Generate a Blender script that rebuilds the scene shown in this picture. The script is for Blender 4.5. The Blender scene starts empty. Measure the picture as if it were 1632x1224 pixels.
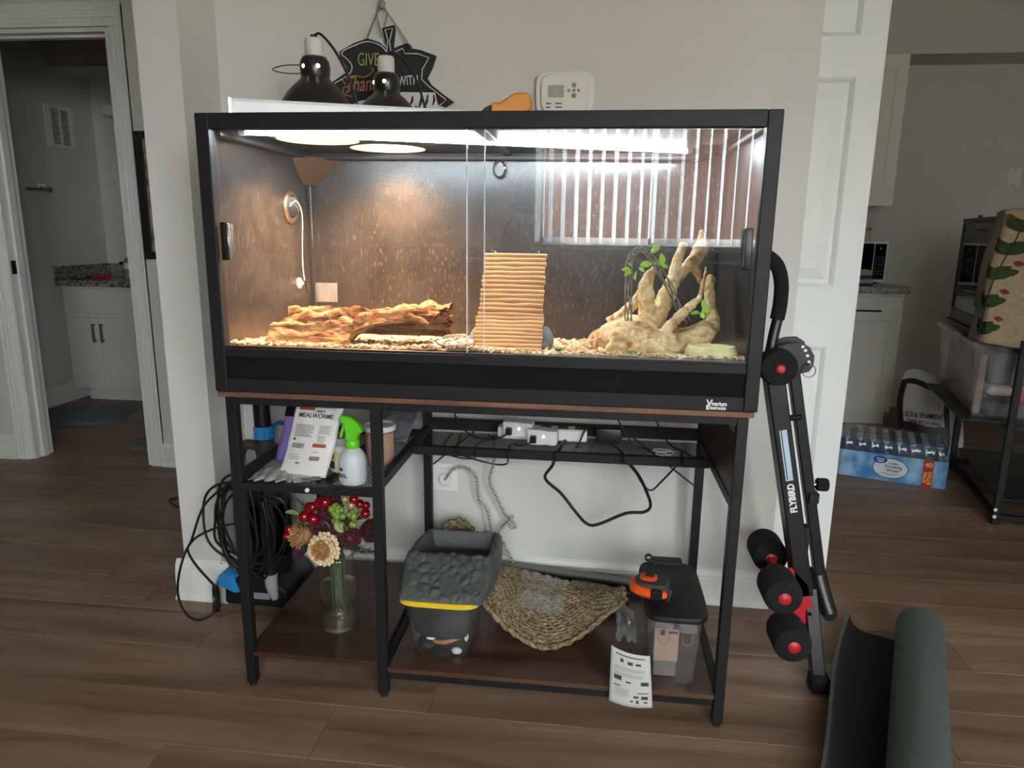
import bpy, bmesh, math, random
from mathutils import Vector, Matrix, noise as mn
random.seed(7)
SC = bpy.context.scene
COL = SC.collection
PI = math.pi
# ------------------------------------------------------------------ camera
cam_d = bpy.data.cameras.new('camera'); cam = bpy.data.objects.new('camera', cam_d); COL.objects.link(cam)
CAM_YAW, CAM_PITCH, CAM_ROLL = 0.1136, -0.2144, -0.0128
Rc = Matrix.Rotation(CAM_YAW, 3, 'Z') @ Matrix.Rotation(CAM_PITCH, 3, 'X') @ Matrix.Rotation(CAM_ROLL, 3, 'Y')
rx, ry, rz = Rc.col[0], Rc.col[1], Rc.col[2]
cam.matrix_world = Matrix(((rx[0], rz[0], -ry[0], 0.8633), (rx[1], rz[1], -ry[1], -1.4935), (rx[2], rz[2], -ry[2], 1.1488), (0, 0, 0, 1)))
cam_d.sensor_fit = 'HORIZONTAL'; cam_d.sensor_width = 36.0
cam_d.lens = 36.0 * 1114.31 / 1632.0
cam_d.clip_start = 0.02; cam_d.clip_end = 200
SC.camera = cam
# ------------------------------------------------------------------ sky and exposure
world = bpy.data.worlds.new('world'); SC.world = world; world.use_nodes = True
wn = world.node_tree.nodes; wn.clear()
wo = wn.new('ShaderNodeOutputWorld'); wb = wn.new('ShaderNodeBackground')
wb.inputs[0].default_value = (0.90, 0.955, 1.0, 1); wb.inputs[1].default_value = 16.0
world.node_tree.links.new(wb.outputs[0], wo.inputs[0])
vs = SC.view_settings
vs.view_transform = 'Standard'; vs.look = 'None'; vs.gamma = 1.0; vs.exposure = 0.66; vs.use_curve_mapping = False

SC.cycles.transparent_max_bounces = 24
sun_d = bpy.data.lights.new('sun', 'SUN'); sun_d.energy = 60.0; sun_d.angle = 0.02; sun_d.color = (1.0, 0.97, 0.92)
sun = bpy.data.objects.new('sun', sun_d); COL.objects.link(sun)
sun.rotation_euler = Vector((0.66, 0.42, -0.62)).to_track_quat('-Z', 'Y').to_euler()
def portal(name, x0, x1, z0, z1, y):
    l = bpy.data.lights.new(name, 'AREA'); l.shape = 'RECTANGLE'; l.size = x1 - x0; l.size_y = z1 - z0
    l.cycles.is_portal = True
    o = bpy.data.objects.new(name, l); COL.objects.link(o)
    o.location = ((x0 + x1) / 2, y, (z0 + z1) / 2); o.rotation_euler = (PI / 2, 0, 0)   # faces +Y, into the room
    return o
WIN = {1: (0.45, 2.05, 1.07, 2.25), 2: (2.3, 3.2, 0.6, 2.3)}
WY = -3.5
for k, (a, b, c_, d) in WIN.items():
    portal('daylight_portal', a, b, c_, d, WY - 0.07)
# ------------------------------------------------------------------ mesh helpers
class MB:
    def __init__(s): s.bm = bmesh.new()
    def _add(s, b2, M=None):
        if M is not None: bmesh.ops.transform(b2, matrix=M, verts=b2.verts)
        m = bpy.data.meshes.new('t'); b2.to_mesh(m); b2.free(); s.bm.from_mesh(m); bpy.data.meshes.remove(m)
        return s
    def box(s, x0, x1, y0, y1, z0, z1, bev=0.0, M=None, seg=1):
        b = bmesh.new(); bmesh.ops.create_cube(b, size=1)
        for v in b.verts: v.co = Vector(((x0 + x1) / 2 + v.co.x * (x1 - x0), (y0 + y1) / 2 + v.co.y * (y1 - y0), (z0 + z1) / 2 + v.co.z * (z1 - z0)))
        if bev > 0:
            bev = min(bev, 0.45 * min(abs(x1 - x0), abs(y1 - y0), abs(z1 - z0)))
            bmesh.ops.bevel(b, geom=b.edges[:], offset=bev, segments=seg, profile=0.5, affect='EDGES')
        return s._add(b, M)
    def cyl(s, p0, p1, r0, r1=None, n=16, M=None, bev=0.0):
        r1 = r0 if r1 is None else r1
        p0, p1 = Vector(p0), Vector(p1); d = p1 - p0
        q = Vector((0, 0, 1)).rotation_difference(d.normalized()).to_matrix()
        b = bmesh.new(); rings = []
        prof = [(r0, 0.0), (r1, 1.0)]
        L = d.length
        if bev > 0: prof = [(r0 - bev, 0), (r0, bev / L), (r1, 1 - bev / L), (r1 - bev, 1)]
        for r, t in prof:
            rings.append([b.verts.new(p0 + d * t + q @ Vector((r * math.cos(2 * PI * i / n), r * math.sin(2 * PI * i / n), 0))) for i in range(n)])
        for a, c in zip(rings, rings[1:]):
            for i in range(n): b.faces.new((a[i], a[(i + 1) % n], c[(i + 1) % n], c[i]))
        b.faces.new(rings[0][::-1]); b.faces.new(rings[-1])
        return s._add(b, M)
    def lathe(s, prof, n=24, c=(0, 0, 0), M=None, cap0=False, cap1=False):
        b = bmesh.new(); rings = []; c = Vector(c)
        for r, z in prof:
            r = max(r, 1e-4)
            rings.append([b.verts.new(c + Vector((r * math.cos(2 * PI * i / n), r * math.sin(2 * PI * i / n), z))) for i in range(n)])
        for a, d in zip(rings, rings[1:]):
            for i in range(n): b.faces.new((a[i], a[(i + 1) % n], d[(i + 1) % n], d[i]))
        if cap0: b.faces.new(rings[0][::-1])
        if cap1: b.faces.new(rings[-1])
        return s._add(b, M)
    def sph(s, c, r, n=16, m=10, M=None):
        r = Vector((r, r, r)) if not hasattr(r, '__len__') else Vector(r)
        b = bmesh.new(); bmesh.ops.create_uvsphere(b, u_segments=n, v_segments=m, radius=1)
        for v in b.verts: v.co = Vector(c) + Vector((v.co.x * r.x, v.co.y * r.y, v.co.z * r.z))
        return s._add(b, M)
    def tube(s, pts, r, n=8, smooth=4, closed=False, M=None, flat=1.0):
        P = [Vector(p) for p in pts]; k = len(P)
        R = list(r) if hasattr(r, '__len__') else [r] * k
        if smooth > 1:
            Q, RR = [], []
            rng = range(k if closed else k - 1)
            for i in rng:
                if closed: a, b_, c, d = P[i - 1], P[i], P[(i + 1) % k], P[(i + 2) % k]; r0, r1 = R[i], R[(i + 1) % k]
                else: a, b_, c, d = P[max(i - 1, 0)], P[i], P[i + 1], P[min(i + 2, k - 1)]; r0, r1 = R[i], R[i + 1]
                for j in range(smooth):
                    t = j / smooth
                    Q.append(0.5 * ((2 * b_) + (c - a) * t + (2 * a - 5 * b_ + 4 * c - d) * t * t + (3 * b_ - a - 3 * c + d) * t ** 3)); RR.append(r0 + (r1 - r0) * t)
            if not closed: Q.append(P[-1]); RR.append(R[-1])
            P, R = Q, RR; k = len(P)
        b = bmesh.new(); rings = []; nrm = None
        for i in range(k):
            t = (P[(i + 1) % k] - P[i - 1]) if closed else (P[min(i + 1, k - 1)] - P[max(i - 1, 0)])
            if t.length < 1e-9: t = Vector((0, 0, 1))
            t.normalize()
            if nrm is None:
                nrm = t.cross(Vector((0, 0, 1)));
                if nrm.length < 1e-3: nrm = t.cross(Vector((1, 0, 0)))
            nrm = (nrm - t * nrm.dot(t)); nrm.normalize(); bi = t.cross(nrm)
            rings.append([b.verts.new(P[i] + R[i] * (nrm * math.cos(2 * PI * j / n) + bi * flat * math.sin(2 * PI * j / n))) for j in range(n)])
        rr = list(zip(rings, rings[1:])) + ([(rings[-1], rings[0])] if closed else [])
        for a, c in rr:
            for j in range(n): b.faces.new((a[j], a[(j + 1) % n], c[(j + 1) % n], c[j]))
        if not closed: b.faces.new(rings[0][::-1]); b.faces.new(rings[-1])
        return s._add(b, M)
    def prism(s, poly, d0, d1, M=None, bev=0.0):
        # poly in local XZ, extruded along Y from d0 to d1
        b = bmesh.new()
        A = [b.verts.new((x, d0, z)) for x, z in poly]; f = b.faces.new(A)
        ext = bmesh.ops.extrude_face_region(b, geom=[f])
        for v in [e for e in ext['geom'] if isinstance(e, bmesh.types.BMVert)]: v.co.y = d1
        bmesh.ops.recalc_face_normals(b, faces=b.faces)
        if bev > 0: bmesh.ops.bevel(b, geom=b.edges[:], offset=bev, segments=1, affect='EDGES')
        return s._add(b, M)
    def grid(s, fn, nu, nv, closeu=False, thick=0.0, M=None):
        b = bmesh.new()
        V = [[b.verts.new(fn(i / (nu if closeu else nu - 1), j / (nv - 1))) for j in range(nv)] for i in range(nu)]
        for i in range(nu if closeu else nu - 1):
            for j in range(nv - 1):
                b.faces.new((V[i][j], V[(i + 1) % nu][j], V[(i + 1) % nu][j + 1], V[i][j + 1]))
        if thick:
            b.normal_update(); W = [[b.verts.new(v.co - v.normal * thick) for v in r] for r in V]
            ni = nu if closeu else nu - 1
            for i in range(ni):
                for j in range(nv - 1):
                    b.faces.new((W[i][j + 1], W[(i + 1) % nu][j + 1], W[(i + 1) % nu][j], W[i][j]))
                for j in (0, nv - 1): b.faces.new((V[i][j], V[(i + 1) % nu][j], W[(i + 1) % nu][j], W[i][j]))
            if not closeu:
                for j in range(nv - 1):
                    for i in (0, nu - 1): b.faces.new((V[i][j], V[i][j + 1], W[i][j + 1], W[i][j]))
        bmesh.ops.recalc_face_normals(b, faces=b.faces)
        return s._add(b, M)
    def quad(s, a, b, c, d):
        vs_ = [s.bm.verts.new(p) for p in (a, b, c, d)]; s.bm.faces.new(vs_); return s
    def xf(s, M): bmesh.ops.transform(s.bm, matrix=M, verts=s.bm.verts); return s

WL = {}
def wl(o):
    return WL.get(o, Vector((0, 0, 0)))
def mk(name, mb, mat, parent=None, smooth=False, at=None):
    """one mesh object; its coordinates are world ones, moved to sit under the parent"""
    me = bpy.data.meshes.new(name); bmesh.ops.recalc_face_normals(mb.bm, faces=mb.bm.faces[:]) if len(mb.bm.faces) else None
    mb.bm.to_mesh(me); mb.bm.free()
    o = bpy.data.objects.new(name, me); COL.objects.link(o)
    if parent is not None:
        L = wl(parent); me.transform(Matrix.Translation(-L)); o.parent = parent; WL[o] = L
    else:
        if at is None and len(me.vertices):
            xs = [v.co.x for v in me.vertices]; ys = [v.co.y for v in me.vertices]; zs = [v.co.z for v in me.vertices]
            at = Vector(((min(xs) + max(xs)) / 2, (min(ys) + max(ys)) / 2, min(zs)))
        at = Vector(at); me.transform(Matrix.Translation(-at)); o.location = at; WL[o] = at
    if isinstance(mat, str): mat = M_[mat]
    if mat: me.materials.append(mat)
    if smooth: 
        for p in me.polygons: p.use_smooth = True
        if smooth != 'all':
            try: me.set_sharp_from_angle(angle=math.radians(40))
            except Exception: pass
    return o
def tag(o, label=None, cat=None, group=None, kind=None):
    if label: o['label'] = label
    if cat: o['category'] = cat
    if group: o['group'] = group
    if kind: o['kind'] = kind
    return o
def thing(name, loc, label, cat, group=None):
    o = bpy.data.objects.new(name, None); COL.objects.link(o); o.location = loc; o.empty_display_size = 0.05; WL[o] = Vector(loc)
    return tag(o, label, cat, group)
def struct(name, mb, mat, parent=None, smooth=False):
    o = mk(name, mb, mat, parent, smooth)
    if parent is None: o['kind'] = 'structure'
    return o
def copyobj(o, parent=None, loc=None):
    c = o.copy(); COL.objects.link(c)
    if parent is not None: c.parent = parent
    if loc is not None: c.location = loc
    return c
_font = None
def text(name, s, size, M, mat, parent, extrude=0.0004, align='CENTER', bold=0.0, shear=0.0, sx=1.0, spacing=1.0):
    cu = bpy.data.curves.new(name, 'FONT'); cu.body = s; cu.size = size; cu.extrude = extrude; cu.align_x = align; cu.align_y = 'CENTER'
    cu.offset = bold; cu.shear = shear; cu.space_character = spacing; cu.resolution_u = 3
    cu.materials.append(M_[mat] if isinstance(mat, str) else mat)
    t_ = bpy.data.objects.new('t', cu); me = bpy.data.meshes.new_from_object(t_)
    me.name = name; bpy.data.objects.remove(t_); bpy.data.curves.remove(cu)
    me.transform(Matrix.Translation(-wl(parent)) @ M @ Matrix.Diagonal((sx, 1, 1, 1)))
    o = bpy.data.objects.new(name, me); COL.objects.link(o); o.parent = parent; WL[o] = wl(parent)
    return o
def T(x, y, z): return Matrix.Translation((x, y, z))
def RX(a): return Matrix.Rotation(a, 4, 'X')
def RY(a): return Matrix.Rotation(a, 4, 'Y')
def RZ(a): return Matrix.Rotation(a, 4, 'Z')
FRONT = RX(PI / 2)     # text that faces -Y
# ------------------------------------------------------------------ materials
M_ = {}
def _new(name):
    m = bpy.data.materials.new(name); m.use_nodes = True; M_[name] = m
    nt = m.node_tree; nt.nodes.clear()
    out = nt.nodes.new('ShaderNodeOutputMaterial'); b = nt.nodes.new('ShaderNodeBsdfPrincipled')
    nt.links.new(b.outputs[0], out.inputs[0])
    return m, nt, b, out
def srgb(c):
    return tuple(((v / 255) / 12.92 if v / 255 <= 0.04045 else ((v / 255 + 0.055) / 1.055) ** 2.4) for v in c)
def pm(name, col, rough=0.5, metal=0.0, var=0.12, scale=12.0, bump=0.0, bscale=80.0, stretch=(1, 1, 1), spec=0.5, col2=None, detail=4.0, rand=0.0, trans=0.0, sheen=0.0, coat=0.0, contrast=(0.3, 0.7), sub=0.0, alpha=1.0):
    """plain procedural material: noise-mottled colour plus optional relief; col in sRGB 0-255"""
    m, nt, b, out = _new(name); L = nt.links; N = nt.nodes
    c = srgb(col); ca = tuple(v * (1 - var) for v in c) if col2 is None else c; cb = tuple(min(1, v * (1 + var)) for v in c) if col2 is None else srgb(col2)
    tc = N.new('ShaderNodeTexCoord'); mp = N.new('ShaderNodeMapping'); mp.inputs['Scale'].default_value = stretch
    L.new(tc.outputs['Object'], mp.inputs[0]); vec = mp.outputs[0]
    if rand:
        oi = N.new('ShaderNodeObjectInfo'); ad = N.new('ShaderNodeVectorMath'); ad.operation = 'ADD'
        sc = N.new('ShaderNodeVectorMath'); sc.operation = 'SCALE'; sc.inputs[0].default_value = (7, 13, 5); L.new(oi.outputs['Random'], sc.inputs['Scale'])
        L.new(vec, ad.inputs[0]); L.new(sc.outputs[0], ad.inputs[1]); vec = ad.outputs[0]
    nz = N.new('ShaderNodeTexNoise'); nz.inputs['Scale'].default_value = scale; nz.inputs['Detail'].default_value = detail; L.new(vec, nz.inputs['Vector'])
    rp = N.new('ShaderNodeValToRGB'); rp.color_ramp.elements[0].position = contrast[0]; rp.color_ramp.elements[1].position = contrast[1]
    rp.color_ramp.elements[0].color = (*ca, 1); rp.color_ramp.elements[1].color = (*cb, 1); L.new(nz.outputs[0], rp.inputs[0])
    cout = rp.outputs[0]
    if rand:
        hv = N.new('ShaderNodeHueSaturation'); mr = N.new('ShaderNodeMapRange'); mr.inputs[3].default_value = 1 - rand; mr.inputs[4].default_value = 1 + rand
        L.new(oi.outputs['Random'], mr.inputs[0]); L.new(mr.outputs[0], hv.inputs['Value']); L.new(cout, hv.inputs['Color']); cout = hv.outputs[0]
    L.new(cout, b.inputs['Base Color'])
    b.inputs['Roughness'].default_value = rough; b.inputs['Metallic'].default_value = metal; b.inputs['Specular IOR Level'].default_value = spec
    if trans: b.inputs['Transmission Weight'].default_value = trans
    if sheen: b.inputs['Sheen Weight'].default_value = sheen
    if coat: b.inputs['Coat Weight'].default_value = coat
    if alpha < 1: b.inputs['Alpha'].default_value = alpha
    if bump:
        n2 = N.new('ShaderNodeTexNoise'); n2.inputs['Scale'].default_value = bscale; n2.inputs['Detail'].default_value = 5; L.new(vec, n2.inputs['Vector'])
        bp = N.new('ShaderNodeBump'); bp.inputs['Strength'].default_value = bump; bp.inputs['Distance'].default_value = 0.004; L.new(n2.outputs[0], bp.inputs['Height']); L.new(bp.outputs[0], b.inputs['Normal'])
    return m
def thin_glass(name, ior=1.5, tint=(1, 1, 1), rough=0.0, haze=0.0):
    """thin pane: straight-through transmission plus Fresnel reflection, a little dust haze"""
    m, nt, b, out = _new(name); N = nt.nodes; L = nt.links; N.remove(b)
    tr = N.new('ShaderNodeBsdfTransparent'); tr.inputs[0].default_value = (*tint, 1)
    gl = N.new('ShaderNodeBsdfGlossy'); gl.inputs['Roughness'].default_value = rough
    lw = N.new('ShaderNodeLayerWeight'); lw.inputs[0].default_value = 0.5
    pw = N.new('ShaderNodeMath'); pw.operation = 'POWER'; pw.inputs[1].default_value = 5.0; L.new(lw.outputs['Facing'], pw.inputs[0])
    f0 = ((ior - 1) / (ior + 1)) ** 2
    fr = N.new('ShaderNodeMapRange'); fr.inputs[3].default_value = f0; fr.inputs[4].default_value = 1.0; L.new(pw.outputs[0], fr.inputs[0])
    mx = N.new('ShaderNodeMixShader'); L.new(fr.outputs[0], mx.inputs[0]); L.new(tr.outputs[0], mx.inputs[1]); L.new(gl.outputs[0], mx.inputs[2])
    last = mx.outputs[0]
    if haze:
        df = N.new('ShaderNodeBsdfDiffuse'); df.inputs[0].default_value = (0.8, 0.8, 0.8, 1)
        tc = N.new('ShaderNodeTexCoord'); nz = N.new('ShaderNodeTexNoise'); nz.inputs['Scale'].default_value = 9; nz.inputs['Detail'].default_value = 8; L.new(tc.outputs['Object'], nz.inputs['Vector'])
        mr = N.new('ShaderNodeMapRange'); mr.inputs[1].default_value = 0.4; mr.inputs[2].default_value = 0.8; mr.inputs[3].default_value = haze * 0.15; mr.inputs[4].default_value = haze; L.new(nz.outputs[0], mr.inputs[0])
        m2 = N.new('ShaderNodeMixShader'); L.new(mr.outputs[0], m2.inputs[0]); L.new(last, m2.inputs[1]); L.new(df.outputs[0], m2.inputs[2]); last = m2.outputs[0]
    L.new(last, out.inputs[0]); return m
def emit(name, col, strength):
    m, nt, b, out = _new(name); nt.nodes.remove(b)
    e = nt.nodes.new('ShaderNodeEmission'); e.inputs[0].default_value = (*col, 1); e.inputs[1].default_value = strength
    nt.links.new(e.outputs[0], out.inputs[0]); return m
def wood(name, cols, rough=0.45, axis=0, scale=1.0, rand=0.0, bump=0.05, spec=0.4, grain=28):
    """grain stretched along one axis; cols: three sRGB tones dark..light"""
    m, nt, b, out = _new(name); N = nt.nodes; L = nt.links
    tc = N.new('ShaderNodeTexCoord'); mp = N.new('ShaderNodeMapping'); s = [1.0 * scale * grain / 4] * 3; s[axis] = 0.35 * scale * 2; mp.inputs['Scale'].default_value = s
    oi = N.new('ShaderNodeObjectInfo'); sc = N.new('ShaderNodeVectorMath'); sc.operation = 'SCALE'; sc.inputs[0].default_value = (17, 31, 11); L.new(oi.outputs['Random'], sc.inputs['Scale'])
    L.new(tc.outputs['Object'], mp.inputs[0]); ad = N.new('ShaderNodeVectorMath'); L.new(mp.outputs[0], ad.inputs[0]); L.new(sc.outputs[0], ad.inputs[1])
    n1 = N.new('ShaderNodeTexNoise'); n1.inputs['Scale'].default_value = 1.6; n1.inputs['Detail'].default_value = 7; n1.inputs['Roughness'].default_value = 0.62; n1.inputs['Distortion'].default_value = 0.6; L.new(ad.outputs[0], n1.inputs['Vector'])
    rp = N.new('ShaderNodeValToRGB'); cr = rp.color_ramp; cr.elements[0].position = 0.3; cr.elements[1].position = 0.72
    cr.elements[0].color = (*srgb(cols[0]), 1); cr.elements[1].color = (*srgb(cols[2]), 1); e = cr.elements.new(0.5); e.color = (*srgb(cols[1]), 1); L.new(n1.outputs[0], rp.inputs[0])
    cout = rp.outputs[0]
    if rand:
        hv = N.new('ShaderNodeHueSaturation'); mr = N.new('ShaderNodeMapRange'); mr.inputs[3].default_value = 1 - rand; mr.inputs[4].default_value = 1 + rand
        L.new(oi.outputs['Random'], mr.inputs[0]); L.new(mr.outputs[0], hv.inputs['Value']); L.new(cout, hv.inputs['Color']); cout = hv.outputs[0]
    L.new(cout, b.inputs['Base Color']); b.inputs['Roughness'].default_value = rough; b.inputs['Specular IOR Level'].default_value = spec
    bp = N.new('ShaderNodeBump'); bp.inputs['Strength'].default_value = bump; bp.inputs['Distance'].default_value = 0.002; L.new(n1.outputs[0], bp.inputs['Height']); L.new(bp.outputs[0], b.inputs['Normal'])
    return m
pm('wall_paint', (206, 204, 199), 0.85, var=0.015, scale=3, bump=0.05, bscale=220)
pm('ceiling_paint', (225, 223, 218), 0.9, var=0.01, scale=3)
pm('trim_white', (222, 221, 216), 0.45, var=0.015, scale=4)
pm('door_white', (226, 228, 227), 0.5, var=0.012, scale=4)
wood('plank_vinyl', ((98, 75, 58), (126, 101, 81), (151, 126, 104)), 0.42, 0, 1.0, rand=0.13, bump=0.08, spec=0.35)
pm('subfloor', (40, 32, 26), 0.9)
pm('sofa_fabric', (38, 39, 43), 0.95, var=0.2, scale=120, sheen=0.0)
pm('brick_outside', (92, 62, 50), 0.9, var=0.12, scale=2)
pm('blind_vinyl', (238, 240, 242), 0.6, var=0.01)
_n = M_['blind_vinyl'].node_tree; _b = next(n for n in _n.nodes if n.type == 'BSDF_PRINCIPLED'); _o = next(n for n in _n.nodes if n.type == 'OUTPUT_MATERIAL')
_t = _n.nodes.new('ShaderNodeBsdfTranslucent'); _t.inputs[0].default_value = (0.8, 0.82, 0.84, 1); _x = _n.nodes.new('ShaderNodeMixShader'); _x.inputs[0].default_value = 0.4
_n.links.new(_b.outputs[0], _x.inputs[1]); _n.links.new(_t.outputs[0], _x.inputs[2]); _n.links.new(_x.outputs[0], _o.inputs[0])
thin_glass('window_glass', 1.3)
# ================================================================== THE SETTING
CH = 2.50
DWY = 1.575
def wall(name, *boxes, mat='wall_paint'):
    b = MB()
    for q in boxes: b.box(*q)
    return struct(name, b, mat)
wall('wall_back', (-0.262, 1.445, 0.61, 0.73, 0, CH))
wall('wall_partition', (-0.385, -0.262, 0.41, DWY, 0, CH))
wall('wall_hall', (-4.0, -1.915, DWY, DWY + 0.11, 0, CH), (-1.27, -0.262, DWY, DWY + 0.11, 0, CH), (-1.915, -1.27, DWY, DWY + 0.11, 1.995, CH))
wall('wall_left', (-4.1, -4.0, -3.5, DWY + 0.11, 0, CH))
wall('wall_bathroom_left', (-2.72, -2.62, DWY + 0.11, 3.35, 0, CH))
wall('wall_bathroom_back', (-2.62, -0.3, 3.25, 3.35, 0, CH))
wall('wall_bathroom_right', (-0.4, -0.3, DWY + 0.11, 3.25, 0, CH))
wall('wall_bathroom_soffit', (-2.62, -0.4, 2.88, 3.25, 2.13, CH))
wall('wall_kitchen_back', (0.2, 4.4, 3.5, 3.6, 0, CH))
wall('wall_kitchen_left', (0.2, 0.3, 0.73, 3.5, 0, CH))
wall('wall_kitchen_soffit', (0.3, 4.3, 3.2, 3.5, 2.205, CH))
wall('wall_right', (4.3, 4.4, -3.6, 3.5, 0, CH))
# window wall behind the photographer: three openings
b = MB(); xs = [-4.1]
edges = sorted(WIN.values())
x = -4.1
for (a, c_, z0, z1) in edges:
    b.box(x, a, WY - 0.1, WY, 0, CH); b.box(a, c_, WY - 0.1, WY, 0, z0); b.box(a, c_, WY - 0.1, WY, z1, CH); x = c_
b.box(x, 4.3, WY - 0.1, WY, 0, CH)
struct('wall_window', b, 'wall_paint')
struct('ceiling', MB().box(-4.1, 4.4, -3.6, 3.6, CH, CH + 0.08), 'ceiling_paint')
# floor: planks run along X, rows 0.18 m deep
fl = struct('floor', MB().box(-4.1, 4.4, -3.6, 3.6, -0.06, -0.003), 'subfloor')
PWD, PLN = 0.1795, 1.22
offs = {0: 0.27, 1: 0.52, 2: -0.206 + 0.0, 3: 0.1}
proto = None; row = 0
y = -0.2125 - PWD * 18
k = -18
while y < 3.5:
    if k == 0: j0 = 0.27
    elif k == 1: j0 = 0.5 - 1.22
    elif k == 2: j0 = -0.206
    else: j0 = (random.random()) * PLN
    x = j0 - PLN * 6
    while x < 4.3:
        x0, x1 = max(x, -4.0), min(x + PLN, 4.3)
        if x1 - x0 > 0.02:
            full = abs(x1 - x0 - PLN) < 1e-4
            if full and proto is not None: o = copyobj(proto)
            else:
                hl = (x1 - x0) / 2 - 0.0006
                o = mk('floor_plank', MB().box(-hl, hl, -PWD / 2 + 0.0006, PWD / 2 - 0.0006, -0.004, 0, 0.0012), 'plank_vinyl', at=(0, 0, 0))
                o.parent = fl
                if full: proto = o
            o.parent = fl; o.location = Vector(((x0 + x1) / 2, y + PWD / 2, 0)) - wl(fl)
        x += PLN
    y += PWD; k += 1
# baseboards
def baseboard(name, x0, y0, x1, y1, nx, ny, h=0.115):
    """a moulded board along a wall line, facing (nx, ny)"""
    b = MB(); prof = [(0, 0), (0.026, 0), (0.026, 0.008), (0.016, 0.02), (0.016, h * 0.72), (0.013, h * 0.76), (0.013, h * 0.82), (0.007, h * 0.95), (0, h)]
    L = math.hypot(x1 - x0, y1 - y0); ang = math.atan2(y1 - y0, x1 - x0)
    bb = bmesh.new(); A = [bb.verts.new((0, -d, z)) for d, z in prof]; B = [bb.verts.new((L, -d, z)) for d, z in prof]
    n = len(prof)
    for i in range(n): bb.faces.new((A[i], A[(i + 1) % n], B[(i + 1) % n], B[i]))
    bb.faces.new(A); bb.faces.new(B[::-1])
    sgn = 1 if (math.sin(ang) * nx - math.cos(ang) * ny) > 0 else -1
    b._add(bb, T(x0, y0, 0) @ RZ(ang) @ Matrix.Diagonal((1, sgn, 1, 1)))
    return struct(name, b, 'trim_white')
baseboard('baseboard_back', -0.262, 0.61, 1.445, 0.61, 0, -1)
baseboard('baseboard_partition_end', -0.411, 0.41, -0.236, 0.41, 0, -1, 0.13)
baseboard('baseboard_partition_right', -0.262, 0.40, -0.262, 0.61, 1, 0, 0.13)
baseboard('baseboard_partition_left', -0.385, 0.40, -0.385, DWY, -1, 0, 0.13)
baseboard('baseboard_hall_left', -4.0, DWY, -1.985, DWY, 0, -1, 0.12)
baseboard('baseboard_hall_right', -1.2, DWY, -0.385, DWY, 0, -1, 0.12)
baseboard('baseboard_back_end', 1.445, 0.60, 1.445, 0.73, 1, 0)
baseboard('baseboard_bathroom_left', -2.62, DWY + 0.11, -2.62, 3.25, 1, 0, 0.12)
baseboard('baseboard_kitchen', 2.72, 3.5, 4.3, 3.5, 0, -1, 0.11)
# bathroom door casing
def casing(name, x0, x1, z0, z1, vertical=True, inner=1):
    b = MB(); w = (x1 - x0) if vertical else (z1 - z0)
    steps = [(0.0, 1.0, 0.012), (0.08, 0.9, 0.017), (0.0, 0.2, 0.02), (0.35, 0.5, 0.02), (0.62, 0.78, 0.021)]
    for a, c_, d in steps:
        if inner < 0: a, c_ = 1 - c_, 1 - a
        if vertical: b.box(x0 + w * a, x0 + w * c_, DWY - d, DWY, z0, z1, 0.002)
        else: b.box(x0, x1, DWY - d, DWY, z0 + w * a, z0 + w * c_, 0.002)
    return struct(name, b, 'trim_white')
casing('trim_1', -1.985, -1.915, 0, 1.995)
casing('trim_2', -1.27, -1.2, 0, 1.995, inner=-1)
casing('trim_3', -1.985, -1.2, 1.995, 2.095, vertical=False)
b = MB().box(-1.915, -1.897, DWY - 0.004, DWY + 0.114, 0, 1.995).box(-1.288, -1.27, DWY - 0.004, DWY + 0.114, 0, 1.995).box(-1.897, -1.288, DWY - 0.004, DWY + 0.114, 1.977, 1.995)
b.box(-1.897, -1.886, DWY + 0.04, DWY + 0.075, 0, 1.977).box(-1.299, -1.288, DWY + 0.04, DWY + 0.075, 0, 1.977).box(-1.886, -1.299, DWY + 0.04, DWY + 0.075, 1.966, 1.977)
jm = struct('trim_4', b, 'trim_white')
pm('steel_dark', (70, 68, 66), 0.35, 0.9)
mk('strike_plate', MB().box(-1.8975, -1.8945, DWY + 0.006, DWY + 0.036, 0.92, 0.985, 0.001), 'steel_dark', jm)
# white six-panel door, folded back behind the end of the wall
dr = struct('door_1', MB().box(0.92, 1.68, 0.812, 0.838, 0.012, 2.03), 'door_white')
DY = 0.80
st = [(0.92, 1.0), (1.27, 1.335), (1.605, 1.68)]
rl = [(0.012, 0.22), (0.805, 0.99), (1.605, 1.715), (1.945, 2.03)]
mk('stile_and_rail_frame', (lambda b: [b.box(a, c_, DY, 0.812, 0.012, 2.03) for a, c_ in st] and [b.box(q0, q1, DY, 0.812, a, c_) for a, c_ in rl for q0, q1 in ((1.0, 1.27), (1.335, 1.605))] and b)(MB()), 'door_white', dr)
for (xa, xb) in ((1.0, 1.27), (1.335, 1.605)):
    for (za, zb) in ((0.22, 0.805), (0.99, 1.605), (1.715, 1.945)):
        b = MB()
        # sticking moulding ring, then a raised field with wide bevel
        def ring(i0, y0, i1, y1):
            P0 = [(xa + i0, y0, za + i0), (xb - i0, y0, za + i0), (xb - i0, y0, zb - i0), (xa + i0, y0, zb - i0)]
            P1 = [(xa + i1, y1, za + i1), (xb - i1, y1, za + i1), (xb - i1, y1, zb - i1), (xa + i1, y1, zb - i1)]
            for i in range(4): b.quad(P0[i], P0[(i + 1) % 4], P1[(i + 1) % 4], P1[i])
            return P1
        ring(0, DY, 0.007, DY + 0.004); ring(0.007, DY + 0.004, 0.014, DY + 0.0105); ring(0.014, DY + 0.0105, 0.026, DY + 0.0105)
        P1 = ring(0.026, DY + 0.0105, 0.058, DY + 0.003); b.quad(*P1)
        mk('panel', b, 'door_white', dr)
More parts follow.
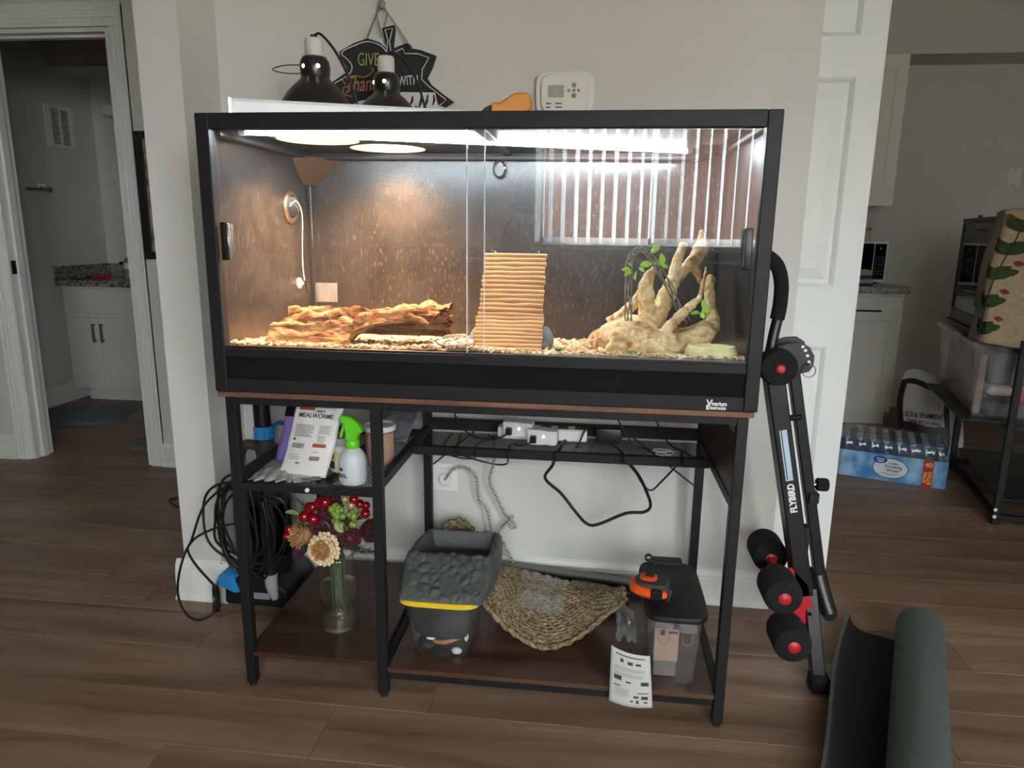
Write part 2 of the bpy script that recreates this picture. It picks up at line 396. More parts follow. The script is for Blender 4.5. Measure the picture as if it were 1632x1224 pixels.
# windows behind the photographer
for k, (a, c_, z0, z1) in WIN.items():
    f = 0.045
    b = MB().box(a, c_, WY - 0.09, WY - 0.03, z0, z0 + f).box(a, c_, WY - 0.09, WY - 0.03, z1 - f, z1).box(a, a + f, WY - 0.09, WY - 0.03, z0, z1).box(c_ - f, c_, WY - 0.09, WY - 0.03, z0, z1)
    mid = (a + c_) / 2
    b.box(mid - 0.02, mid + 0.02, WY - 0.09, WY - 0.03, z0, z1)
    w = struct('window_%d' % k, b, 'trim_white')
    mk('pane', MB().box(a + f, mid - 0.02, WY - 0.064, WY - 0.06, z0 + f, z1 - f), 'window_glass', w)
    mk('pane', MB().box(mid + 0.02, c_ - f, WY - 0.064, WY - 0.06, z0 + f, z1 - f), 'window_glass', w)
    mk('window_sill', MB().box(a - 0.04, c_ + 0.04, WY - 0.02, WY + 0.05, z0 - 0.025, z0, 0.004), 'trim_white', w)
# vertical blind in front of window_1
vb = thing('vertical_blind', (1.25, WY + 0.05, 1.07), 'white vertical blind at the window, seen mirrored in the terrarium glass', 'blind')
a, c_, z0, z1 = WIN[1]
mk('head_rail', MB().box(a - 0.03, c_ + 0.03, WY + 0.02, WY + 0.075, z1 - 0.01, z1 + 0.035, 0.004), 'blind_vinyl', vb)
n = 19; proto = None
for i in range(n):
    xx = a + 0.01 + i * (c_ - a - 0.02) / (n - 1)
    if proto is None:
        def sf(u, v): 
            t = (u - 0.5); return Vector((t * 0.089, 0.008 * (1 - 4 * t * t), z0 + 0.012 + v * (z1 - z0 - 0.02)))
        o = mk('slat', MB().grid(sf, 6, 2, thick=0.001), 'blind_vinyl', at=(0, 0, 0), smooth=True); proto = o
    else: o = copyobj(proto)
    o.parent = vb; o.location = Vector((xx, WY + 0.05, 0)) - wl(vb); o.rotation_euler = (0, 0, math.radians(108 + random.uniform(-4, 4)))
# outdoors beyond the windows
struct('ground_outside', MB().box(-30, 30, -40, -3.7, -0.4, -0.3), pm('lawn', (96, 104, 70), 0.95, var=0.2, scale=3))
bo = thing('brick_building', (2, -17, -0.3), 'low brown brick building across the yard, seen only as a reflection', 'building')
mk('wall', MB().box(-1.6, 5.8, -21, -17, -0.3, 3.6), 'brick_outside', bo)
mk('roof', MB().prism([(-1.9, 3.6), (6.1, 3.6), (5.2, 4.3), (-1.0, 4.3)], -21.4, -16.6), pm('roof_shingle', (112, 92, 82), 0.9), bo)
# sofa under the window and an outlet beside it (both seen in the glass)
sf_ = thing('sofa', (0.9, -3.0, 0), 'dark charcoal high-backed sofa under the blind, seen mirrored in the glass', 'sofa')
mk('base', MB().box(-0.7, 2.5, -3.35, -2.5, 0.08, 0.40, 0.03, seg=2), 'sofa_fabric', sf_)
mk('backrest', MB().box(-0.7, 2.5, -3.42, -3.18, 0.3, 1.045, 0.06, seg=3), 'sofa_fabric', sf_, True)
for xx in (-0.5, 0.57, 1.64): 
    w_ = 0.0
for i in range(3):
    xx = -0.5 + i * 0.94
    mk('seat_cushion', MB().box(xx + 0.005, xx + 0.925, -3.18, -2.48, 0.40, 0.54, 0.04, seg=3), 'sofa_fabric', sf_, True)
    mk('back_cushion', MB().box(xx + 0.01, xx + 0.92, -3.2, -3.02, 0.54, 0.98, 0.06, seg=3), 'sofa_fabric', sf_, True)
mk('armrest', MB().box(-0.72, -0.5, -3.4, -2.5, 0.08, 0.66, 0.05, seg=3), 'sofa_fabric', sf_, True)
mk('armrest', MB().box(2.32, 2.54, -3.4, -2.5, 0.08, 0.66, 0.05, seg=3), 'sofa_fabric', sf_, True)
for xx in (-0.6, 2.42):
    for yy in (-3.3, -2.6): mk('leg', MB().cyl((xx, yy, 0), (xx, yy, 0.09), 0.02, 0.028, 12), 'steel_dark', sf_)
# ================================================================== TERRARIUM
pm('tank_black', (30, 30, 32), 0.5, var=0.06, scale=40, spec=0.25)
pm('tank_vent', (15, 15, 16), 0.85, var=0.2, scale=400, spec=0.2)
pm('tank_panel', (40, 39, 40), 0.28, var=0.3, scale=14, bump=0.15, bscale=260)
_n = M_['tank_panel'].node_tree; _b = next(n for n in _n.nodes if n.type == 'BSDF_PRINCIPLED'); _src = _b.inputs['Base Color'].links[0].from_socket     # dried water spots and streaks
_tc = _n.nodes.new('ShaderNodeTexCoord'); _mp = _n.nodes.new('ShaderNodeMapping'); _mp.inputs['Scale'].default_value = (1, 1, 0.28); _n.links.new(_tc.outputs['Object'], _mp.inputs[0])
_z = _n.nodes.new('ShaderNodeTexNoise'); _z.inputs['Scale'].default_value = 190; _z.inputs['Detail'].default_value = 3; _n.links.new(_mp.outputs[0], _z.inputs['Vector'])
_r = _n.nodes.new('ShaderNodeMapRange'); _r.inputs[1].default_value = 0.56; _r.inputs[2].default_value = 0.70; _n.links.new(_z.outputs[0], _r.inputs[0])
_x = _n.nodes.new('ShaderNodeMix'); _x.data_type = 'RGBA'; _n.links.new(_r.outputs[0], _x.inputs[0]); _n.links.new(_src, _x.inputs[6]); _x.inputs[7].default_value = (0.07, 0.064, 0.058, 1); _n.links.new(_x.outputs[2], _b.inputs['Base Color'])
pm('chrome', (190, 190, 188), 0.18, 1.0, var=0.03)
pm('steel_vent', (150, 140, 125), 0.3, 0.9, var=0.05)
pm('black_plastic', (26, 26, 28), 0.4, var=0.08, scale=30)
pm('white_print', (228, 228, 224), 0.6, var=0.02)
pm('white_plastic', (226, 226, 222), 0.4, var=0.02)
thin_glass('tank_glass', 1.78, haze=0.014)
m, nt, bsdf, out = _new('screen_mesh'); N = nt.nodes; Lk = nt.links
tc = N.new('ShaderNodeTexCoord'); sx = N.new('ShaderNodeSeparateXYZ'); Lk.new(tc.outputs['Object'], sx.inputs[0])
def _fr(sock):
    a = N.new('ShaderNodeMath'); a.operation = 'MULTIPLY'; a.inputs[1].default_value = 1 / 0.0045; Lk.new(sock, a.inputs[0])
    f = N.new('ShaderNodeMath'); f.operation = 'FRACT'; Lk.new(a.outputs[0], f.inputs[0])
    g = N.new('ShaderNodeMath'); g.operation = 'LESS_THAN'; g.inputs[1].default_value = 0.26; Lk.new(f.outputs[0], g.inputs[0]); return g.outputs[0]
mxm = N.new('ShaderNodeMath'); mxm.operation = 'MAXIMUM'; Lk.new(_fr(sx.outputs[0]), mxm.inputs[0]); Lk.new(_fr(sx.outputs[1]), mxm.inputs[1])
tr = N.new('ShaderNodeBsdfTransparent'); mx = N.new('ShaderNodeMixShader'); Lk.new(mxm.outputs[0], mx.inputs[0]); Lk.new(tr.outputs[0], mx.inputs[1]); Lk.new(bsdf.outputs[0], mx.inputs[2]); Lk.new(mx.outputs[0], out.inputs[0])
bsdf.inputs['Base Color'].default_value = (0.03, 0.03, 0.035, 1); bsdf.inputs['Roughness'].default_value = 0.4; bsdf.inputs['Metallic'].default_value = 0.3

TX, TD, Z0, Z1 = 1.22, 0.58, 0.7785, 1.389
tank = thing('terrarium', (0.61, 0.29, Z0), 'large black-framed reptile terrarium with sliding glass doors standing on the desk', 'terrarium')
B = lambda *a, **k: MB().box(*a, **k)
mk('frame_post', B(0, 0.03, 0, 0.03, Z0, Z1, 0.002), 'tank_black', tank)
mk('frame_post', B(1.19, TX, 0, 0.03, Z0, Z1, 0.002), 'tank_black', tank)
mk('frame_post', B(0, 0.022, TD - 0.022, TD, Z0, Z1, 0.002), 'tank_black', tank)
mk('frame_post', B(TX - 0.022, TX, TD - 0.022, TD, Z0, Z1, 0.002), 'tank_black', tank)
mk('top_rail', B(0.03, 1.19, 0, 0.03, 1.356, Z1, 0.0015), 'tank_black', tank)
mk('top_rail', B(0.022, TX - 0.022, TD - 0.014, TD, 1.356, Z1, 0.0015), 'tank_black', tank)
mk('top_rail', B(0.0, 0.03, 0.03, TD - 0.022, 1.356, Z1, 0.0015), 'tank_black', tank)
mk('top_rail', B(1.19, TX, 0.03, TD - 0.022, 1.356, Z1, 0.0015), 'tank_black', tank)
mk('bottom_rail', B(0.03, 1.19, 0, 0.02, Z0, 0.811, 0.0015), 'tank_black', tank)
mk('bottom_rail', B(0.03, 1.19, 0, 0.03, 0.860, 0.882, 0.0015), 'tank_black', tank)
mk('vent_strip', B(0.03, 1.19, 0.006, 0.012, 0.811, 0.860), 'tank_vent', tank)
mk('back_panel', B(0.022, TX - 0.022, 0.568, 0.578, Z0 + 0.004, 1.356), 'tank_panel', tank)
mk('side_panel', B(0.002, 0.012, 0.03, TD - 0.022, Z0 + 0.004, 1.356), 'tank_panel', tank)
mk('side_panel', B(TX - 0.012, TX - 0.002, 0.03, TD - 0.022, Z0 + 0.004, 1.356), 'tank_panel', tank)
mk('floor_panel', B(0.012, TX - 0.012, 0.012, 0.568, 0.815, 0.825), 'tank_panel', tank)
mk('screen_top', B(0.03, 1.19, 0.03, TD - 0.014, 1.3645, 1.3655), 'screen_mesh', tank)
mk('screen_rail', B(0.598, 0.622, 0.03, TD - 0.014, 1.358, 1.364, 0.002), 'tank_black', tank)
mk('inner_ledge', B(0.012, 1.208, 0.53, 0.568, 1.345, 1.356, 0.002), 'tank_black', tank)
mk('inner_ledge', B(0.012, 0.04, 0.03, 0.53, 1.345, 1.356, 0.002), 'tank_black', tank)
# door tracks
mk('door_track', B(0.03, 1.19, 0.004, 0.028, 0.880, 0.886), 'black_plastic', tank)
# clear corner strip and grey corner bracket at the back
thin_glass('clear_strip', 1.6)
for xx, sg in ((0.012, 1), (TX - 0.012, -1)):
    mk('corner_strip', MB().cyl((xx + sg * 0.012, 0.556, 0.83), (xx + sg * 0.012, 0.556, 1.29), 0.010, n=12), 'clear_strip', tank, True)
pm('bracket_grey', (26, 27, 29), 0.5, var=0.1)
bk = MB(); bb = bmesh.new()
p = [(0.012, 0.567, 1.35), (0.012, 0.46, 1.35), (0.125, 0.567, 1.35), (0.012, 0.567, 1.275), (0.012, 0.535, 1.275), (0.045, 0.567, 1.275)]
q = [bb.verts.new(v) for v in p]; bb.faces.new((q[1], q[2], q[5], q[4])); bb.faces.new((q[0], q[1], q[4], q[3])); bb.faces.new((q[0], q[3], q[5], q[2])); bb.faces.new((q[0], q[2], q[1])); bb.faces.new((q[3], q[4], q[5]))
bk._add(bb); mk('corner_bracket', bk, 'bracket_grey', tank)
# round cable vent in the left panel
gv = MB().lathe([(0.034, 0.0), (0.046, 0.001), (0.046, 0.004), (0.042, 0.008), (0.034, 0.009), (0.031, 0.006), (0.030, -0.004), (0.0, -0.004)], 32, M=T(0.012, 0.437, 1.208) @ RY(PI / 2))
vr = mk('cable_vent', gv, 'steel_vent', tank, True)
mk('vent_flap', MB().lathe([(0.0, 0), (0.027, 0), (0.029, 0.003), (0.0, 0.004)], 24, M=T(0.012, 0.437, 1.208) @ RY(PI / 2) @ RX(0.5) @ T(0, 0, 0.002)), 'chrome', vr, True)
# sliding glass doors
GZ0, GZ1 = 0.884, 1.356
gl = mk('glass_door', B(0.03, 0.628, 0.018, 0.0215, GZ0, GZ1), 'tank_glass', tank)
gr = mk('glass_door', B(0.590, 1.19, 0.009, 0.0125, GZ0, GZ1), 'tank_glass', tank)
pm('glass_edge', (196, 214, 214), 0.2, var=0.02)
mk('polished_edge', B(0.6262, 0.6283, 0.0178, 0.0217, GZ0, GZ1), 'glass_edge', gl)
mk('polished_edge', B(0.5897, 0.5915, 0.0088, 0.0127, GZ0, GZ1), 'glass_edge', gr)
for g, xx, yy in ((gl, 0.043, 0.018), (gr, 1.173, 0.009)):
    mk('handle', B(xx - 0.009, xx + 0.009, yy - 0.008, yy, 1.078, 1.162, 0.003, seg=2), 'black_plastic', g, True)
    mk('handle_lip', B(xx + (0.006 if xx < 0.5 else -0.012), xx + (0.012 if xx < 0.5 else -0.006), yy - 0.010, yy, 1.081, 1.160, 0.002), 'chrome' if xx < 0.5 else 'black_plastic', g, True)
# maker's lettering on the lower rail
text('lettering', 'ivarium', 0.0125, T(1.1235, -0.0006, 0.7945) @ FRONT, 'white_print', tank, bold=0.0004, align='LEFT', sx=0.86)
text('lettering', 'lectronics', 0.0105, T(1.1205, -0.0006, 0.7855) @ FRONT, 'white_print', tank, bold=0.0004, align='LEFT', sx=0.80)
text('lettering', 'V', 0.020, T(1.1185, -0.0006, 0.7955) @ FRONT, 'white_print', tank, bold=0.0006)
text('lettering', 'E', 0.013, T(1.1155, -0.0006, 0.7860) @ FRONT, 'white_print', tank, bold=0.0008)
# glossy sticker on the back panel
mk('sticker', B(0.022, 0.09, 0.5665, 0.5685, 0.932, 0.99), pm('sticker_white', (104, 106, 112), 0.15, var=0.25, scale=40, stretch=(3, 1, 0.4)), tank)

# ---------------------------------------------------------------- heat lamps
pm('dome_black', (28, 27, 28), 0.28, var=0.05, scale=20, spec=0.6)
pm('dome_inner', (235, 232, 225), 0.35, 0.0, var=0.01)
pm('ceramic', (206, 203, 196), 0.6, var=0.04, scale=60)
emit('heat_bulb_glow', (1.0, 0.72, 0.40), 16.0)
emit('heat_hole_glow', (1.0, 0.62, 0.30), 4.0)
LZ = 1.3660
def heat_lamp(x, y, label, hole_angles, wire_dir, cord):
    t = thing('heat_lamp', (x, y, LZ), label, 'lamp', 'dome heat lamps on the terrarium')
    C = (x, y, LZ)
    outp = [(0.105, 0), (0.107, 0.003), (0.105, 0.008), (0.101, 0.034), (0.098, 0.040), (0.099, 0.045), (0.093, 0.062), (0.083, 0.086), (0.068, 0.110), (0.050, 0.128), (0.038, 0.138), (0.033, 0.146)]
    inn = [(r - 0.004, z) for r, z in outp[::-1]]
    mk('dome', MB().lathe(outp, 48, C), 'dome_black', t, 'all')
    mk('reflector', MB().lathe(inn, 48, C), 'dome_inner', t, 'all')
    col = mk('collar', MB().lathe([(0.033, 0.144), (0.0355, 0.153), (0.0365, 0.167), (0.035, 0.180), (0.029, 0.191), (0.0, 0.194)], 32, C), 'dome_black', t, 'all')
    hb = [0]
    for a in hole_angles:
        mk('vent_hole_glow', MB().sph((x + 0.0325 * math.cos(a), y + 0.0325 * math.sin(a), LZ + 0.166), (0.0062, 0.0062, 0.0062), 12, 8), 'heat_hole_glow', col, True)  # glowing beads stand in for bulb light showing through the collar holes
    so = mk('socket', MB().lathe([(0.0225, 0.190), (0.0225, 0.227), (0.020, 0.233), (0.012, 0.234), (0.0, 0.234)], 32, C, ), 'ceramic', t, True)
    mk('strain_relief', MB().cyl((x, y, LZ + 0.233), (x, y, LZ + 0.242), 0.0085, 0.0075, 12), 'black_plastic', t, True)
    mk('bulb', MB().lathe([(0.0, 0.012), (0.080, 0.013), (0.092, 0.018), (0.094, 0.026)], 32, C), 'heat_bulb_glow', t, 'all')
    mk('bulb_neck', MB().lathe([(0.094, 0.026), (0.080, 0.045), (0.030, 0.075), (0.017, 0.10), (0.015, 0.125)], 24, C), pm('bulb_glass', (200, 196, 188), 0.3) if 'bulb_glass' not in M_ else 'bulb_glass', t, 'all')
    mk('cord', MB().tube([(x, y, LZ + 0.238)] + cord, 0.0033, 8, 6), 'black_plastic', t, True)
    ld_ = bpy.data.lights.new('heat_bulb_light', 'SPOT'); ld_.energy = 88; ld_.color = (1.0, 0.56, 0.25); ld_.spot_size = math.radians(140); ld_.spot_blend = 0.75; ld_.shadow_soft_size = 0.05
    lo_ = bpy.data.objects.new('heat_bulb_light', ld_); COL.objects.link(lo_); lo_.parent = t; lo_.location = (0, 0, 0.006)
    if wire_dir:
        d = wire_dir
        mk('hanger_wire', MB().tube([(x + 0.03 * d, y - 0.012, LZ + 0.172), (x + 0.075 * d, y - 0.012, LZ + 0.1715), (x + 0.108 * d, y - 0.004, LZ + 0.164), (x + 0.075 * d, y + 0.01, LZ + 0.158), (x + 0.03 * d, y + 0.01, LZ + 0.158)], 0.0013, 6, 3), 'black_plastic', t, True)
    return t
heat_lamp(0.168, 0.270, 'black dome heat lamp nearest the terrarium corner, wire hanger at its side', (-2.05, -1.0), -1,
          [(0.185, 0.272, 1.610), (0.218, 0.28, 1.572), (0.248, 0.288, 1.51), (0.272, 0.298, 1.43), (0.32, 0.31, 1.372), (0.5, 0.50, 1.392), (0.6, 0.592, 1.39), (0.61, 0.596, 1.2)])
heat_lamp(0.292, 0.456, 'black dome heat lamp in front of the leaf-shaped sign', (-2.5, -1.45), 0,
          [(0.312, 0.458, 1.61), (0.342, 0.463, 1.588), (0.372, 0.468, 1.54), (0.394, 0.475, 1.47), (0.418, 0.485, 1.392), (0.52, 0.55, 1.394), (0.56, 0.592, 1.38), (0.57, 0.596, 1.2)])
# ---------------------------------------------------------------- long strip light lying across the screen
emit('strip_glow', (0.78, 0.92, 1.0), 165.0)
pm('strip_housing', (232, 234, 236), 0.35, 0.0, var=0.01)
A2, B2 = Vector((0.045, 0.078)), Vector((1.115, 0.47)); dv = B2 - A2; LN = dv.length
MS = T(A2.x, A2.y, 1.3660) @ RZ(math.atan2(dv.y, dv.x))
sl = thing('strip_light', (0.58, 0.27, 1.3660), 'long white strip light lying slantwise on top of the terrarium', 'light')
mk('housing', MB().prism([(-0.030, 0.006), (0.030, 0.006), (0.030, 0.055), (0.026, 0.062), (-0.026, 0.062), (-0.030, 0.055)], 0.004, LN - 0.004, M=MS @ RZ(-PI / 2) @ Matrix.Diagonal((-1, 1, 1, 1))), 'strip_housing', sl)
mk('end_cap', MB().box(-0.002, 0.006, -0.031, 0.031, 0.0, 0.063, 0.001, M=MS), 'chrome', sl)
mk('end_cap', MB().box(LN - 0.006, LN + 0.002, -0.031, 0.031, 0.0, 0.063, 0.001, M=MS), 'chrome', sl)
tbm = MB().cyl((0.03, 0, -0.0060), (LN - 0.03, 0, -0.0060), 0.0048, n=16, M=MS); mk('tube', tbm, 'strip_glow', sl, True)
for q_ in (0.012, LN - 0.028): mk('tube_holder', MB().box(q_, q_ + 0.016, -0.010, 0.010, -0.0125, 0.0, 0.002, M=MS), 'strip_housing', sl)
mk('rim', MB().box(0.006, LN - 0.006, -0.031, -0.028, 0.0, 0.008, M=MS).box(0.006, LN - 0.006, 0.028, 0.031, 0.0, 0.008, M=MS), 'strip_housing', sl)
# ---------------------------------------------------------------- inside the terrarium
def island_mat(name, cols, rough=0.8, bump=0.0, bscale=120):
    """each loose piece its own tone"""
    m, nt, b, out = _new(name); N = nt.nodes; L = nt.links
    g = N.new('ShaderNodeNewGeometry'); rp = N.new('ShaderNodeValToRGB'); cr = rp.color_ramp
    for i, c in enumerate(cols):
        e = cr.elements[i] if i < 2 else cr.elements.new(0.5)
        e.color = (*srgb(c), 1); e.position = i / (len(cols) - 1)
    for i, e in enumerate(cr.elements): pass
    els = sorted(cr.elements, key=lambda e: e.position)
    L.new(g.outputs['Random Per Island'], rp.inputs[0])
    tc = N.new('ShaderNodeTexCoord'); nz = N.new('ShaderNodeTexNoise'); nz.inputs['Scale'].default_value = 90; nz.inputs['Detail'].default_value = 4; L.new(tc.outputs['Object'], nz.inputs['Vector'])
    mr = N.new('ShaderNodeMapRange'); mr.inputs[1].default_value = 0.3; mr.inputs[2].default_value = 0.7; mr.inputs[3].default_value = 0.7; mr.inputs[4].default_value = 1.15; L.new(nz.outputs[0], mr.inputs[0])
    mu = N.new('ShaderNodeVectorMath'); mu.operation = 'SCALE'; L.new(rp.outputs[0], mu.inputs[0]); L.new(mr.outputs[0], mu.inputs['Scale']); L.new(mu.outputs[0], b.inputs['Base Color']); b.inputs['Roughness'].default_value = rough
    return m
pm('soil', (190, 164, 132), 0.95, var=0.35, scale=60, bump=0.5, bscale=200)
island_mat('bark_chips', [(126, 86, 58), (184, 144, 106), (216, 190, 152), (152, 106, 74), (230, 212, 182)])
def ground_z(x, y):
    return 0.886 + 0.004 * mn.noise(Vector((x * 9, y * 9, 1))) - 0.052 * (max(0, y - 0.03) / 0.54) + 0.022 * math.exp(-((x - 0.55) / 0.07) ** 2 - ((y - 0.14) / 0.09) ** 2)
so = mk('substrate_bed', MB().grid(lambda u, v: Vector((0.0125 + u * 1.195, 0.024 + v * 0.543, ground_z(u * 1.195, v * 0.543))), 60, 30).box(0.0125, 1.2075, 0.024, 0.567, 0.8255, 0.828), 'soil', smooth='all')
tag(so, 'tan soil bed covering the terrarium floor', 'substrate', kind='stuff')
# thousands of loose bark chips
b = bmesh.new(); rnd = random.Random(3)
def chip(x, y, z, L, W, H, yaw, tilt, roll):
    M = T(x, y, z) @ RZ(yaw) @ RY(tilt) @ RX(roll)
    vs_ = [b.verts.new(M @ Vector(p)) for p in ((-L, -W * 0.6, 0), (L * 0.8, -W, 0), (L, W * 0.3, 0), (-L * 0.7, W, 0), (-L * 0.8, -W * 0.5, H), (L * 0.7, -W * 0.7, H), (L * 0.8, W * 0.2, H), (-L * 0.6, W * 0.7, H))]
    for f in ((3, 2, 1, 0), (4, 5, 6, 7), (0, 1, 5, 4), (1, 2, 6, 5), (2, 3, 7, 6), (3, 0, 4, 7)): b.faces.new([vs_[i] for i in f])
for i in range(5200):
    x = rnd.uniform(0.02, 1.2); y = 0.028 + 0.53 * rnd.random() ** 1.7
    z = ground_z(x, y) + rnd.uniform(-0.001, 0.006)
    if 0.09 < x < 0.5 and 0.05 < y < 0.26 and rnd.random() < 0.6: continue
    big = rnd.random() ** 3
    chip(x, y, z, 0.004 + 0.012 * big, 0.002 + 0.004 * rnd.random(), 0.001 + 0.002 * rnd.random(), rnd.uniform(0, 6.3), rnd.uniform(-0.5, 0.5), rnd.uniform(-0.5, 0.5))
mb = MB(); mb.bm.free(); mb.bm = b
cp = mk('bark_chips', mb, 'bark_chips'); tag(cp, 'loose pale bark chips strewn over the terrarium floor', 'bark chips', kind='stuff')
# larger loose shards standing out of the chips
island_mat('shard_mat', [(206, 160, 112), (224, 186, 140), (150, 92, 62)])
for (x, y, z, L, W, yaw, tilt, lab) in ((0.862, 0.10, 0.905, 0.034, 0.006, 0.35, -0.35, 'long pale bark shard tilted up beside the driftwood'), (0.872, 0.09, 0.912, 0.022, 0.005, 1.2, -1.1, 'pointed bark shard standing upright beside the driftwood'), (0.835, 0.05, 0.897, 0.016, 0.011, 0.4, 0.2, 'dark brown bark flake on chips left of the driftwood'), (0.885, 0.045, 0.895, 0.014, 0.009, 2.0, -0.2, 'reddish bark flake in front of the driftwood'), (0.54, 0.12, 0.905, 0.03, 0.008, 0.2, -0.1, 'flat bark shard between the log and the ladder'), (0.45, 0.07, 0.900, 0.03, 0.006, -0.35, -0.2, 'pale splinter lying before the log end')):
    b = bmesh.new(); chip(x, y, z, L, W, 0.004, yaw, tilt, 0.1); mb = MB(); mb.bm.free(); mb.bm = b
    tag(mk('bark_shard', mb, 'shard_mat'), lab, 'bark shard', 'large bark shards')
# ---- hollow cork log
def bark(name, c1, c2, c3, sc=14, strx=0.25, bump=0.9):
    m, nt, b, out = _new(name); N = nt.nodes; L = nt.links
    tc = N.new('ShaderNodeTexCoord'); mp = N.new('ShaderNodeMapping'); mp.inputs['Scale'].default_value = (strx, 1, 1); L.new(tc.outputs['Object'], mp.inputs[0])
    n1 = N.new('ShaderNodeTexNoise'); n1.inputs['Scale'].default_value = sc; n1.inputs['Detail'].default_value = 10; n1.inputs['Roughness'].default_value = 0.68; n1.inputs['Distortion'].default_value = 1.1; L.new(mp.outputs[0], n1.inputs['Vector'])
    rp = N.new('ShaderNodeValToRGB'); cr = rp.color_ramp; cr.elements[0].position = 0.36; cr.elements[0].color = (*srgb(c1), 1); cr.elements[1].position = 0.62; cr.elements[1].color = (*srgb(c3), 1); e = cr.elements.new(0.47); e.color = (*srgb(c2), 1)
    L.new(n1.outputs[0], rp.inputs[0]); L.new(rp.outputs[0], b.inputs['Base Color']); b.inputs['Roughness'].default_value = 0.9; b.inputs['Specular IOR Level'].default_value = 0.15
    bp = N.new('ShaderNodeBump'); bp.inputs['Strength'].default_value = bump; bp.inputs['Distance'].default_value = 0.018; L.new(n1.outputs[0], bp.inputs['Height']); L.new(bp.outputs[0], b.inputs['Normal'])
    return m
bark('cork_bark', (72, 44, 30), (156, 110, 74), (212, 174, 128), 38, 0.13)
bark('cork_inside', (60, 44, 34), (104, 84, 66), (140, 120, 98), 40, 0.5)
log = thing('cork_log', (0.31, 0.2, 0.888), 'rough hollow cork bark log lying on the chips under the heat lamps', 'log')
def logf(u, v, inner=0.0):
    # u along the length, v around from front foot over the top to the back foot
    x = 0.118 + 0.392 * u
    a = PI * (0.02 + 0.96 * v)
    hz = 0.064 + 0.024 * u + 0.005 * math.sin(u * 9)
    wy = 0.105
    front_cut = 0.0
    n = mn.fractal(Vector((x * 7, a * 1.6, inner)), 0.9, 2.1, 5) * 0.016 + mn.noise(Vector((x * 40, a * 9, 3))) * 0.004 + 0.006 * math.sin(a * 11 + 5 * mn.noise(Vector((x * 12, a * 2, 5))))
    n += 0.013 * (mn.ridged_multi_fractal(Vector((x * 11, a * 2.6, inner + 2)), 1.0, 2.2, 5, 1.0, 2.0) - 1.1)
    # hollow mouth: the front lower right part is cut away in an arch
    arch = 0.0
    uu = (u - 0.78) / 0.30
    if abs(uu) < 1: arch = 0.40 * math.sqrt(1 - uu * uu)
    a = arch * PI * 0.62 + a * (1 - arch * 0.62)
    r = 1 - inner
    # ragged ends
    x += 0.02 * mn.noise(Vector((a * 4, u * 2, 8))) * (1 if u > 0.9 or u < 0.1 else 0.2) - (0.03 * max(0, math.cos(a)) if u > 0.85 else 0)
    return Vector((x, 0.162 - math.cos(a) * (wy + n) * r, 0.880 + math.sin(a) * (hz + n) * (1 - inner * 1.2)))
def logring(u, v):
    return logf(v, u * 2) if u < 0.5 else logf(0.02 + 0.96 * v, 2 - 2 * u, 0.14)
mk('bark_shell', MB().grid(logring, 200, 200, closeu=True), 'cork_bark', log, 'all')
mk('fallen_bark', MB().grid(lambda u, v: Vector((0.11 + 0.20 * u, 0.036 + 0.045 * v + 0.008 * mn.noise(Vector((u * 4, v * 3, 2))), 0.884 + 0.045 * math.sin(v * 1.7) * (1 - 0.6 * u) + 0.008 * mn.fractal(Vector((u * 9, v * 5, 4)), 1, 2, 4))), 50, 24, thick=0.008), 'cork_bark', log, 'all')
# ---- wooden ladder bridge of round rods on two wires
pm('rod_wood', (184, 142, 96), 0.7, var=0.16, scale=30, stretch=(0.3, 2, 2), bump=0.1, rand=0.08)
br = thing('rod_bridge', (0.672, 0.15, 0.888), 'bendy bridge of round wooden rods leaning up from the chips', 'bridge')
pth = []
P0, P1, P2 = Vector((0.674, 0.052, 0.889)), Vector((0.672, 0.125, 0.955)), Vector((0.670, 0.245, 1.092))
proto = None
def rod(p, w, dz):
    global proto
    hw = w / 2
    pts = [(-hw, 0, 0), (-hw * 0.5, 0.0008, 0.0004), (0, -0.0006, -0.0005), (hw * 0.6, 0.0006, 0.0003), (hw, 0, 0)]
    o = mk('rod', MB().tube(pts, [0.0050, 0.0056, 0.0053, 0.0057, 0.0050], 10, 2), 'rod_wood', at=(0, 0, 0), smooth=True)
    o.parent = br; o.location = p - wl(br); o.rotation_euler = (random.uniform(0, 6), random.uniform(-0.012, 0.012), random.uniform(-0.02, 0.02)); 
for i in range(9):
    t = i / 8.6; rod(P0.lerp(P1, t), 0.156 + random.uniform(-0.004, 0.004), 0)
for i in range(14):
    t = (i + 0.35) / 13.4; rod((P1 + Vector((0, 0.004, 0))).lerp(P2, t), 0.152 + random.uniform(-0.004, 0.004), 0)
for s in (-1, 1):
    mk('wire', MB().tube([P0 + Vector((s * 0.058, 0, 0)), P1 + Vector((s * 0.058, 0.002, 0)), P2 + Vector((s * 0.058, 0, 0)), P2 + Vector((s * 0.058, 0, 0.006)), P2 + Vector((s * 0.053, 0, 0.011)), P2 + Vector((s * 0.049, 0, 0.006))], 0.0011, 6, 3), 'chrome', br, True)
mk('stray_wire', MB().tube([P1 + Vector((0.075, 0.03, 0.045)), P1 + Vector((0.085, 0.03, 0.035)), P1 + Vector((0.094, 0.03, 0.022))], 0.0005, 5, 3), 'chrome', br)
pm('stone_grey', (118, 122, 124), 0.9, var=0.35, scale=60, bump=0.6, bscale=160)
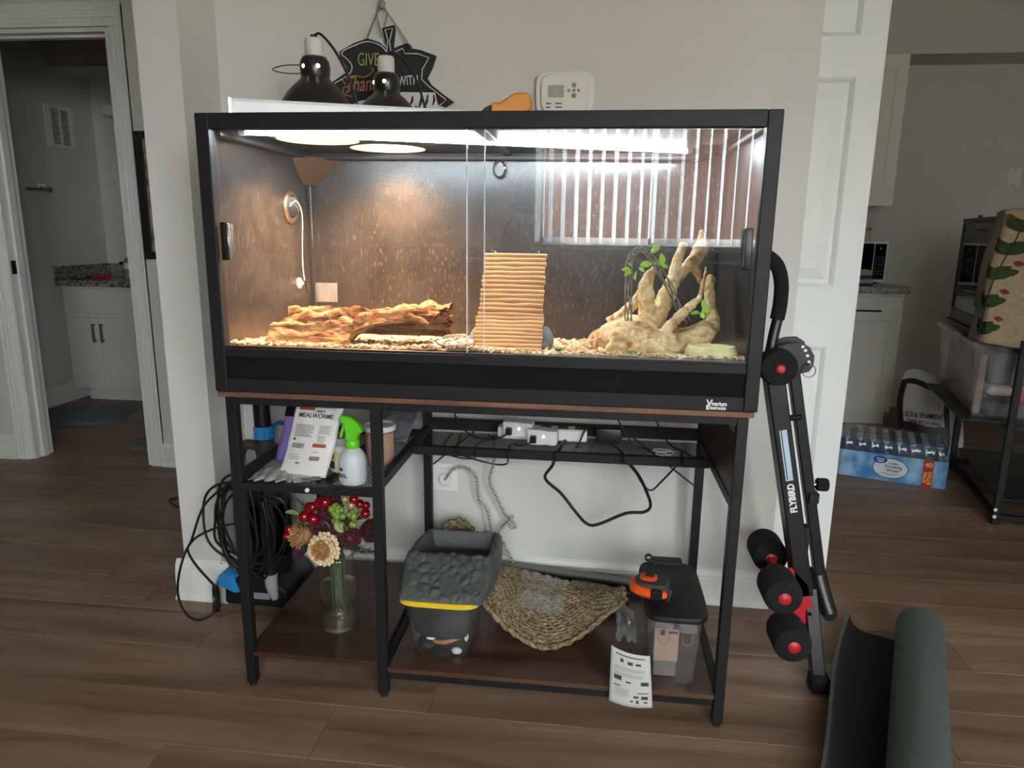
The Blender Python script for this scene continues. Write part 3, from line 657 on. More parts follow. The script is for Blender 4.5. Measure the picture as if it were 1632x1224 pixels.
def stone(c, r, lab, seed, mat='stone_grey', sq=(1, 1, 1)):
    mb = MB().sph(c, (r[0], r[1], r[2]), 24, 16)
    for v in mb.bm.verts:
        d = (v.co - Vector(c)); v.co = Vector(c) + d * (1 + 0.18 * mn.fractal(d * 22 + Vector((seed, 0, 0)), 1, 2, 3))
    return tag(mk('stone', mb, mat, smooth='all'), lab, 'stone', 'stones propping the rod bridge')
stone((0.600, 0.125, 0.905), (0.022, 0.03, 0.03), 'rough grey stone under the bridge on the log side', 1)
stone((0.752, 0.120, 0.902), (0.022, 0.03, 0.032), 'rough grey stone under the bridge on the driftwood side', 5)
# ---- driftwood: one branching body
bark('driftwood', (146, 108, 70), (206, 174, 126), (238, 220, 178), 22, 0.8, 0.5)
dw = MB()
dw.tube([(0.862, 0.15, 0.897), (0.89, 0.14, 0.908), (0.925, 0.12, 0.915), (0.965, 0.11, 0.912), (1.0, 0.11, 0.905), (1.035, 0.12, 0.897)], [0.012, 0.028, 0.042, 0.044, 0.036, 0.02], 14, 4)
dw.tube([(0.90, 0.18, 0.91), (0.95, 0.17, 0.925), (1.0, 0.16, 0.92), (1.03, 0.15, 0.9)], [0.02, 0.036, 0.036, 0.022], 12, 4)
for k in range(9):   # root ridges fanning down the front
    a = k / 8.0; xx = 0.905 + 0.11 * a
    dw.tube([(0.955 + 0.03 * (a - 0.5), 0.085, 0.948), (xx + 0.01, 0.062, 0.925), (xx, 0.045, 0.902), (xx - 0.012 + 0.024 * a, 0.036, 0.884)], [0.006, 0.009, 0.009, 0.006], 8, 4)
dw.tube([(0.997, 0.15, 0.925), (0.992, 0.155, 0.955), (0.987, 0.16, 0.99), (0.984, 0.16, 1.027), (0.991, 0.162, 1.052), (1.003, 0.165, 1.076)], [0.026, 0.021, 0.019, 0.018, 0.013, 0.003], 12, 4)
dw.tube([(1.010, 0.165, 0.925), (1.018, 0.19, 0.962), (1.038, 0.21, 1.007), (1.049, 0.23, 1.043), (1.062, 0.25, 1.089), (1.077, 0.27, 1.126)], [0.022, 0.021, 0.022, 0.014, 0.013, 0.009], 12, 4)
dw.tube([(1.036, 0.215, 1.012), (1.075, 0.26, 1.055), (1.102, 0.28, 1.083), (1.122, 0.30, 1.112), (1.124, 0.30, 1.134), (1.120, 0.30, 1.158)], [0.014, 0.013, 0.015, 0.020, 0.013, 0.003], 12, 4)
dw.tube([(1.092, 0.28, 1.092), (1.111, 0.27, 1.06), (1.123, 0.26, 1.031)], [0.011, 0.010, 0.006], 10, 4)
dw.tube([(1.015, 0.09, 0.922), (1.05, 0.12, 0.957), (1.088, 0.15, 0.989), (1.110, 0.17, 1.012), (1.121, 0.20, 1.074)], [0.012, 0.012, 0.011, 0.006, 0.003], 10, 4)
dw.tube([(1.015, 0.10, 0.902), (1.074, 0.11, 0.908), (1.121, 0.14, 0.930), (1.142, 0.17, 0.952), (1.136, 0.20, 0.987), (1.136, 0.22, 1.030), (1.142, 0.23, 1.054)], [0.026, 0.025, 0.026, 0.017, 0.013, 0.013, 0.009], 12, 4)
dw.tube([(1.05, 0.19, 0.92), (1.093, 0.21, 0.921), (1.137, 0.19, 0.945)], [0.014, 0.012, 0.012], 10, 4)
dw.tube([(0.972, 0.2, 1.020), (0.968, 0.2, 0.994), (0.939, 0.19, 0.965), (0.905, 0.18, 0.938)], [0.005, 0.012, 0.013, 0.016], 10, 4)
for v in dw.bm.verts:
    n = mn.fractal(v.co * 30, 1, 2, 4); v.co += Vector((n, mn.noise(v.co * 41), mn.noise(v.co * 37 + Vector((4, 4, 4))))) * 0.0035
o = mk('driftwood', dw, 'driftwood', smooth='all'); tag(o, 'gnarled pale driftwood stump with upright branches in the terrarium', 'driftwood')
rm = o.modifiers.new('fuse', 'REMESH'); rm.mode = 'VOXEL'; rm.voxel_size = 0.0026; rm.use_smooth_shade = True
tx = bpy.data.textures.new('driftwood_relief', 'CLOUDS'); tx.noise_scale = 0.012; tx.noise_depth = 4
dm = o.modifiers.new('relief', 'DISPLACE'); dm.texture = tx; dm.strength = 0.006; dm.mid_level = 0.5; dm.texture_coords = 'LOCAL'
# ---- twisted vine with leaves
pm('vine_grey', (120, 116, 106), 0.8, var=0.4, scale=90)
pm('leaf_green', (150, 200, 70), 0.45, var=0.2, scale=60, sub=0)
vine = thing('artificial_vine', (0.97, 0.1, 0.93), 'grey twisted vine with light green leaves arched over the driftwood', 'vine')
vp = [(0.946, 0.105, 0.938), (0.943, 0.105, 0.98), (0.942, 0.11, 1.015), (0.941, 0.115, 1.06), (0.942, 0.12, 1.090), (0.955, 0.125, 1.110), (0.974, 0.13, 1.112), (0.994, 0.135, 1.092), (1.016, 0.14, 1.06), (1.042, 0.15, 1.018), (1.058, 0.155, 0.985), (1.08, 0.15, 0.955)]
for k in range(6):
    pts = []
    for i, p in enumerate(vp):
        a = i * 0.9 + k * 1.26; pts.append(Vector(p) + Vector((0.008 * math.cos(a), 0.006 * math.sin(a * 1.3), 0.006 * math.sin(a))))
    mk('strand', MB().tube(pts, 0.0016, 6, 4), 'vine_grey', vine, True)
def leaf(name, c, L, W, M, mat, parent, curl=0.2):
    def f(u, v):
        w = W * math.sin(PI * min(1, u * 0.97 + 0.03)) ** 0.8; t = (v - 0.5) * 2
        return M @ Vector((u * L, t * w, curl * L * (u * u) * -0.6 + abs(t) * w * 0.35))
    return mk(name, MB().grid(f, 8, 5, thick=0.0004), mat, parent, 'all')
for (x, y, z, yaw, tilt, s) in ((0.99, 0.125, 1.108, 0.4, -0.7, 0.026), (0.985, 0.12, 1.108, -0.4, -0.2, 0.016), (0.965, 0.11, 1.078, 0.1, -0.25, 0.028), (0.962, 0.11, 1.074, -0.3, 0.5, 0.016), (0.958, 0.105, 1.068, -1.9, 0.9, 0.026), (0.945, 0.10, 1.068, 2.9, -0.1, 0.022), (0.946, 0.10, 1.064, 2.6, 0.4, 0.020), (0.948, 0.10, 1.072, 2.2, -0.7, 0.018), (1.012, 0.13, 1.078, 1.2, -1.3, 0.030), (1.010, 0.13, 1.08, 2.5, -0.2, 0.018), (1.012, 0.13, 1.08, -0.2, 0.3, 0.018), (1.108, 0.13, 0.978, 0.1, -0.2, 0.026), (1.106, 0.13, 0.974, 2.8, 0.1, 0.022), (1.108, 0.13, 0.975, -1.2, 0.7, 0.018), (1.110, 0.13, 0.985, 1.0, -1.2, 0.022)):
    leaf('leaf', None, s, s * 0.30, T(x, y, z) @ RZ(yaw) @ RY(tilt) @ RX(0.9), 'leaf_green', vine)
pm('succulent_green', (84, 140, 66), 0.5, var=0.2, scale=40)
for (x, y, s, lab) in ((0.792, 0.075, 0.017, 'small green plastic succulent beside the rod bridge'), (0.950, 0.030, 0.014, 'tiny green succulent in front of the driftwood')):
    t = thing('succulent', (x, y, ground_z(x, y)), lab, 'plant', 'small succulents on the chips')
    for k in range(11):
        leaf('leaf', None, s * random.uniform(0.8, 1.1), s * 0.22, T(x, y, ground_z(x, y) + 0.003) @ RZ(k * 2.4) @ RY(-0.25 - 0.08 * k), 'succulent_green', t, 0.3)
# ---- pale green stone-look dish at the front and a white card
pm('dish_cream', (216, 212, 160), 0.6, var=0.12, scale=30, bump=0.3, bscale=60)
dd = MB()
def dishf(u, v):
    a = 2 * PI * u; n = 1 + 0.05 * mn.noise(Vector((math.cos(a) * 2, math.sin(a) * 2, 0)))
    prof = [(1.0, 0.0), (0.97, 0.014), (0.86, 0.024), (0.74, 0.024), (0.62, 0.010), (0.0, 0.008)]
    i = min(int(v * 5), 4); t = v * 5 - i; r = prof[i][0] * (1 - t) + prof[i + 1][0] * t; z = prof[i][1] * (1 - t) + prof[i + 1][1] * t
    return Vector((1.125 + 0.058 * r * n * math.cos(a), 0.066 + 0.034 * r * n * math.sin(a), 0.886 + z + 0.0015 * mn.noise(Vector((a * 3, v * 6, 1)))))
dd.grid(dishf, 48, 16, closeu=True)
tag(mk('food_dish', dd, 'dish_cream', smooth='all'), 'pale yellow-green rock dish by the front glass', 'dish')
tag(mk('flat_moss_rock', MB().grid(lambda u, v: Vector((0.975 + 0.095 * u, 0.030 + 0.03 * v, 0.889 + 0.010 * math.sin(PI * min(1, u + 0.1)) * math.sin(PI * (0.15 + 0.8 * v)) + 0.002 * mn.noise(Vector((u * 6, v * 3, 0))))), 24, 10, thick=0.006), 'dish_cream', smooth='all'), 'flat cream rock slab lying in front of the driftwood', 'rock')
tag(mk('white_saucer', MB().lathe([(0.0, 0.002), (0.03, 0.002), (0.042, 0.008), (0.044, 0.0085), (0.043, 0.005), (0.032, 0.0), (0.0, 0.0)], 32, (0.555, 0.068, 0.894)), 'white_plastic', smooth=True), 'shallow white saucer on the chips by the front glass', 'saucer')
# ---- probe hanging from the cable vent
pr = thing('probe', (0.03, 0.47, 0.985), 'small white sensor probe hanging on a thin cable from the round vent', 'sensor')
mk('cable', MB().tube([(0.014, 0.43, 1.21), (0.03, 0.44, 1.225), (0.035, 0.462, 1.19), (0.030, 0.468, 1.12), (0.028, 0.466, 1.05), (0.030, 0.47, 1.0)], 0.0013, 6, 5), 'white_plastic', pr, True)
mk('suction_cup', MB().lathe([(0.016, 0), (0.015, 0.004), (0.006, 0.009), (0.004, 0.014), (0.0, 0.014)], 20, M=T(0.0125, 0.47, 0.995) @ RY(PI / 2)), 'ceramic', pr, True)
mk('tip', MB().cyl((0.030, 0.47, 1.004), (0.034, 0.48, 0.965), 0.003, 0.002, 10), 'black_plastic', pr, True)
# ---- coiled cable against the back panel
cc = thing('cable_coil', (0.585, 0.55, 1.30), 'coiled black sensor cable hanging inside the terrarium behind the glass join', 'cable')
for k in range(4):
    pts = [(0.585 + (0.015 + 0.001 * k) * math.cos(a * PI / 6), 0.56 - 0.002 * k, 1.322 + (0.021 + 0.001 * k) * math.sin(a * PI / 6)) for a in range(12)]
    mk('loop', MB().tube(pts, 0.0016, 6, 2, closed=True), 'black_plastic', cc, True)
mk('lead', MB().tube([(0.573, 0.558, 1.335), (0.572, 0.56, 1.355)], 0.0014, 6, 1).tube([(0.60, 0.558, 1.33), (0.592, 0.56, 1.355)], 0.0014, 6, 1), 'black_plastic', cc, True)
mk('tie', MB().tube([(0.598, 0.554, 1.325), (0.604, 0.554, 1.325)], 0.003, 6, 1), 'white_plastic', cc)
# ================================================================== DESK
pm('desk_metal', (26, 26, 27), 0.5, var=0.08, scale=60, bump=0.05, bscale=600, spec=0.3)
wood('desk_board', ((44, 29, 22), (68, 46, 35), (90, 63, 48)), 0.3, 0, 1.3, bump=0.06, spec=0.5)
wood('desk_edge', ((78, 50, 37), (108, 74, 56), (134, 96, 74)), 0.5, 0, 3.0, bump=0.1)
m, nt, bsdf, out = _new('metal_mesh'); N = nt.nodes; Lk = nt.links
tc = N.new('ShaderNodeTexCoord'); sx = N.new('ShaderNodeSeparateXYZ'); Lk.new(tc.outputs['Object'], sx.inputs[0])
def _diag(sgn):
    a = N.new('ShaderNodeMath'); a.operation = 'MULTIPLY_ADD'; a.inputs[1].default_value = sgn; Lk.new(sx.outputs[1], a.inputs[0]); Lk.new(sx.outputs[0], a.inputs[2])
    c = N.new('ShaderNodeMath'); c.operation = 'MULTIPLY'; c.inputs[1].default_value = 1 / 0.008; Lk.new(a.outputs[0], c.inputs[0])
    f = N.new('ShaderNodeMath'); f.operation = 'FRACT'; Lk.new(c.outputs[0], f.inputs[0])
    g = N.new('ShaderNodeMath'); g.operation = 'LESS_THAN'; g.inputs[1].default_value = 0.24; Lk.new(f.outputs[0], g.inputs[0]); return g.outputs[0]
mxm = N.new('ShaderNodeMath'); mxm.operation = 'MAXIMUM'; Lk.new(_diag(0.6), mxm.inputs[0]); Lk.new(_diag(-0.6), mxm.inputs[1])
tr = N.new('ShaderNodeBsdfTransparent'); mx = N.new('ShaderNodeMixShader'); Lk.new(mxm.outputs[0], mx.inputs[0]); Lk.new(tr.outputs[0], mx.inputs[1]); Lk.new(bsdf.outputs[0], mx.inputs[2]); Lk.new(mx.outputs[0], out.inputs[0])
bsdf.inputs['Base Color'].default_value = (0.016, 0.016, 0.017, 1); bsdf.inputs['Roughness'].default_value = 0.45

desk = thing('desk', (0.61, 0.27, 0), 'dark metal desk with brown boards and mesh shelves carrying the terrarium', 'desk')
DT = 0.7785
LXS = [(0.016, 0.040), (0.364, 0.388), (1.182, 1.206)]
RY0, RY1 = 0.51, 0.534
mk('desktop', B(0.004, 0.388, 0.0, 0.55, DT - 0.0125, DT - 0.0005, 0.001), 'desk_edge', desk)
mk('desktop', B(0.3885, 1.214, 0.0, 0.55, DT - 0.0125, DT - 0.0005, 0.001), 'desk_edge', desk)
for a, c_ in LXS:
    mk('leg', B(a, c_, 0.010, 0.034, 0.008, DT - 0.013, 0.0015), 'desk_metal', desk)
    mk('leg', B(a, c_, RY0, RY1, 0.008, DT - 0.013, 0.0015), 'desk_metal', desk)
    for yy in (0.022, 0.522): mk('foot', MB().cyl(((a + c_) / 2, yy, 0), ((a + c_) / 2, yy, 0.0085), 0.0105, 0.009, 12), 'black_plastic', desk, True)
for (a, c_) in ((0.040, 0.364), (0.388, 1.182)):
    mk('top_rail', B(a, c_, 0.010, 0.030, DT - 0.032, DT - 0.013, 0.001), 'desk_metal', desk)
    mk('top_rail', B(a, c_, RY0, RY1, DT - 0.038, DT - 0.013, 0.001), 'desk_metal', desk)
for a, c_ in LXS:
    mk('side_rail', B(a + 0.002, c_ - 0.002, 0.034, RY0, DT - 0.035, DT - 0.013, 0.001), 'desk_metal', desk)
    mk('side_rail', B(a + 0.002, c_ - 0.002, 0.034, RY0, 0.548, 0.572, 0.001), 'desk_metal', desk)
    mk('side_rail', B(a + 0.002, c_ - 0.002, 0.034, RY0, 0.064, 0.086, 0.001), 'desk_metal', desk)
# upper mesh shelf on the left
sh = mk('mesh_shelf', B(0.040, 0.364, 0.030, RY0, 0.5485, 0.5495), 'metal_mesh', desk)
mk('shelf_lip', B(0.040, 0.364, 0.012, 0.030, 0.532, 0.552, 0.001), 'desk_metal', desk)
mk('shelf_lip', B(0.040, 0.364, RY0, RY1, 0.532, 0.552, 0.001), 'desk_metal', desk)
mk('shelf_brace', B(0.225, 0.245, 0.030, RY0, 0.5365, 0.548), 'desk_metal', desk)
mk('screw_cover', MB().cyl((0.205, 0.0122, 0.5425), (0.205, 0.0085, 0.5425), 0.0052, n=16), 'white_plastic', desk, True)
# deep mesh tray across the back on the right
mk('tray_rail', B(0.388, 1.182, 0.300, 0.316, 0.548, 0.572, 0.001), 'desk_metal', desk)
mk('tray_rail', B(0.388, 1.182, RY0, RY1, 0.560, 0.592, 0.001), 'desk_metal', desk)
mk('mesh_tray', B(0.388, 1.182, 0.316, RY0, 0.5535, 0.5545), 'metal_mesh', desk)
mk('tray_brace', B(0.775, 0.79, 0.316, RY0, 0.542, 0.553), 'desk_metal', desk)
# brown panel on the far right side, under the top
mk('side_board', B(1.186, 1.200, 0.036, RY0, 0.572, 0.715), wood('side_board_wood', ((38, 28, 22), (58, 44, 35), (74, 58, 47)), 0.5, 1, 1.5), desk)
# bottom boards
mk('bottom_board', B(0.020, 0.364, 0.012, RY1, 0.086, 0.098, 0.001), 'desk_board', desk)
mk('bottom_board', B(0.388, 1.186, 0.014, RY1, 0.070, 0.082, 0.001), 'desk_board', desk)
mk('bottom_rail', B(0.388, 1.182, 0.018, 0.036, 0.050, 0.069, 0.001), 'desk_metal', desk)
mk('bottom_rail', B(0.388, 1.182, RY0, RY1, 0.050, 0.069, 0.001), 'desk_metal', desk)
mk('bottom_rail', B(0.040, 0.364, RY0, RY1, 0.064, 0.0855, 0.001), 'desk_metal', desk)
for zz in (0.655, 0.575):
    mk('bolt', MB().cyl((1.2065, 0.022, zz), (1.2015, 0.022, zz), 0.0045, n=10).cyl((1.1945, 0.0100, zz), (1.1945, 0.0080, zz), 0.0045, n=12), 'black_plastic', desk, True)
# cross strings tying the back legs
mk('cross_brace', MB().tube([(0.392, 0.522, 0.445), (0.52, 0.522, 0.556)], 0.0025, 6, 1), 'desk_metal', desk)
mk('cross_brace', MB().tube([(1.18, 0.522, 0.42), (0.98, 0.522, 0.57)], 0.0025, 6, 1), 'desk_metal', desk)
# ================================================================== ON TOP OF / BEHIND THE TERRARIUM
pm('board_black', (38, 38, 42), 0.8, var=0.12, scale=18)
pm('chalk_white', (214, 212, 208), 0.9, var=0.06, scale=80)
pm('chalk_lime', (172, 180, 84), 0.9, var=0.06)
pm('chalk_orange', (176, 120, 78), 0.9, var=0.08)
pm('ribbon_grey', (136, 134, 132), 0.8, var=0.2, scale=120)
sg = thing('leaf_sign', (0.25, 0.6, 1.449), 'black leaf-shaped chalk sign hanging on the wall behind the heat lamps', 'sign')
outl = [(0.241, 1.708), (0.263, 1.713), (0.277, 1.715), (0.277, 1.697), (0.271, 1.653), (0.286, 1.659), (0.309, 1.667), (0.322, 1.664), (0.328, 1.653), (0.354, 1.648), (0.396, 1.633), (0.384, 1.601), (0.369, 1.575), (0.381, 1.557), (0.421, 1.527), (0.447, 1.51), (0.413, 1.491), (0.339, 1.475), (0.257, 1.449), (0.133, 1.472), (0.059, 1.503), (0.039, 1.53), (0.078, 1.56), (0.133, 1.593), (0.134, 1.607), (0.116, 1.632), (0.113, 1.648), (0.157, 1.67), (0.198, 1.682), (0.234, 1.67), (0.252, 1.654)]
mk('board', MB().prism(outl, 0.598, 0.609), 'board_black', sg)
def chalk(pts, r=0.0014, mat='chalk_white', y=0.5975, sm=3, name='chalk_line'):
    return mk(name, MB().tube([(a, y, c_) for a, c_ in pts], r, 6, sm), mat, sg)
chalk([(0.252, 1.646), (0.234, 1.663), (0.198, 1.673), (0.161, 1.664), (0.12, 1.645), (0.139, 1.625), (0.15, 1.607), (0.138, 1.585), (0.096, 1.563), (0.07, 1.545)])
chalk([(0.276, 1.644), (0.301, 1.654), (0.306, 1.64), (0.343, 1.639), (0.376, 1.628), (0.356, 1.597), (0.354, 1.571), (0.373, 1.553), (0.425, 1.515), (0.405, 1.5)], sm=1)
chalk([(0.2525, 1.645), (0.2575, 1.675), (0.25, 1.703), (0.272, 1.707), (0.262, 1.672), (0.2655, 1.645)], sm=1)
text('lettering', 'GIVE', 0.050, T(0.166, 0.5972, 1.625) @ FRONT @ RZ(-0.03), 'chalk_lime', sg, align='LEFT', sx=0.62, bold=-0.0006)
text('lettering', 'Thanks', 0.060, T(0.124, 0.5972, 1.556) @ FRONT @ RZ(0.06), 'chalk_orange', sg, align='LEFT', sx=0.66, shear=0.35)
chalk([(0.128, 1.560), (0.120, 1.572), (0.130, 1.580), (0.160, 1.582), (0.185, 1.578), (0.205, 1.588), (0.214, 1.598), (0.205, 1.603)], 0.0016, 'chalk_orange')
chalk([(0.128, 1.537), (0.139, 1.543), (0.137, 1.553), (0.124, 1.552), (0.119, 1.541), (0.13, 1.53), (0.148, 1.527)], 0.0014, 'chalk_orange')
text('lettering', 'WITH', 0.037, T(0.3145, 0.5972, 1.567) @ FRONT @ RZ(0.05), 'chalk_white', sg, sx=0.62, bold=0.0002)
ban = mk('banner', MB().prism([(0.14, 1.495), (0.16, 1.512), (0.296, 1.537), (0.392, 1.535), (0.401, 1.50), (0.43, 1.492), (0.413, 1.4915), (0.339, 1.476), (0.257, 1.451), (0.15, 1.472)], 0.5965, 0.598), 'chalk_white', sg)
for x0, z0, x1, z1 in ((0.318, 1.500, 0.326, 1.526), (0.342, 1.490, 0.352, 1.528), (0.356, 1.488, 0.372, 1.530), (0.298, 1.48, 0.304, 1.50), (0.33, 1.484, 0.336, 1.50), (0.385, 1.50, 0.388, 1.53)):
    mk('brush_stroke', MB().tube([(x0, 0.596, z0), ((x0 + x1) / 2 + 0.004, 0.596, (z0 + z1) / 2), (x1, 0.596, z1)], [0.001, 0.004, 0.0015], 6, 3), 'board_black', ban)
for pts in ([(0.198, 1.68), (0.22, 1.727), (0.241, 1.772), (0.244, 1.80)], [(0.328, 1.651), (0.288, 1.708), (0.248, 1.764), (0.242, 1.80)], [(0.241, 1.772), (0.229, 1.752), (0.233, 1.72), (0.243, 1.685)], [(0.246, 1.768), (0.258, 1.748), (0.255, 1.73), (0.249, 1.71)]):
    mk('ribbon', MB().tube([(a, 0.594, c_) for a, c_ in pts], 0.0052, 6, 4, flat=0.25), 'ribbon_grey', sg, True)
mk('ribbon_knot', MB().sph((0.244, 0.592, 1.768), (0.011, 0.008, 0.012), 12, 8), 'ribbon_grey', sg, True)
mk('ribbon_loop', MB().tube([(0.244, 0.594, 1.772), (0.236, 0.594, 1.82), (0.24, 0.594, 1.86), (0.25, 0.594, 1.82), (0.246, 0.594, 1.772)], 0.004, 6, 4, flat=0.3), 'ribbon_grey', sg, True)
mk('nail', MB().cyl((0.241, 0.61, 1.861), (0.241, 0.588, 1.861), 0.0018, n=8), 'steel_dark', sg)
# thermostat
pm('thermo_white', (222, 221, 214), 0.45, var=0.015)
pm('lcd', (150, 164, 158), 0.25, var=0.08, scale=60)
pm('dark_print', (84, 84, 80), 0.7, var=0.05)
th = thing('thermostat', (0.764, 0.6, 1.465), 'white programmable thermostat with small grey screen on the wall', 'thermostat')
def roundrect(x0, x1, z0, z1, bulge, n=10, r=0.016):
    cx, cz = (x0 + x1) / 2, (z0 + z1) / 2; hx, hz = (x1 - x0) / 2, (z1 - z0) / 2; P = []
    for i in range(64):
        a = 2 * PI * i / 64; c_, s_ = math.cos(a), math.sin(a); e = 2 / 5.0
        P.append((cx + hx * math.copysign(abs(c_) ** e, c_), cz + hz * math.copysign(abs(s_) ** e, s_)))
    return P
mk('back_plate', MB().prism(roundrect(0.682, 0.846, 1.472, 1.587, 0), 0.592, 0.6095, bev=0.002), 'thermo_white', th)
mk('front_cover', MB().prism(roundrect(0.697, 0.831, 1.477, 1.579, 0), 0.583, 0.592, bev=0.003), 'thermo_white', th)
mk('screen', B(0.717, 0.762, 0.5815, 0.584, 1.517, 1.549, 0.001), 'lcd', th)
for dx, dz, r in ((0.789, 1.548, 0.0065), (0.789, 1.521, 0.0065), (0.775, 1.5345, 0.0045), (0.789, 1.5345, 0.0045), (0.802, 1.5345, 0.0045)):
    mk('button', MB().lathe([(r * 0.6, -0.0018), (r, -0.0012), (r, 0.0018)], 16, M=T(dx, 0.5825, dz) @ RX(-PI / 2), cap0=True), pm('button_olive', (140, 132, 96), 0.5) if 'button_olive' not in M_ else 'button_olive', th)
for x0, x1, z in ((0.712, 0.726, 1.499), (0.738, 0.756, 1.499), (0.712, 0.724, 1.489), (0.738, 0.756, 1.489)):
    mk('print', B(x0, x1, 0.5825, 0.5832, z, z + 0.0035), 'dark_print', th)
# infrared thermometer gun lying on the screen top
pm('gun_orange', (214, 140, 58), 0.5, var=0.05)
ir = thing('thermometer_gun', (0.665, 0.1, 1.366), 'orange infrared thermometer gun lying on the terrarium top', 'thermometer')
mk('body', MB().prism([(0.630, 1.367), (0.630, 1.418), (0.637, 1.421), (0.648, 1.418), (0.680, 1.438), (0.709, 1.4385), (0.717, 1.430), (0.718, 1.41), (0.712, 1.400), (0.69, 1.394), (0.67, 1.388), (0.66, 1.367)], 0.08, 0.122, bev=0.004), 'gun_orange', ir, True)
mk('nozzle', MB().prism([(0.606, 1.372), (0.606, 1.398), (0.614, 1.408), (0.6305, 1.416), (0.6305, 1.370)], 0.084, 0.118, bev=0.003), 'black_plastic', ir, True)
mk('handle', B(0.66, 0.712, 0.088, 0.114, 1.3665, 1.402, 0.006, seg=2), 'gun_orange', ir, True)

# ================================================================== CABLES, OUTLET, TRAY
op = thing('wall_outlet', (0.39, 0.606, 0.325), 'white double outlet plate low on the wall behind the desk', 'outlet')
mk('plate', B(0.328, 0.452, 0.604, 0.6095, 0.326, 0.422, 0.002), 'white_plastic', op)
for xx in (0.352, 0.412):
    mk('socket', B(xx - 0.015, xx + 0.015, 0.602, 0.6045, 0.342, 0.405, 0.002), 'thermo_white', op)
def braided(name):
    m, nt, b, out = _new(name); N = nt.nodes; L = nt.links
    tc = N.new('ShaderNodeTexCoord'); ck = N.new('ShaderNodeTexChecker'); ck.inputs['Scale'].default_value = 190; L.new(tc.outputs['Object'], ck.inputs['Vector'])
    ck.inputs['Color1'].default_value = (*srgb((196, 194, 190)), 1); ck.inputs['Color2'].default_value = (*srgb((92, 92, 92)), 1); L.new(ck.outputs[0], b.inputs['Base Color']); b.inputs['Roughness'].default_value = 0.8
    return m
braided('braid')
c1 = thing('extension_cord', (0.5, 0.57, 0.10), 'grey braided cord with a flat round plug in the wall outlet', 'cord')
mk('plug', MB().lathe([(0.0, 0.014), (0.017, 0.013), (0.021, 0.008), (0.021, 0.0)], 24, M=T(0.412, 0.602, 0.37) @ RX(PI / 2)), 'thermo_white', c1, True)
mk('cord', MB().tube([(0.414, 0.588, 0.372), (0.43, 0.58, 0.395), (0.445, 0.57, 0.414), (0.481, 0.565, 0.424), (0.518, 0.56, 0.399), (0.529, 0.56, 0.323), (0.555, 0.56, 0.286), (0.569, 0.56, 0.209), (0.572, 0.56, 0.15), (0.568, 0.56, 0.088)], 0.0044, 8, 6), 'braid', c1, True)
c2 = thing('braided_cable', (0.6, 0.56, 0.09), 'grey braided cable with a loop knot hanging from the mesh tray', 'cord')
mk('cord', MB().tube([(0.579, 0.50, 0.556), (0.579, 0.545, 0.52), (0.576, 0.555, 0.448), (0.562, 0.56, 0.386), (0.584, 0.56, 0.334), (0.614, 0.56, 0.274), (0.640, 0.56, 0.252), (0.648, 0.555, 0.238), (0.632, 0.55, 0.238), (0.628, 0.553, 0.262), (0.636, 0.566, 0.268), (0.6, 0.57, 0.226), (0.596, 0.565, 0.203), (0.634, 0.56, 0.126), (0.648, 0.558, 0.088)], 0.0042, 8, 6), 'braid', c2, True)
pm('cable_black', (22, 22, 23), 0.45, var=0.05)
def cable(pts, r, lab): tag(mk('cable', MB().tube(pts, r, 8, 6), 'cable_black', smooth=True), lab, 'cable', 'black cables under the terrarium')
cable([(0.80, 0.46, 0.560), (0.782, 0.40, 0.558), (0.778, 0.30, 0.5750), (0.778, 0.290, 0.562), (0.769, 0.33, 0.525), (0.746, 0.40, 0.462), (0.792, 0.42, 0.411), (0.833, 0.42, 0.36), (0.868, 0.42, 0.323), (0.901, 0.42, 0.322), (0.979, 0.42, 0.361), (1.030, 0.42, 0.368), (1.048, 0.42, 0.390), (1.03, 0.41, 0.442), (1.005, 0.40, 0.489), (0.968, 0.36, 0.54), (0.955, 0.294, 0.562), (0.953, 0.32, 0.5765), (0.94, 0.42, 0.560)], 0.0046, 'thick black power cable drooping in a wide loop below the mesh tray')
cable([(0.93, 0.45, 0.558), (0.955, 0.32, 0.577), (0.961, 0.2925, 0.560), (0.991, 0.40, 0.509), (1.02, 0.42, 0.456), (1.047, 0.42, 0.435), (1.077, 0.42, 0.466), (1.105, 0.36, 0.53), (1.112, 0.293, 0.56), (1.112, 0.33, 0.577), (1.12, 0.43, 0.558)], 0.003, 'thin black cable hanging in a V at the far end of the tray')
cable([(0.49, 0.46, 0.558), (0.508, 0.32, 0.577), (0.511, 0.2925, 0.56), (0.548, 0.40, 0.507), (0.603, 0.42, 0.489), (0.636, 0.40, 0.501), (0.65, 0.294, 0.558), (0.652, 0.33, 0.5775), (0.66, 0.42, 0.558)], 0.0027, 'thin black cable in a shallow loop at the near end of the tray')
cable([(0.46, 0.48, 0.558), (0.472, 0.32, 0.577), (0.474, 0.2925, 0.56), (0.514, 0.36, 0.523), (0.548, 0.36, 0.525), (0.560, 0.293, 0.56), (0.563, 0.33, 0.577), (0.58, 0.44, 0.558)], 0.0022, 'short thin cable looped just under the tray edge')
cable([(0.46, 0.56, 0.76), (0.45, 0.50, 0.68), (0.48, 0.47, 0.60), (0.53, 0.45, 0.562), (0.60, 0.44, 0.56), (0.63, 0.45, 0.575)], 0.0025, 'black cable dropping from the terrarium onto the tray near the plug adapters')
cable([(0.90, 0.50, 0.74), (0.93, 0.46, 0.66), (0.98, 0.43, 0.58), (1.02, 0.42, 0.558), (1.06, 0.36, 0.558)], 0.0024, 'black cable dropping onto the middle of the mesh tray')
cable([(1.03, 0.56, 0.74), (1.05, 0.49, 0.64), (1.09, 0.45, 0.57), (1.13, 0.40, 0.558), (1.165, 0.34, 0.558)], 0.0024, 'black cable dropping onto the tray by the brown side board')
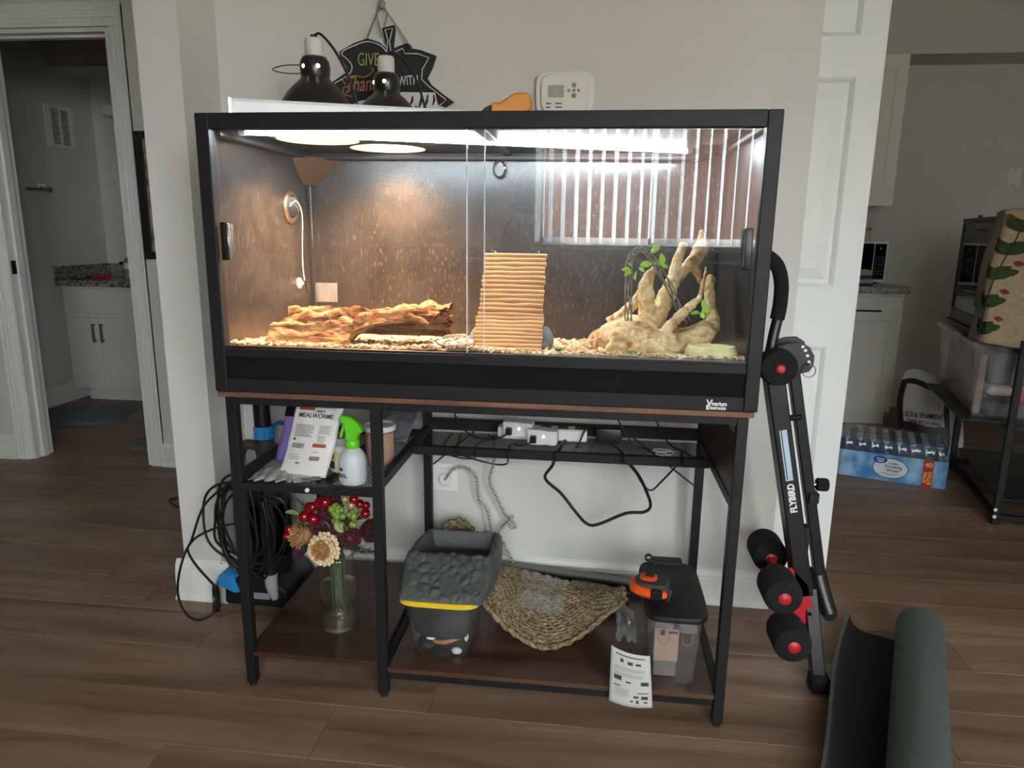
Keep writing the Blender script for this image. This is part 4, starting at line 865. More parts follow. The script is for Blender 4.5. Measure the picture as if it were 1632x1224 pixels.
# plug adapters
emit('led_blue', (0.35, 0.45, 1.0), 6.0)
def adapter(x, y, z, yaw, lab):
    t = thing('plug_adapter', (x, y, z), lab, 'adapter', 'white plug adapters on the tray'); M = T(x, y, z) @ RZ(yaw)
    mk('body', MB().prism([(-0.043, 0.004), (-0.03, -0.001), (0.0, 0), (0.012, 0.002), (0.03, 0.0), (0.043, 0.003), (0.043, 0.042), (0.012, 0.042), (0.0, 0.044), (-0.043, 0.044)], -0.02, 0.02, M=M, bev=0.002), 'white_plastic', t, True)
    mk('port', MB().box(-0.032, -0.016, -0.0208, -0.0195, 0.012, 0.028, M=M), 'black_plastic', t)
    mk('plug', MB().box(-0.031, -0.014, -0.036, -0.0205, 0.008, 0.027, 0.002, M=M), 'black_plastic', t)
    mk('plug_cord', MB().tube([M @ Vector((-0.023, -0.035, 0.016)), M @ Vector((-0.035, -0.048, 0.008)), M @ Vector((-0.06, -0.05, 0.003)), M @ Vector((-0.08, -0.03, 0.002))], 0.0028, 8, 4), 'cable_black', t, True)
    mk('indicator', MB().cyl(M @ Vector((0.005, -0.0215, 0.026)), M @ Vector((0.005, -0.0195, 0.026)), 0.0035, n=12), 'led_blue', t)
    return t
adapter(0.663, 0.446, 0.572, -0.10, 'white plug adapter with blue light, the one further along the tray from the side board')
adapter(0.736, 0.418, 0.560, -0.12, 'white plug adapter with blue light and square end, nearer the middle of the tray')
ps = thing('power_strip', (0.72, 0.475, 0.556), 'white power strip lying on the mesh tray behind the plug adapters', 'power strip')
mk('body', B(0.60, 0.86, 0.455, 0.50, 0.5565, 0.592, 0.004), 'white_plastic', ps)
for i in range(5): mk('socket', B(0.625 + i * 0.05, 0.655 + i * 0.05, 0.462, 0.492, 0.592, 0.5935, 0.001), 'dark_print', ps)
bx = thing('cable_box', (0.9, 0.48, 0.556), 'black power brick on the tray behind the cables', 'power supply')
mk('body', B(0.885, 0.96, 0.455, 0.495, 0.5565, 0.60, 0.005, seg=2), 'black_plastic', bx, True)
mk('cord', MB().tube([(0.885, 0.475, 0.58), (0.86, 0.46, 0.60), (0.84, 0.43, 0.565), (0.83, 0.40, 0.558)], 0.0025, 6, 4), 'cable_black', bx, True)
tag(mk('wire_twist', MB().tube([(1.07 + 0.03 * math.cos(a * 0.9) * (0.6 + 0.04 * a), 0.36 + 0.02 * math.sin(a * 0.9), 0.558 + 0.0015 * a) for a in range(14)], 0.0012, 5, 3), 'white_plastic', smooth=True), 'little coil of clear thin wire on the tray end', 'wire')
# ================================================================== UPPER MESH SHELF
pm('pouch_white', (214, 212, 208), 0.28, var=0.03, scale=20, bump=0.12, bscale=25)
pm('ink', (60, 58, 58), 0.7, var=0.1)
pm('ink_red', (168, 60, 50), 0.6, var=0.1)
pm('ink_brown', (140, 100, 76), 0.6, var=0.3, scale=60)
bag = thing('dried_food_pouch', (0.17, 0.09, 0.5505), 'white foil pouch of dried mealworms leaning on the upper shelf', 'pouch')
O0, UX, UZ = Vector((0.099, 0.088, 0.552)), Vector((0.126, -0.016, 0.0)), Vector((0.050, 0.045, 0.198))
UN = UX.cross(UZ).normalized()
def bagP(u, v, off=0.0, side=1):
    bul = 0.020 * math.sin(PI * min(max(u, 0), 1)) ** 0.7 * (math.sin(PI * min(1, 0.10 + 0.9 * (1 - v) * 0.9)) ** 0.6) * (1 - 0.75 * v)
    w = 0.002 * mn.noise(Vector((u * 5, v * 6, side)))
    return O0 + UX * (u + 0.02 * math.sin(v * 6)) + UZ * v + UN * (side * (bul + w + 0.0012) + off)
fs = 1 if UN.y < 0 else -1
mk('front', MB().grid(lambda u, v: bagP(u, v, 0, fs), 24, 30, thick=0.0008), 'pouch_white', bag, 'all')
mk('back', MB().grid(lambda u, v: bagP(u, v, 0, -fs), 24, 30, thick=0.0008), 'pouch_white', bag, 'all')
def bp(u0, u1, v0, v1, mat, name='print'):
    mk(name, MB().grid(lambda a, c_: bagP(u0 + (u1 - u0) * a, v0 + (v1 - v0) * c_, fs * 0.0012, fs), 6, 3), mat, bag)
rr = random.Random(5)
for i in range(9): bp(0.14, 0.14 + 0.42 * (0.8 + 0.2 * rr.random()), 0.615 - i * 0.017, 0.621 - i * 0.017, 'ink')
for i in range(7): bp(0.66, 0.66 + 0.24 * (0.8 + 0.2 * rr.random()), 0.62 - i * 0.016, 0.625 - i * 0.016, 'ink')
for i in range(4): bp(0.66, 0.82, 0.49 - i * 0.022, 0.496 - i * 0.022, 'ink')
x = 0.16
while x < 0.42:
    w = rr.choice((0.006, 0.010, 0.016)); bp(x, x + w, 0.335, 0.395, 'ink', 'barcode'); x += w + rr.choice((0.007, 0.012))
bp(0.60, 0.86, 0.36, 0.405, 'ink_red'); bp(0.10, 0.45, 0.80, 0.90, 'ink_red'); bp(0.60, 0.80, 0.20, 0.25, 'ink_brown'); bp(0.62, 0.76, 0.30, 0.306, 'ink'); bp(0.14, 0.36, 0.25, 0.255, 'ink'); bp(0.14, 0.42, 0.225, 0.23, 'ink'); bp(0.14, 0.40, 0.20, 0.205, 'ink'); bp(0.34, 0.42, 0.14, 0.17, pm('ink_green', (120, 140, 84), 0.7), 'leaf_mark'); bp(0.14, 0.20, 0.43, 0.455, 'ink')
bmx = Matrix((( *UX.normalized(), 0), (*UZ.normalized(), 0), (*(UN * fs), 0), (0, 0, 0, 1))).transposed()
p_ = bagP(0.52, 0.735, fs * 0.0022, fs); text('lettering', 'MEALWORMS', 0.0165, T(*p_) @ bmx.to_3x3().to_4x4(), 'ink', bag, bold=0.0002, sx=0.92)
p_ = bagP(0.60, 0.79, fs * 0.0022, fs); text('lettering', 'DRIED', 0.009, T(*p_) @ bmx.to_3x3().to_4x4(), 'ink', bag, sx=1.0)
pm('pouch_purple', (138, 112, 186), 0.4, var=0.08, scale=20)
pb = thing('purple_pouch', (0.09, 0.17, 0.5505), 'lilac and black pouch half hidden behind the white mealworm pouch', 'pouch')
def pbf(s): return lambda u, v: Vector((0.052 + 0.10 * u + 0.028 * v, 0.165 + s * 0.012 * math.sin(PI * u) * (1 - v) + 0.03 * v, 0.552 + 0.135 * v))
mk('front', MB().grid(pbf(-1), 8, 8, thick=0.0008), 'pouch_purple', pb, 'all'); mk('back', MB().grid(pbf(1), 8, 8, thick=0.0008), 'pouch_purple', pb, 'all')
mk('top_band', MB().grid(lambda u, v: Vector((0.076 + 0.10 * u + 0.012 * v, 0.19 + 0.008 * v - 0.004 * math.sin(PI * u), 0.672 + 0.065 * v)), 8, 4, thick=0.001), 'black_plastic', pb, 'all')
# flattened grey packet and a picture card under the pouch
pm('packet_grey', (150, 150, 148), 0.35, var=0.2, scale=30, bump=0.4, bscale=40)
tag(mk('flat_packet', MB().grid(lambda u, v: Vector((0.045 + 0.11 * u, 0.035 + 0.012 * math.sin(u * 25) + 0.13 * v, 0.5515 + 0.010 * math.sin(PI * u) * math.sin(PI * v) + 0.004 * mn.noise(Vector((u * 5, v * 5, 2))) + 0.008 * v)), 26, 16, thick=0.0015), 'packet_grey', smooth='all'), 'flat crinkled grey packet lying on the shelf under the white pouch', 'packet')
pm('card_print', (196, 186, 176), 0.4, col2=(70, 84, 110), scale=45, contrast=(0.45, 0.55))
cd = thing('picture_card', (0.18, 0.06, 0.5505), 'small printed picture card on the shelf in front of the white pouch', 'card')
mk('card', MB().box(-0.032, 0.032, -0.022, 0.022, 0, 0.0012, M=T(0.184, 0.058, 0.5555) @ RZ(0.5) @ RX(0.08)), 'card_print', cd)
mk('orange_stripe', MB().box(-0.030, 0.030, -0.021, -0.016, 0.0013, 0.0016, M=T(0.184, 0.058, 0.5555) @ RZ(0.5) @ RX(0.08)), 'chalk_orange', cd)
# white supplement tub
tb = thing('supplement_tub', (0.248, 0.15, 0.5505), 'white plastic tub with cream picture label behind the spray bottle', 'tub')
mk('body', MB().lathe([(0.0, 0), (0.033, 0), (0.036, 0.004), (0.037, 0.060), (0.036, 0.074)], 32, (0.248, 0.148, 0.5505)), 'white_plastic', tb, True)
mk('lid', MB().lathe([(0.038, 0.070), (0.039, 0.072), (0.039, 0.088), (0.036, 0.091), (0.0, 0.091)], 32, (0.248, 0.148, 0.5505)), pm('lid_grey', (176, 174, 172), 0.3), tb, True)
def lab_arc(a0, a1, z0, z1, r, c, mat, name, par):
    mk(name, MB().grid(lambda u, v: Vector((c[0] + r * math.cos(a0 + (a1 - a0) * u), c[1] + r * math.sin(a0 + (a1 - a0) * u), z0 + (z1 - z0) * v)), 12, 2), mat, par, 'all')
lab_arc(-3.0, -0.6, 0.558, 0.607, 0.0375, (0.248, 0.148), pm('label_cream', (226, 208, 160), 0.5), 'label', tb)
lab_arc(-2.45, -1.9, 0.562, 0.582, 0.0379, (0.248, 0.148), pm('label_teal', (52, 84, 92), 0.5, col2=(30, 24, 20), scale=70), 'picture', tb)
lab_arc(-2.35, -1.95, 0.588, 0.602, 0.0379, (0.248, 0.148), pm('label_brown', (140, 88, 46), 0.5), 'emblem', tb)
# spray bottle
pm('bottle_milky', (214, 220, 222), 0.35, var=0.02, trans=0.25)
pm('trigger_green', (96, 196, 34), 0.35, var=0.04)
spc = (0.302, 0.060, 0.5505)
sb = thing('spray_bottle', spc, 'milky spray bottle with bright green trigger head at the shelf front', 'spray bottle')
mk('body', MB().lathe([(0.0, 0.0), (0.030, 0.0), (0.0335, 0.004), (0.0345, 0.02), (0.0345, 0.05), (0.033, 0.062), (0.027, 0.075), (0.018, 0.085), (0.0155, 0.089), (0.0155, 0.094)], 32, spc), 'bottle_milky', sb, True)
mk('neck_ring', MB().lathe([(0.0165, 0.088), (0.0175, 0.09), (0.0175, 0.104), (0.015, 0.108), (0.012, 0.11)], 24, spc), 'trigger_green', sb, True)
hx, hy, hz = spc
mk('head', MB().prism([(hx - 0.014, hz + 0.106), (hx + 0.014, hz + 0.106), (hx + 0.020, hz + 0.125), (hx + 0.030, hz + 0.128), (hx + 0.028, hz + 0.133), (hx + 0.016, hz + 0.150), (hx + 0.002, hz + 0.162), (hx - 0.018, hz + 0.168), (hx - 0.026, hz + 0.164), (hx - 0.028, hz + 0.155), (hx - 0.024, hz + 0.150), (hx - 0.018, hz + 0.148), (hx - 0.014, hz + 0.13)], hy - 0.011, hy + 0.011, bev=0.003), 'trigger_green', sb, True)
mk('trigger', MB().tube([(hx - 0.016, hy, hz + 0.150), (hx - 0.020, hy, hz + 0.135), (hx - 0.026, hy, hz + 0.120), (hx - 0.027, hy, hz + 0.112)], [0.005, 0.0045, 0.004, 0.003], 8, 3), 'trigger_green', sb, True)
lab_arc(-2.35, -2.0, hz + 0.037, hz + 0.045, 0.0348, (hx, hy), 'ink', 'print', sb)
for s_, a_ in (('n', -2.42), ('u', -2.2), ('m', -1.93), ('.', -1.70)):
    text('lettering', s_, 0.019, T(hx + 0.0350 * math.cos(a_), hy + 0.0350 * math.sin(a_), hz + 0.027) @ RZ(a_ + PI / 2) @ FRONT, 'ink', sb, bold=0.0002)
# big clear tub of pink granules with a bag on top
gt = thing('granule_tub', (0.335, 0.21, 0.5505), 'large clear tub of pinkish granules behind the middle leg', 'tub')
thin_glass('clear_plastic', 1.45, (0.93, 0.93, 0.92), 0.05, haze=0.06)
pm('pink_granules', (190, 152, 130), 0.9, var=0.2, scale=200, bump=0.5, bscale=300)
gc = (0.322, 0.215, 0.5505)
mk('granules', MB().lathe([(0.0, 0.003), (0.036, 0.003), (0.037, 0.085), (0.0, 0.088)], 28, gc), 'pink_granules', gt, True)
mk('body', MB().lathe([(0.0, 0.0), (0.037, 0.0), (0.039, 0.004), (0.040, 0.092)], 28, gc), 'clear_plastic', gt, True)
mk('lid', MB().lathe([(0.041, 0.090), (0.042, 0.092), (0.042, 0.102), (0.039, 0.104), (0.036, 0.100), (0.0, 0.100)], 28, gc), 'white_plastic', gt, True)
mk('crumpled_film', MB().grid(lambda u, v: Vector((gc[0] - 0.04 + 0.09 * u, gc[1] - 0.03 + 0.06 * v, gc[2] + 0.104 + 0.012 * abs(mn.noise(Vector((u * 6, v * 6, 7)))))), 20, 14), 'clear_plastic', gt)
tag(mk('grey_film_sheet', MB().grid(lambda u, v: Vector((0.24 + 0.12 * u, 0.33 + 0.16 * v, 0.5515 + 0.055 * v + 0.012 * mn.noise(Vector((u * 4, v * 4, 3))) + 0.02)), 18, 14, thick=0.0006), pm('film_grey', (120, 120, 124), 0.3, var=0.2, scale=25), smooth='all'), 'crumpled grey plastic sheet at the back of the upper shelf', 'plastic sheet')
# ================================================================== VASE AND FLOWERS (bottom board, left bay)
thin_glass('vase_glass', 1.5, (0.985, 0.985, 0.975), 0.0, haze=0.03)
thin_glass('vase_water', 1.25, (0.95, 0.935, 0.82), 0.03)
vc = (0.211, 0.165, 0.0985)
vs_t = thing('glass_vase', vc, 'clear glass vase pinched near the base with cloudy water, on the bottom board', 'vase')
vprof = [(0.047, 0.0), (0.050, 0.004), (0.050, 0.028), (0.0465, 0.043), (0.039, 0.056), (0.0465, 0.068), (0.0515, 0.08), (0.050, 0.11), (0.047, 0.15), (0.0455, 0.19), (0.047, 0.215)]
mk('glass', MB().lathe([(0.0, 0.0)] + vprof + [(r - 0.003, z) for r, z in vprof[::-1]] + [(0.0, 0.008)], 40, vc), 'vase_glass', vs_t, 'all')
mk('water', MB().lathe([(0.0, 0.009)] + [(r - 0.0035, max(z, 0.009)) for r, z in vprof if z < 0.12] + [(0.0455, 0.125), (0.0, 0.125)], 40, vc), 'vase_water', vs_t, 'all')
pm('stem_green', (58, 74, 46), 0.7, var=0.2, scale=60)
rr = random.Random(11)
pm('petal_cream', (220, 196, 158), 0.8, var=0.08, scale=40); pm('petal_tan', (160, 116, 70), 0.85, var=0.2, scale=60); pm('bauble_red', (150, 18, 30), 0.14, 0.4, var=0.03, coat=0.6); pm('gold_bud', (176, 150, 104), 0.35, 0.3, var=0.1)
pm('berry_green', (112, 140, 50), 0.35, var=0.12, scale=50); pm('petal_burgundy', (74, 20, 34), 0.75, var=0.25, scale=50); pm('pine_green', (50, 70, 40), 0.7, var=0.25, scale=60); pm('leaf_pale', (132, 150, 92), 0.5, var=0.2, scale=40)
def stem(par, top, bot=None, r=0.0018):
    bx_ = bot or Vector((vc[0] + rr.uniform(-0.025, 0.025), vc[1] + rr.uniform(-0.02, 0.02), vc[2] + rr.uniform(0.03, 0.07)))
    top = Vector(top); neck = Vector((vc[0] + rr.uniform(-0.028, 0.028), vc[1] + rr.uniform(-0.024, 0.024), vc[2] + 0.21))
    mk('stem', MB().tube([bx_, neck, neck.lerp(top, 0.6) + Vector((0, 0, 0.006)), top], r, 6, 4), 'stem_green', par, True)
def bloom(name, c, R, facing, mat_out, mat_in, lab, cat='flower', rings=(0.95, 0.8, 0.62, 0.45, 0.3, 0.15), split=2, group='flowers in the vase'):
    t = thing(name, c, lab, cat, group); q = Vector((0, 0, 1)).rotation_difference(Vector(facing).normalized()).to_matrix().to_4x4()
    for idx, (mat, sel) in enumerate(((mat_out, rings[:split]), (mat_in, rings[split:]))):
        mb = MB()
        for k, f in enumerate(sel):
            n = max(5, int(22 * f)); el = math.acos(min(1, f))
            for i in range(n):
                a = 2 * PI * (i + 0.5 * (k % 2)) / n + rr.uniform(-0.06, 0.06)
                M = T(*c) @ q @ RZ(a) @ RY(-el * 0.9 + rr.uniform(-0.1, 0.1))
                L = R * (0.42 if f > 0.5 else 0.34)
                mb.sph((R * 0.78, 0, 0), (L * 0.55, R * 0.16, R * 0.06), 8, 5, M=M)
        mk('outer_petals' if idx == 0 else 'inner_petals', mb, mat, t, 'all')
    mk('core', MB().sph(c, R * 0.72, 14, 8), mat_in, t, 'all')
    stem(t, Vector(c) - Vector(facing).normalized() * R * 0.6)
    return t
bloom('dried_flower', (0.209, 0.098, 0.353), 0.047, (-0.1, -1, 0.25), 'petal_cream', 'petal_tan', 'round cream dried flower with tan centre at the vase front', split=3)
bloom('dried_flower', (0.134, 0.130, 0.369), 0.040, (-0.7, -0.6, 0.3), 'petal_tan', 'petal_tan', 'tan dried flower on the outer side of the bouquet')
def burg(c, R, facing, lab): return bloom('burgundy_flower', c, R, facing, 'petal_burgundy', 'petal_burgundy', lab)
burg((0.210, 0.15, 0.442), 0.036, (-0.1, -0.7, 0.6), 'burgundy flower at the top middle of the bouquet')
burg((0.183, 0.14, 0.398), 0.034, (-0.2, -1, 0.2), 'burgundy flower tucked above the cream flower')
burg((0.258, 0.14, 0.368), 0.034, (0.3, -1, 0.2), 'burgundy flower beside the cream flower, under the green berries')
burg((0.306, 0.15, 0.385), 0.034, (0.8, -0.6, 0.2), 'burgundy flower next to the desk leg')
burg((0.128, 0.13, 0.330), 0.022, (-0.7, -0.8, -0.2), 'small red-brown flower lowest on the outer side')
def cluster(name, pts, R, mat, lab, part, base):
    t = thing(name, base, lab, 'berry pick', 'berry picks in the vase')
    for p in pts:
        r = R * rr.uniform(0.85, 1.1); b_ = mk(part, MB().sph(p, r, 16, 10), mat, t, 'all')
        mk('stalk', MB().tube([p, Vector(p).lerp(Vector(base), 0.5), base], 0.0008, 5, 2), 'stem_green', t)
    stem(t, base); return t
cluster('red_berry_pick', [(0.170, 0.118, 0.455), (0.146, 0.118, 0.427), (0.173, 0.112, 0.424), (0.202, 0.12, 0.469), (0.185, 0.13, 0.462), (0.157, 0.128, 0.447)], 0.0148, 'bauble_red', 'shiny red bauble pick at the upper outer side of the bouquet', 'berry', (0.178, 0.14, 0.425))
cluster('red_berry_pick', [(0.279, 0.12, 0.481), (0.295, 0.118, 0.470), (0.311, 0.12, 0.466), (0.309, 0.118, 0.445)], 0.0125, 'bauble_red', 'shiny red bauble pick by the desk leg', 'berry', (0.285, 0.135, 0.44))
cluster('red_berry_pick', [(0.095, 0.12, 0.368), (0.10, 0.125, 0.386)], 0.0105, 'bauble_red', 'pair of red baubles lowest on the outer edge', 'berry', (0.12, 0.13, 0.37))
cluster('gold_bud_pick', [(0.254, 0.125, 0.478), (0.270, 0.125, 0.462)], 0.011, 'gold_bud', 'two gold buds at the top of the bouquet', 'bud', (0.26, 0.14, 0.45))
cluster('green_berry_pick', [(0.24 + rr.uniform(-0.018, 0.042), 0.105 + rr.uniform(0, 0.012), 0.432 + rr.uniform(-0.03, 0.032)) for _ in range(28)], 0.0088, 'berry_green', 'cluster of small green berries facing front in the bouquet', 'berry', (0.25, 0.125, 0.41))
def sprig(top, base, n, L, lab, mat='pine_green'):
    t = thing('pine_sprig', base, lab, 'sprig', 'pine sprigs in the vase'); mb = MB(); top, base = Vector(top), Vector(base)
    mb.tube([base, base.lerp(top, 0.5) + Vector((0, 0, 0.006)), top], 0.0014, 5, 3)
    for i in range(n):
        p = base.lerp(top, i / n); d = Vector((rr.uniform(-1, 1), rr.uniform(-1, 0.6), rr.uniform(-0.5, 1))).normalized() * 0.6 + (top - base).normalized() * 0.7
        mb.tube([p, p + d * L * 0.5, p + d * L], [0.0008, 0.0007, 0.0002], 4, 1)
    o = mk('needles', mb, mat, t, True); stem(t, base); return t
sprig((0.33, 0.13, 0.335), (0.262, 0.14, 0.33), 60, 0.026, 'pine sprig reaching past the desk leg')
sprig((0.30, 0.14, 0.40), (0.25, 0.15, 0.34), 50, 0.026, 'pine sprig behind the burgundy flower at the desk leg')
sprig((0.12, 0.15, 0.455), (0.17, 0.16, 0.40), 50, 0.026, 'pine sprig at the upper outer side of the bouquet')
sprig((0.175, 0.15, 0.50), (0.20, 0.16, 0.44), 40, 0.022, 'pine sprig standing at the top of the bouquet')
sprig((0.222, 0.155, 0.28), (0.225, 0.16, 0.345), 60, 0.028, 'pine sprig pointing down inside the vase mouth')
sprig((0.258, 0.10, 0.405), (0.225, 0.12, 0.40), 40, 0.022, 'pine sprig under the green berries')
sprig((0.15, 0.115, 0.345), (0.19, 0.14, 0.35), 60, 0.028, 'pine sprig low beside the tan flower')
sprig((0.285, 0.115, 0.345), (0.24, 0.13, 0.345), 60, 0.028, 'pine sprig low between the cream flower and the desk leg')
sprig((0.29, 0.12, 0.43), (0.25, 0.14, 0.40), 50, 0.026, 'pine sprig behind the green berries')
sprig((0.14, 0.12, 0.40), (0.18, 0.14, 0.39), 50, 0.026, 'pine sprig between the tan flower and the red baubles')
burg((0.235, 0.14, 0.40), 0.03, (0.1, -1, 0.3), 'burgundy flower in the middle behind the green berries')
for (x, y, z, yaw, tilt, s, lab) in ((0.135, 0.12, 0.425, 2.9, -0.2, 0.045, 'pale green leaf at the outer edge of the bouquet'), (0.235, 0.098, 0.425, -0.4, 0.7, 0.034, 'pale green leaf among the green berries'), (0.222, 0.10, 0.405, 2.6, -0.6, 0.03, 'pale leaf above the cream flower')):
    t = thing('bouquet_leaf', (x, y, z), lab, 'leaf', 'leaves in the bouquet'); leaf('blade', None, s, s * 0.3, T(x, y, z) @ RZ(yaw) @ RY(tilt) @ RX(1.0), 'leaf_pale', t); stem(t, (x, y, z), r=0.0012)
# ================================================================== LOWER RIGHT BAY
BZ = 0.0825
# clear tub with yellow rim
pm('tub_yellow', (222, 190, 40), 0.4, var=0.05)
pm('tub_dark', (46, 48, 48), 0.6, var=0.15)
tu = thing('storage_tub', (0.51, 0.18, BZ), 'clear plastic tub with a yellow rim under the grey rock dish', 'tub')
def tubring(z, gx, gy, rad=0.03, n=40, cx=0.508, cy=0.175):
    P = []
    for i in range(n):
        a = 2 * PI * i / n; c_, s_ = math.cos(a), math.sin(a); e = 2 / 5.5
        P.append(Vector((cx + gx * math.copysign(abs(c_) ** e, c_), cy + gy * math.copysign(abs(s_) ** e, s_), z)))
    return P
def ringloft(rings, cap0=True, cap1=False):
    mb = MB(); bb = bmesh.new(); R = [[bb.verts.new(p) for p in r] for r in rings]; n = len(R[0])
    for a, c_ in zip(R, R[1:]):
        for i in range(n): bb.faces.new((a[i], a[(i + 1) % n], c_[(i + 1) % n], c_[i]))
    if cap0: bb.faces.new(R[0][::-1])
    if cap1: bb.faces.new(R[-1])
    mb._add(bb); return mb
thin_glass('tub_clear', 1.5, (0.94, 0.94, 0.93), 0.08, haze=0.10)
mk('body', ringloft([tubring(BZ, 0.074, 0.100), tubring(BZ + 0.06, 0.082, 0.108), tubring(0.245, 0.100, 0.124)]), 'tub_clear', tu, 'all')
mk('yellow_rim', ringloft([tubring(0.238, 0.101, 0.125), tubring(0.238, 0.108, 0.132), tubring(0.252, 0.109, 0.133), tubring(0.252, 0.100, 0.124), tubring(0.238, 0.101, 0.125)], False), 'tub_yellow', tu, True)
dk = ringloft([tubring(BZ + 0.045, 0.066, 0.085), tubring(BZ + 0.06, 0.074, 0.095), tubring(0.234, 0.092, 0.116)], True, True)
tag(mk('dark_liner', dk, 'tub_dark', smooth=True), 'dark container nested inside the clear tub', 'container')
tag(mk('brush_handle', MB().tube([(0.478, 0.105, 0.108), (0.52, 0.098, 0.113), (0.56, 0.105, 0.128)], [0.005, 0.0065, 0.004], 10, 4), pm('handle_tan', (176, 120, 72), 0.5), smooth=True), 'tan wooden handle lying in the bottom of the clear tub', 'handle')
tag(mk('dark_lump', MB().sph((0.468, 0.112, 0.101), (0.028, 0.03, 0.016), 16, 10), 'tub_dark', smooth=True), 'black scoop lying in the bottom of the clear tub', 'scoop')
for (a, r, lab) in (((0.548, 0.092, 0.094), (0.014, 0.009, 0.009), 'white scrap in the front corner of the clear tub'), ((0.480, 0.094, 0.124), (0.012, 0.006, 0.005), 'white stick in the middle of the clear tub'), ((0.568, 0.12, 0.12), (0.006, 0.008, 0.016), 'white tube standing at the side of the clear tub')):
    tag(mk('white_scrap', MB().sph(a, r, 12, 8), 'white_plastic', smooth=True), lab, 'scrap', 'white scraps in the clear tub')
# grey rock dish (basin with a cobbled front)
m, nt, bsdf, out = _new('resin_rock'); N = nt.nodes; Lk = nt.links
nz = N.new('ShaderNodeTexNoise'); nz.inputs['Scale'].default_value = 90; nz.inputs['Detail'].default_value = 5; tc = N.new('ShaderNodeTexCoord'); Lk.new(tc.outputs['Object'], nz.inputs['Vector'])
rp = N.new('ShaderNodeValToRGB'); rp.color_ramp.elements[0].color = (*srgb((58, 60, 58)), 1); rp.color_ramp.elements[1].color = (*srgb((92, 94, 92)), 1); Lk.new(nz.outputs[0], rp.inputs[0]); Lk.new(rp.outputs[0], bsdf.inputs['Base Color']); bsdf.inputs['Roughness'].default_value = 0.6
rk = thing('rock_dish', (0.515, 0.2, 0.2525), 'dark grey cobble-textured reptile basin resting on the yellow-rimmed tub', 'basin')
def rockf(u, v):
    # u: across, v: front to back
    x = 0.402 + 0.226 * u; y = 0.044 + 0.336 * v
    ed = min(u, 1 - u)
    top = 0.262 + 0.062 * min(1, v / 0.36) if v < 0.36 else 0.324 - 0.022 * (v - 0.36) / 0.64
    base = 0.2535
    inb = (0.40 < v < 0.96) and (0.10 < u < 0.90)
    if inb:
        wv = min((v - 0.40) / 0.05, (0.96 - v) / 0.06, (u - 0.10) / 0.06, (0.90 - u) / 0.06, 1); top = top - (0.050) * wv
        z = top
    else:
        c = Vector((x * 42, y * 36, 0)); d = mn.voronoi(c)[0]; cob = min(1.0, (d[1] - d[0]) * 1.8)
        z = top + 0.0065 * cob - 0.004
    e = min(ed / 0.07, v / 0.06, (1 - v) / 0.04, 1); z = base + (z - base) * math.sqrt(max(0.0, 1 - (1 - e) ** 2))
    sh_ = 0.012 * math.sin(PI * v) - 0.010 * max(0, 0.25 - v) * 4
    x += (u - 0.5) * 2 * sh_
    return Vector((x, y, z))
mb = MB().grid(rockf, 110, 130)
mk('basin', mb, m, rk, 'all')
mk('underside', MB().box(0.415, 0.615, 0.056, 0.37, 0.2525, 0.2545), m, rk)
# dried grass mat in a clear bag
bark('seagrass', (80, 68, 50), (136, 118, 90), (178, 160, 126), 70, 1, 0.6)
gm = thing('grass_mat', (0.78, 0.27, BZ), 'woven dried grass mat in a torn clear bag on the bottom board', 'mat')
Fr = [Vector(p) for p in ((0.585, 0.21, 0.185), (0.64, 0.17, 0.145), (0.70, 0.145, 0.115), (0.775, 0.13, 0.095), (0.85, 0.165, 0.105), (0.91, 0.20, 0.14), (0.975, 0.235, 0.185))]
Bk = [Vector(p) for p in ((0.615, 0.42, 0.165), (0.66, 0.43, 0.16), (0.70, 0.43, 0.15), (0.78, 0.42, 0.14), (0.86, 0.40, 0.14), (0.92, 0.35, 0.16), (0.965, 0.29, 0.180))]
def cr(P, t):
    t = t * (len(P) - 1); i = min(int(t), len(P) - 2); f = t - i; a, b_, c_, d = P[max(i - 1, 0)], P[i], P[i + 1], P[min(i + 2, len(P) - 1)]
    return 0.5 * ((2 * b_) + (c_ - a) * f + (2 * a - 5 * b_ + 4 * c_ - d) * f * f + (3 * b_ - a - 3 * c_ + d) * f ** 3)
def matS(u, v): p = cr(Fr, u).lerp(cr(Bk, u), v); p.z += 0.02 * math.sin(PI * v) + 0.006 * mn.noise(p * 15); return p
mk('sheet', MB().grid(matS, 40, 16, thick=0.006), 'seagrass', gm, 'all')
for j in range(27):
    v = (j + 0.5) / 27.0; pts = []
    for i in range(60):
        u = i / 59.0; p = matS(u, v); p.z += 0.003 + 0.0025 * math.sin(i * 1.9 + j * 2.4); p.y += 0.003 * math.cos(i * 1.9 + j * 2.4); pts.append(p)
    mk('braid', MB().tube(pts, [0.0036 + 0.0011 * math.sin(i * 2.3 + j) for i in range(60)], 6, 1), 'seagrass', gm, 'all')
mk('edge_braid', MB().tube([matS(i / 49.0, 0.0) + Vector((0, -0.003, 0.004 + 0.002 * math.sin(i * 2))) for i in range(50)], [0.007 + 0.0015 * math.sin(i * 1.7) for i in range(50)], 7, 1), 'seagrass', gm, 'all')
mk('edge_braid', MB().tube([matS(1.0, i / 19.0) + Vector((0.003, 0, 0.004)) for i in range(20)], [0.007 + 0.0015 * math.sin(i * 1.7) for i in range(20)], 7, 1), 'seagrass', gm, 'all')
thin_glass('film_clear', 1.6, (0.95, 0.95, 0.95), 0.12, haze=0.34)
cf = tag(mk('clear_bag', MB().grid(lambda u, v: matS(0.28 + 0.30 * u, 0.30 + 0.58 * v) + Vector((0, 0, 0.014 + 0.024 * abs(mn.noise(Vector((u * 4, v * 4, 1)))))), 26, 20), 'film_clear'), 'torn clear plastic bag lying over the grass mat', 'plastic bag')
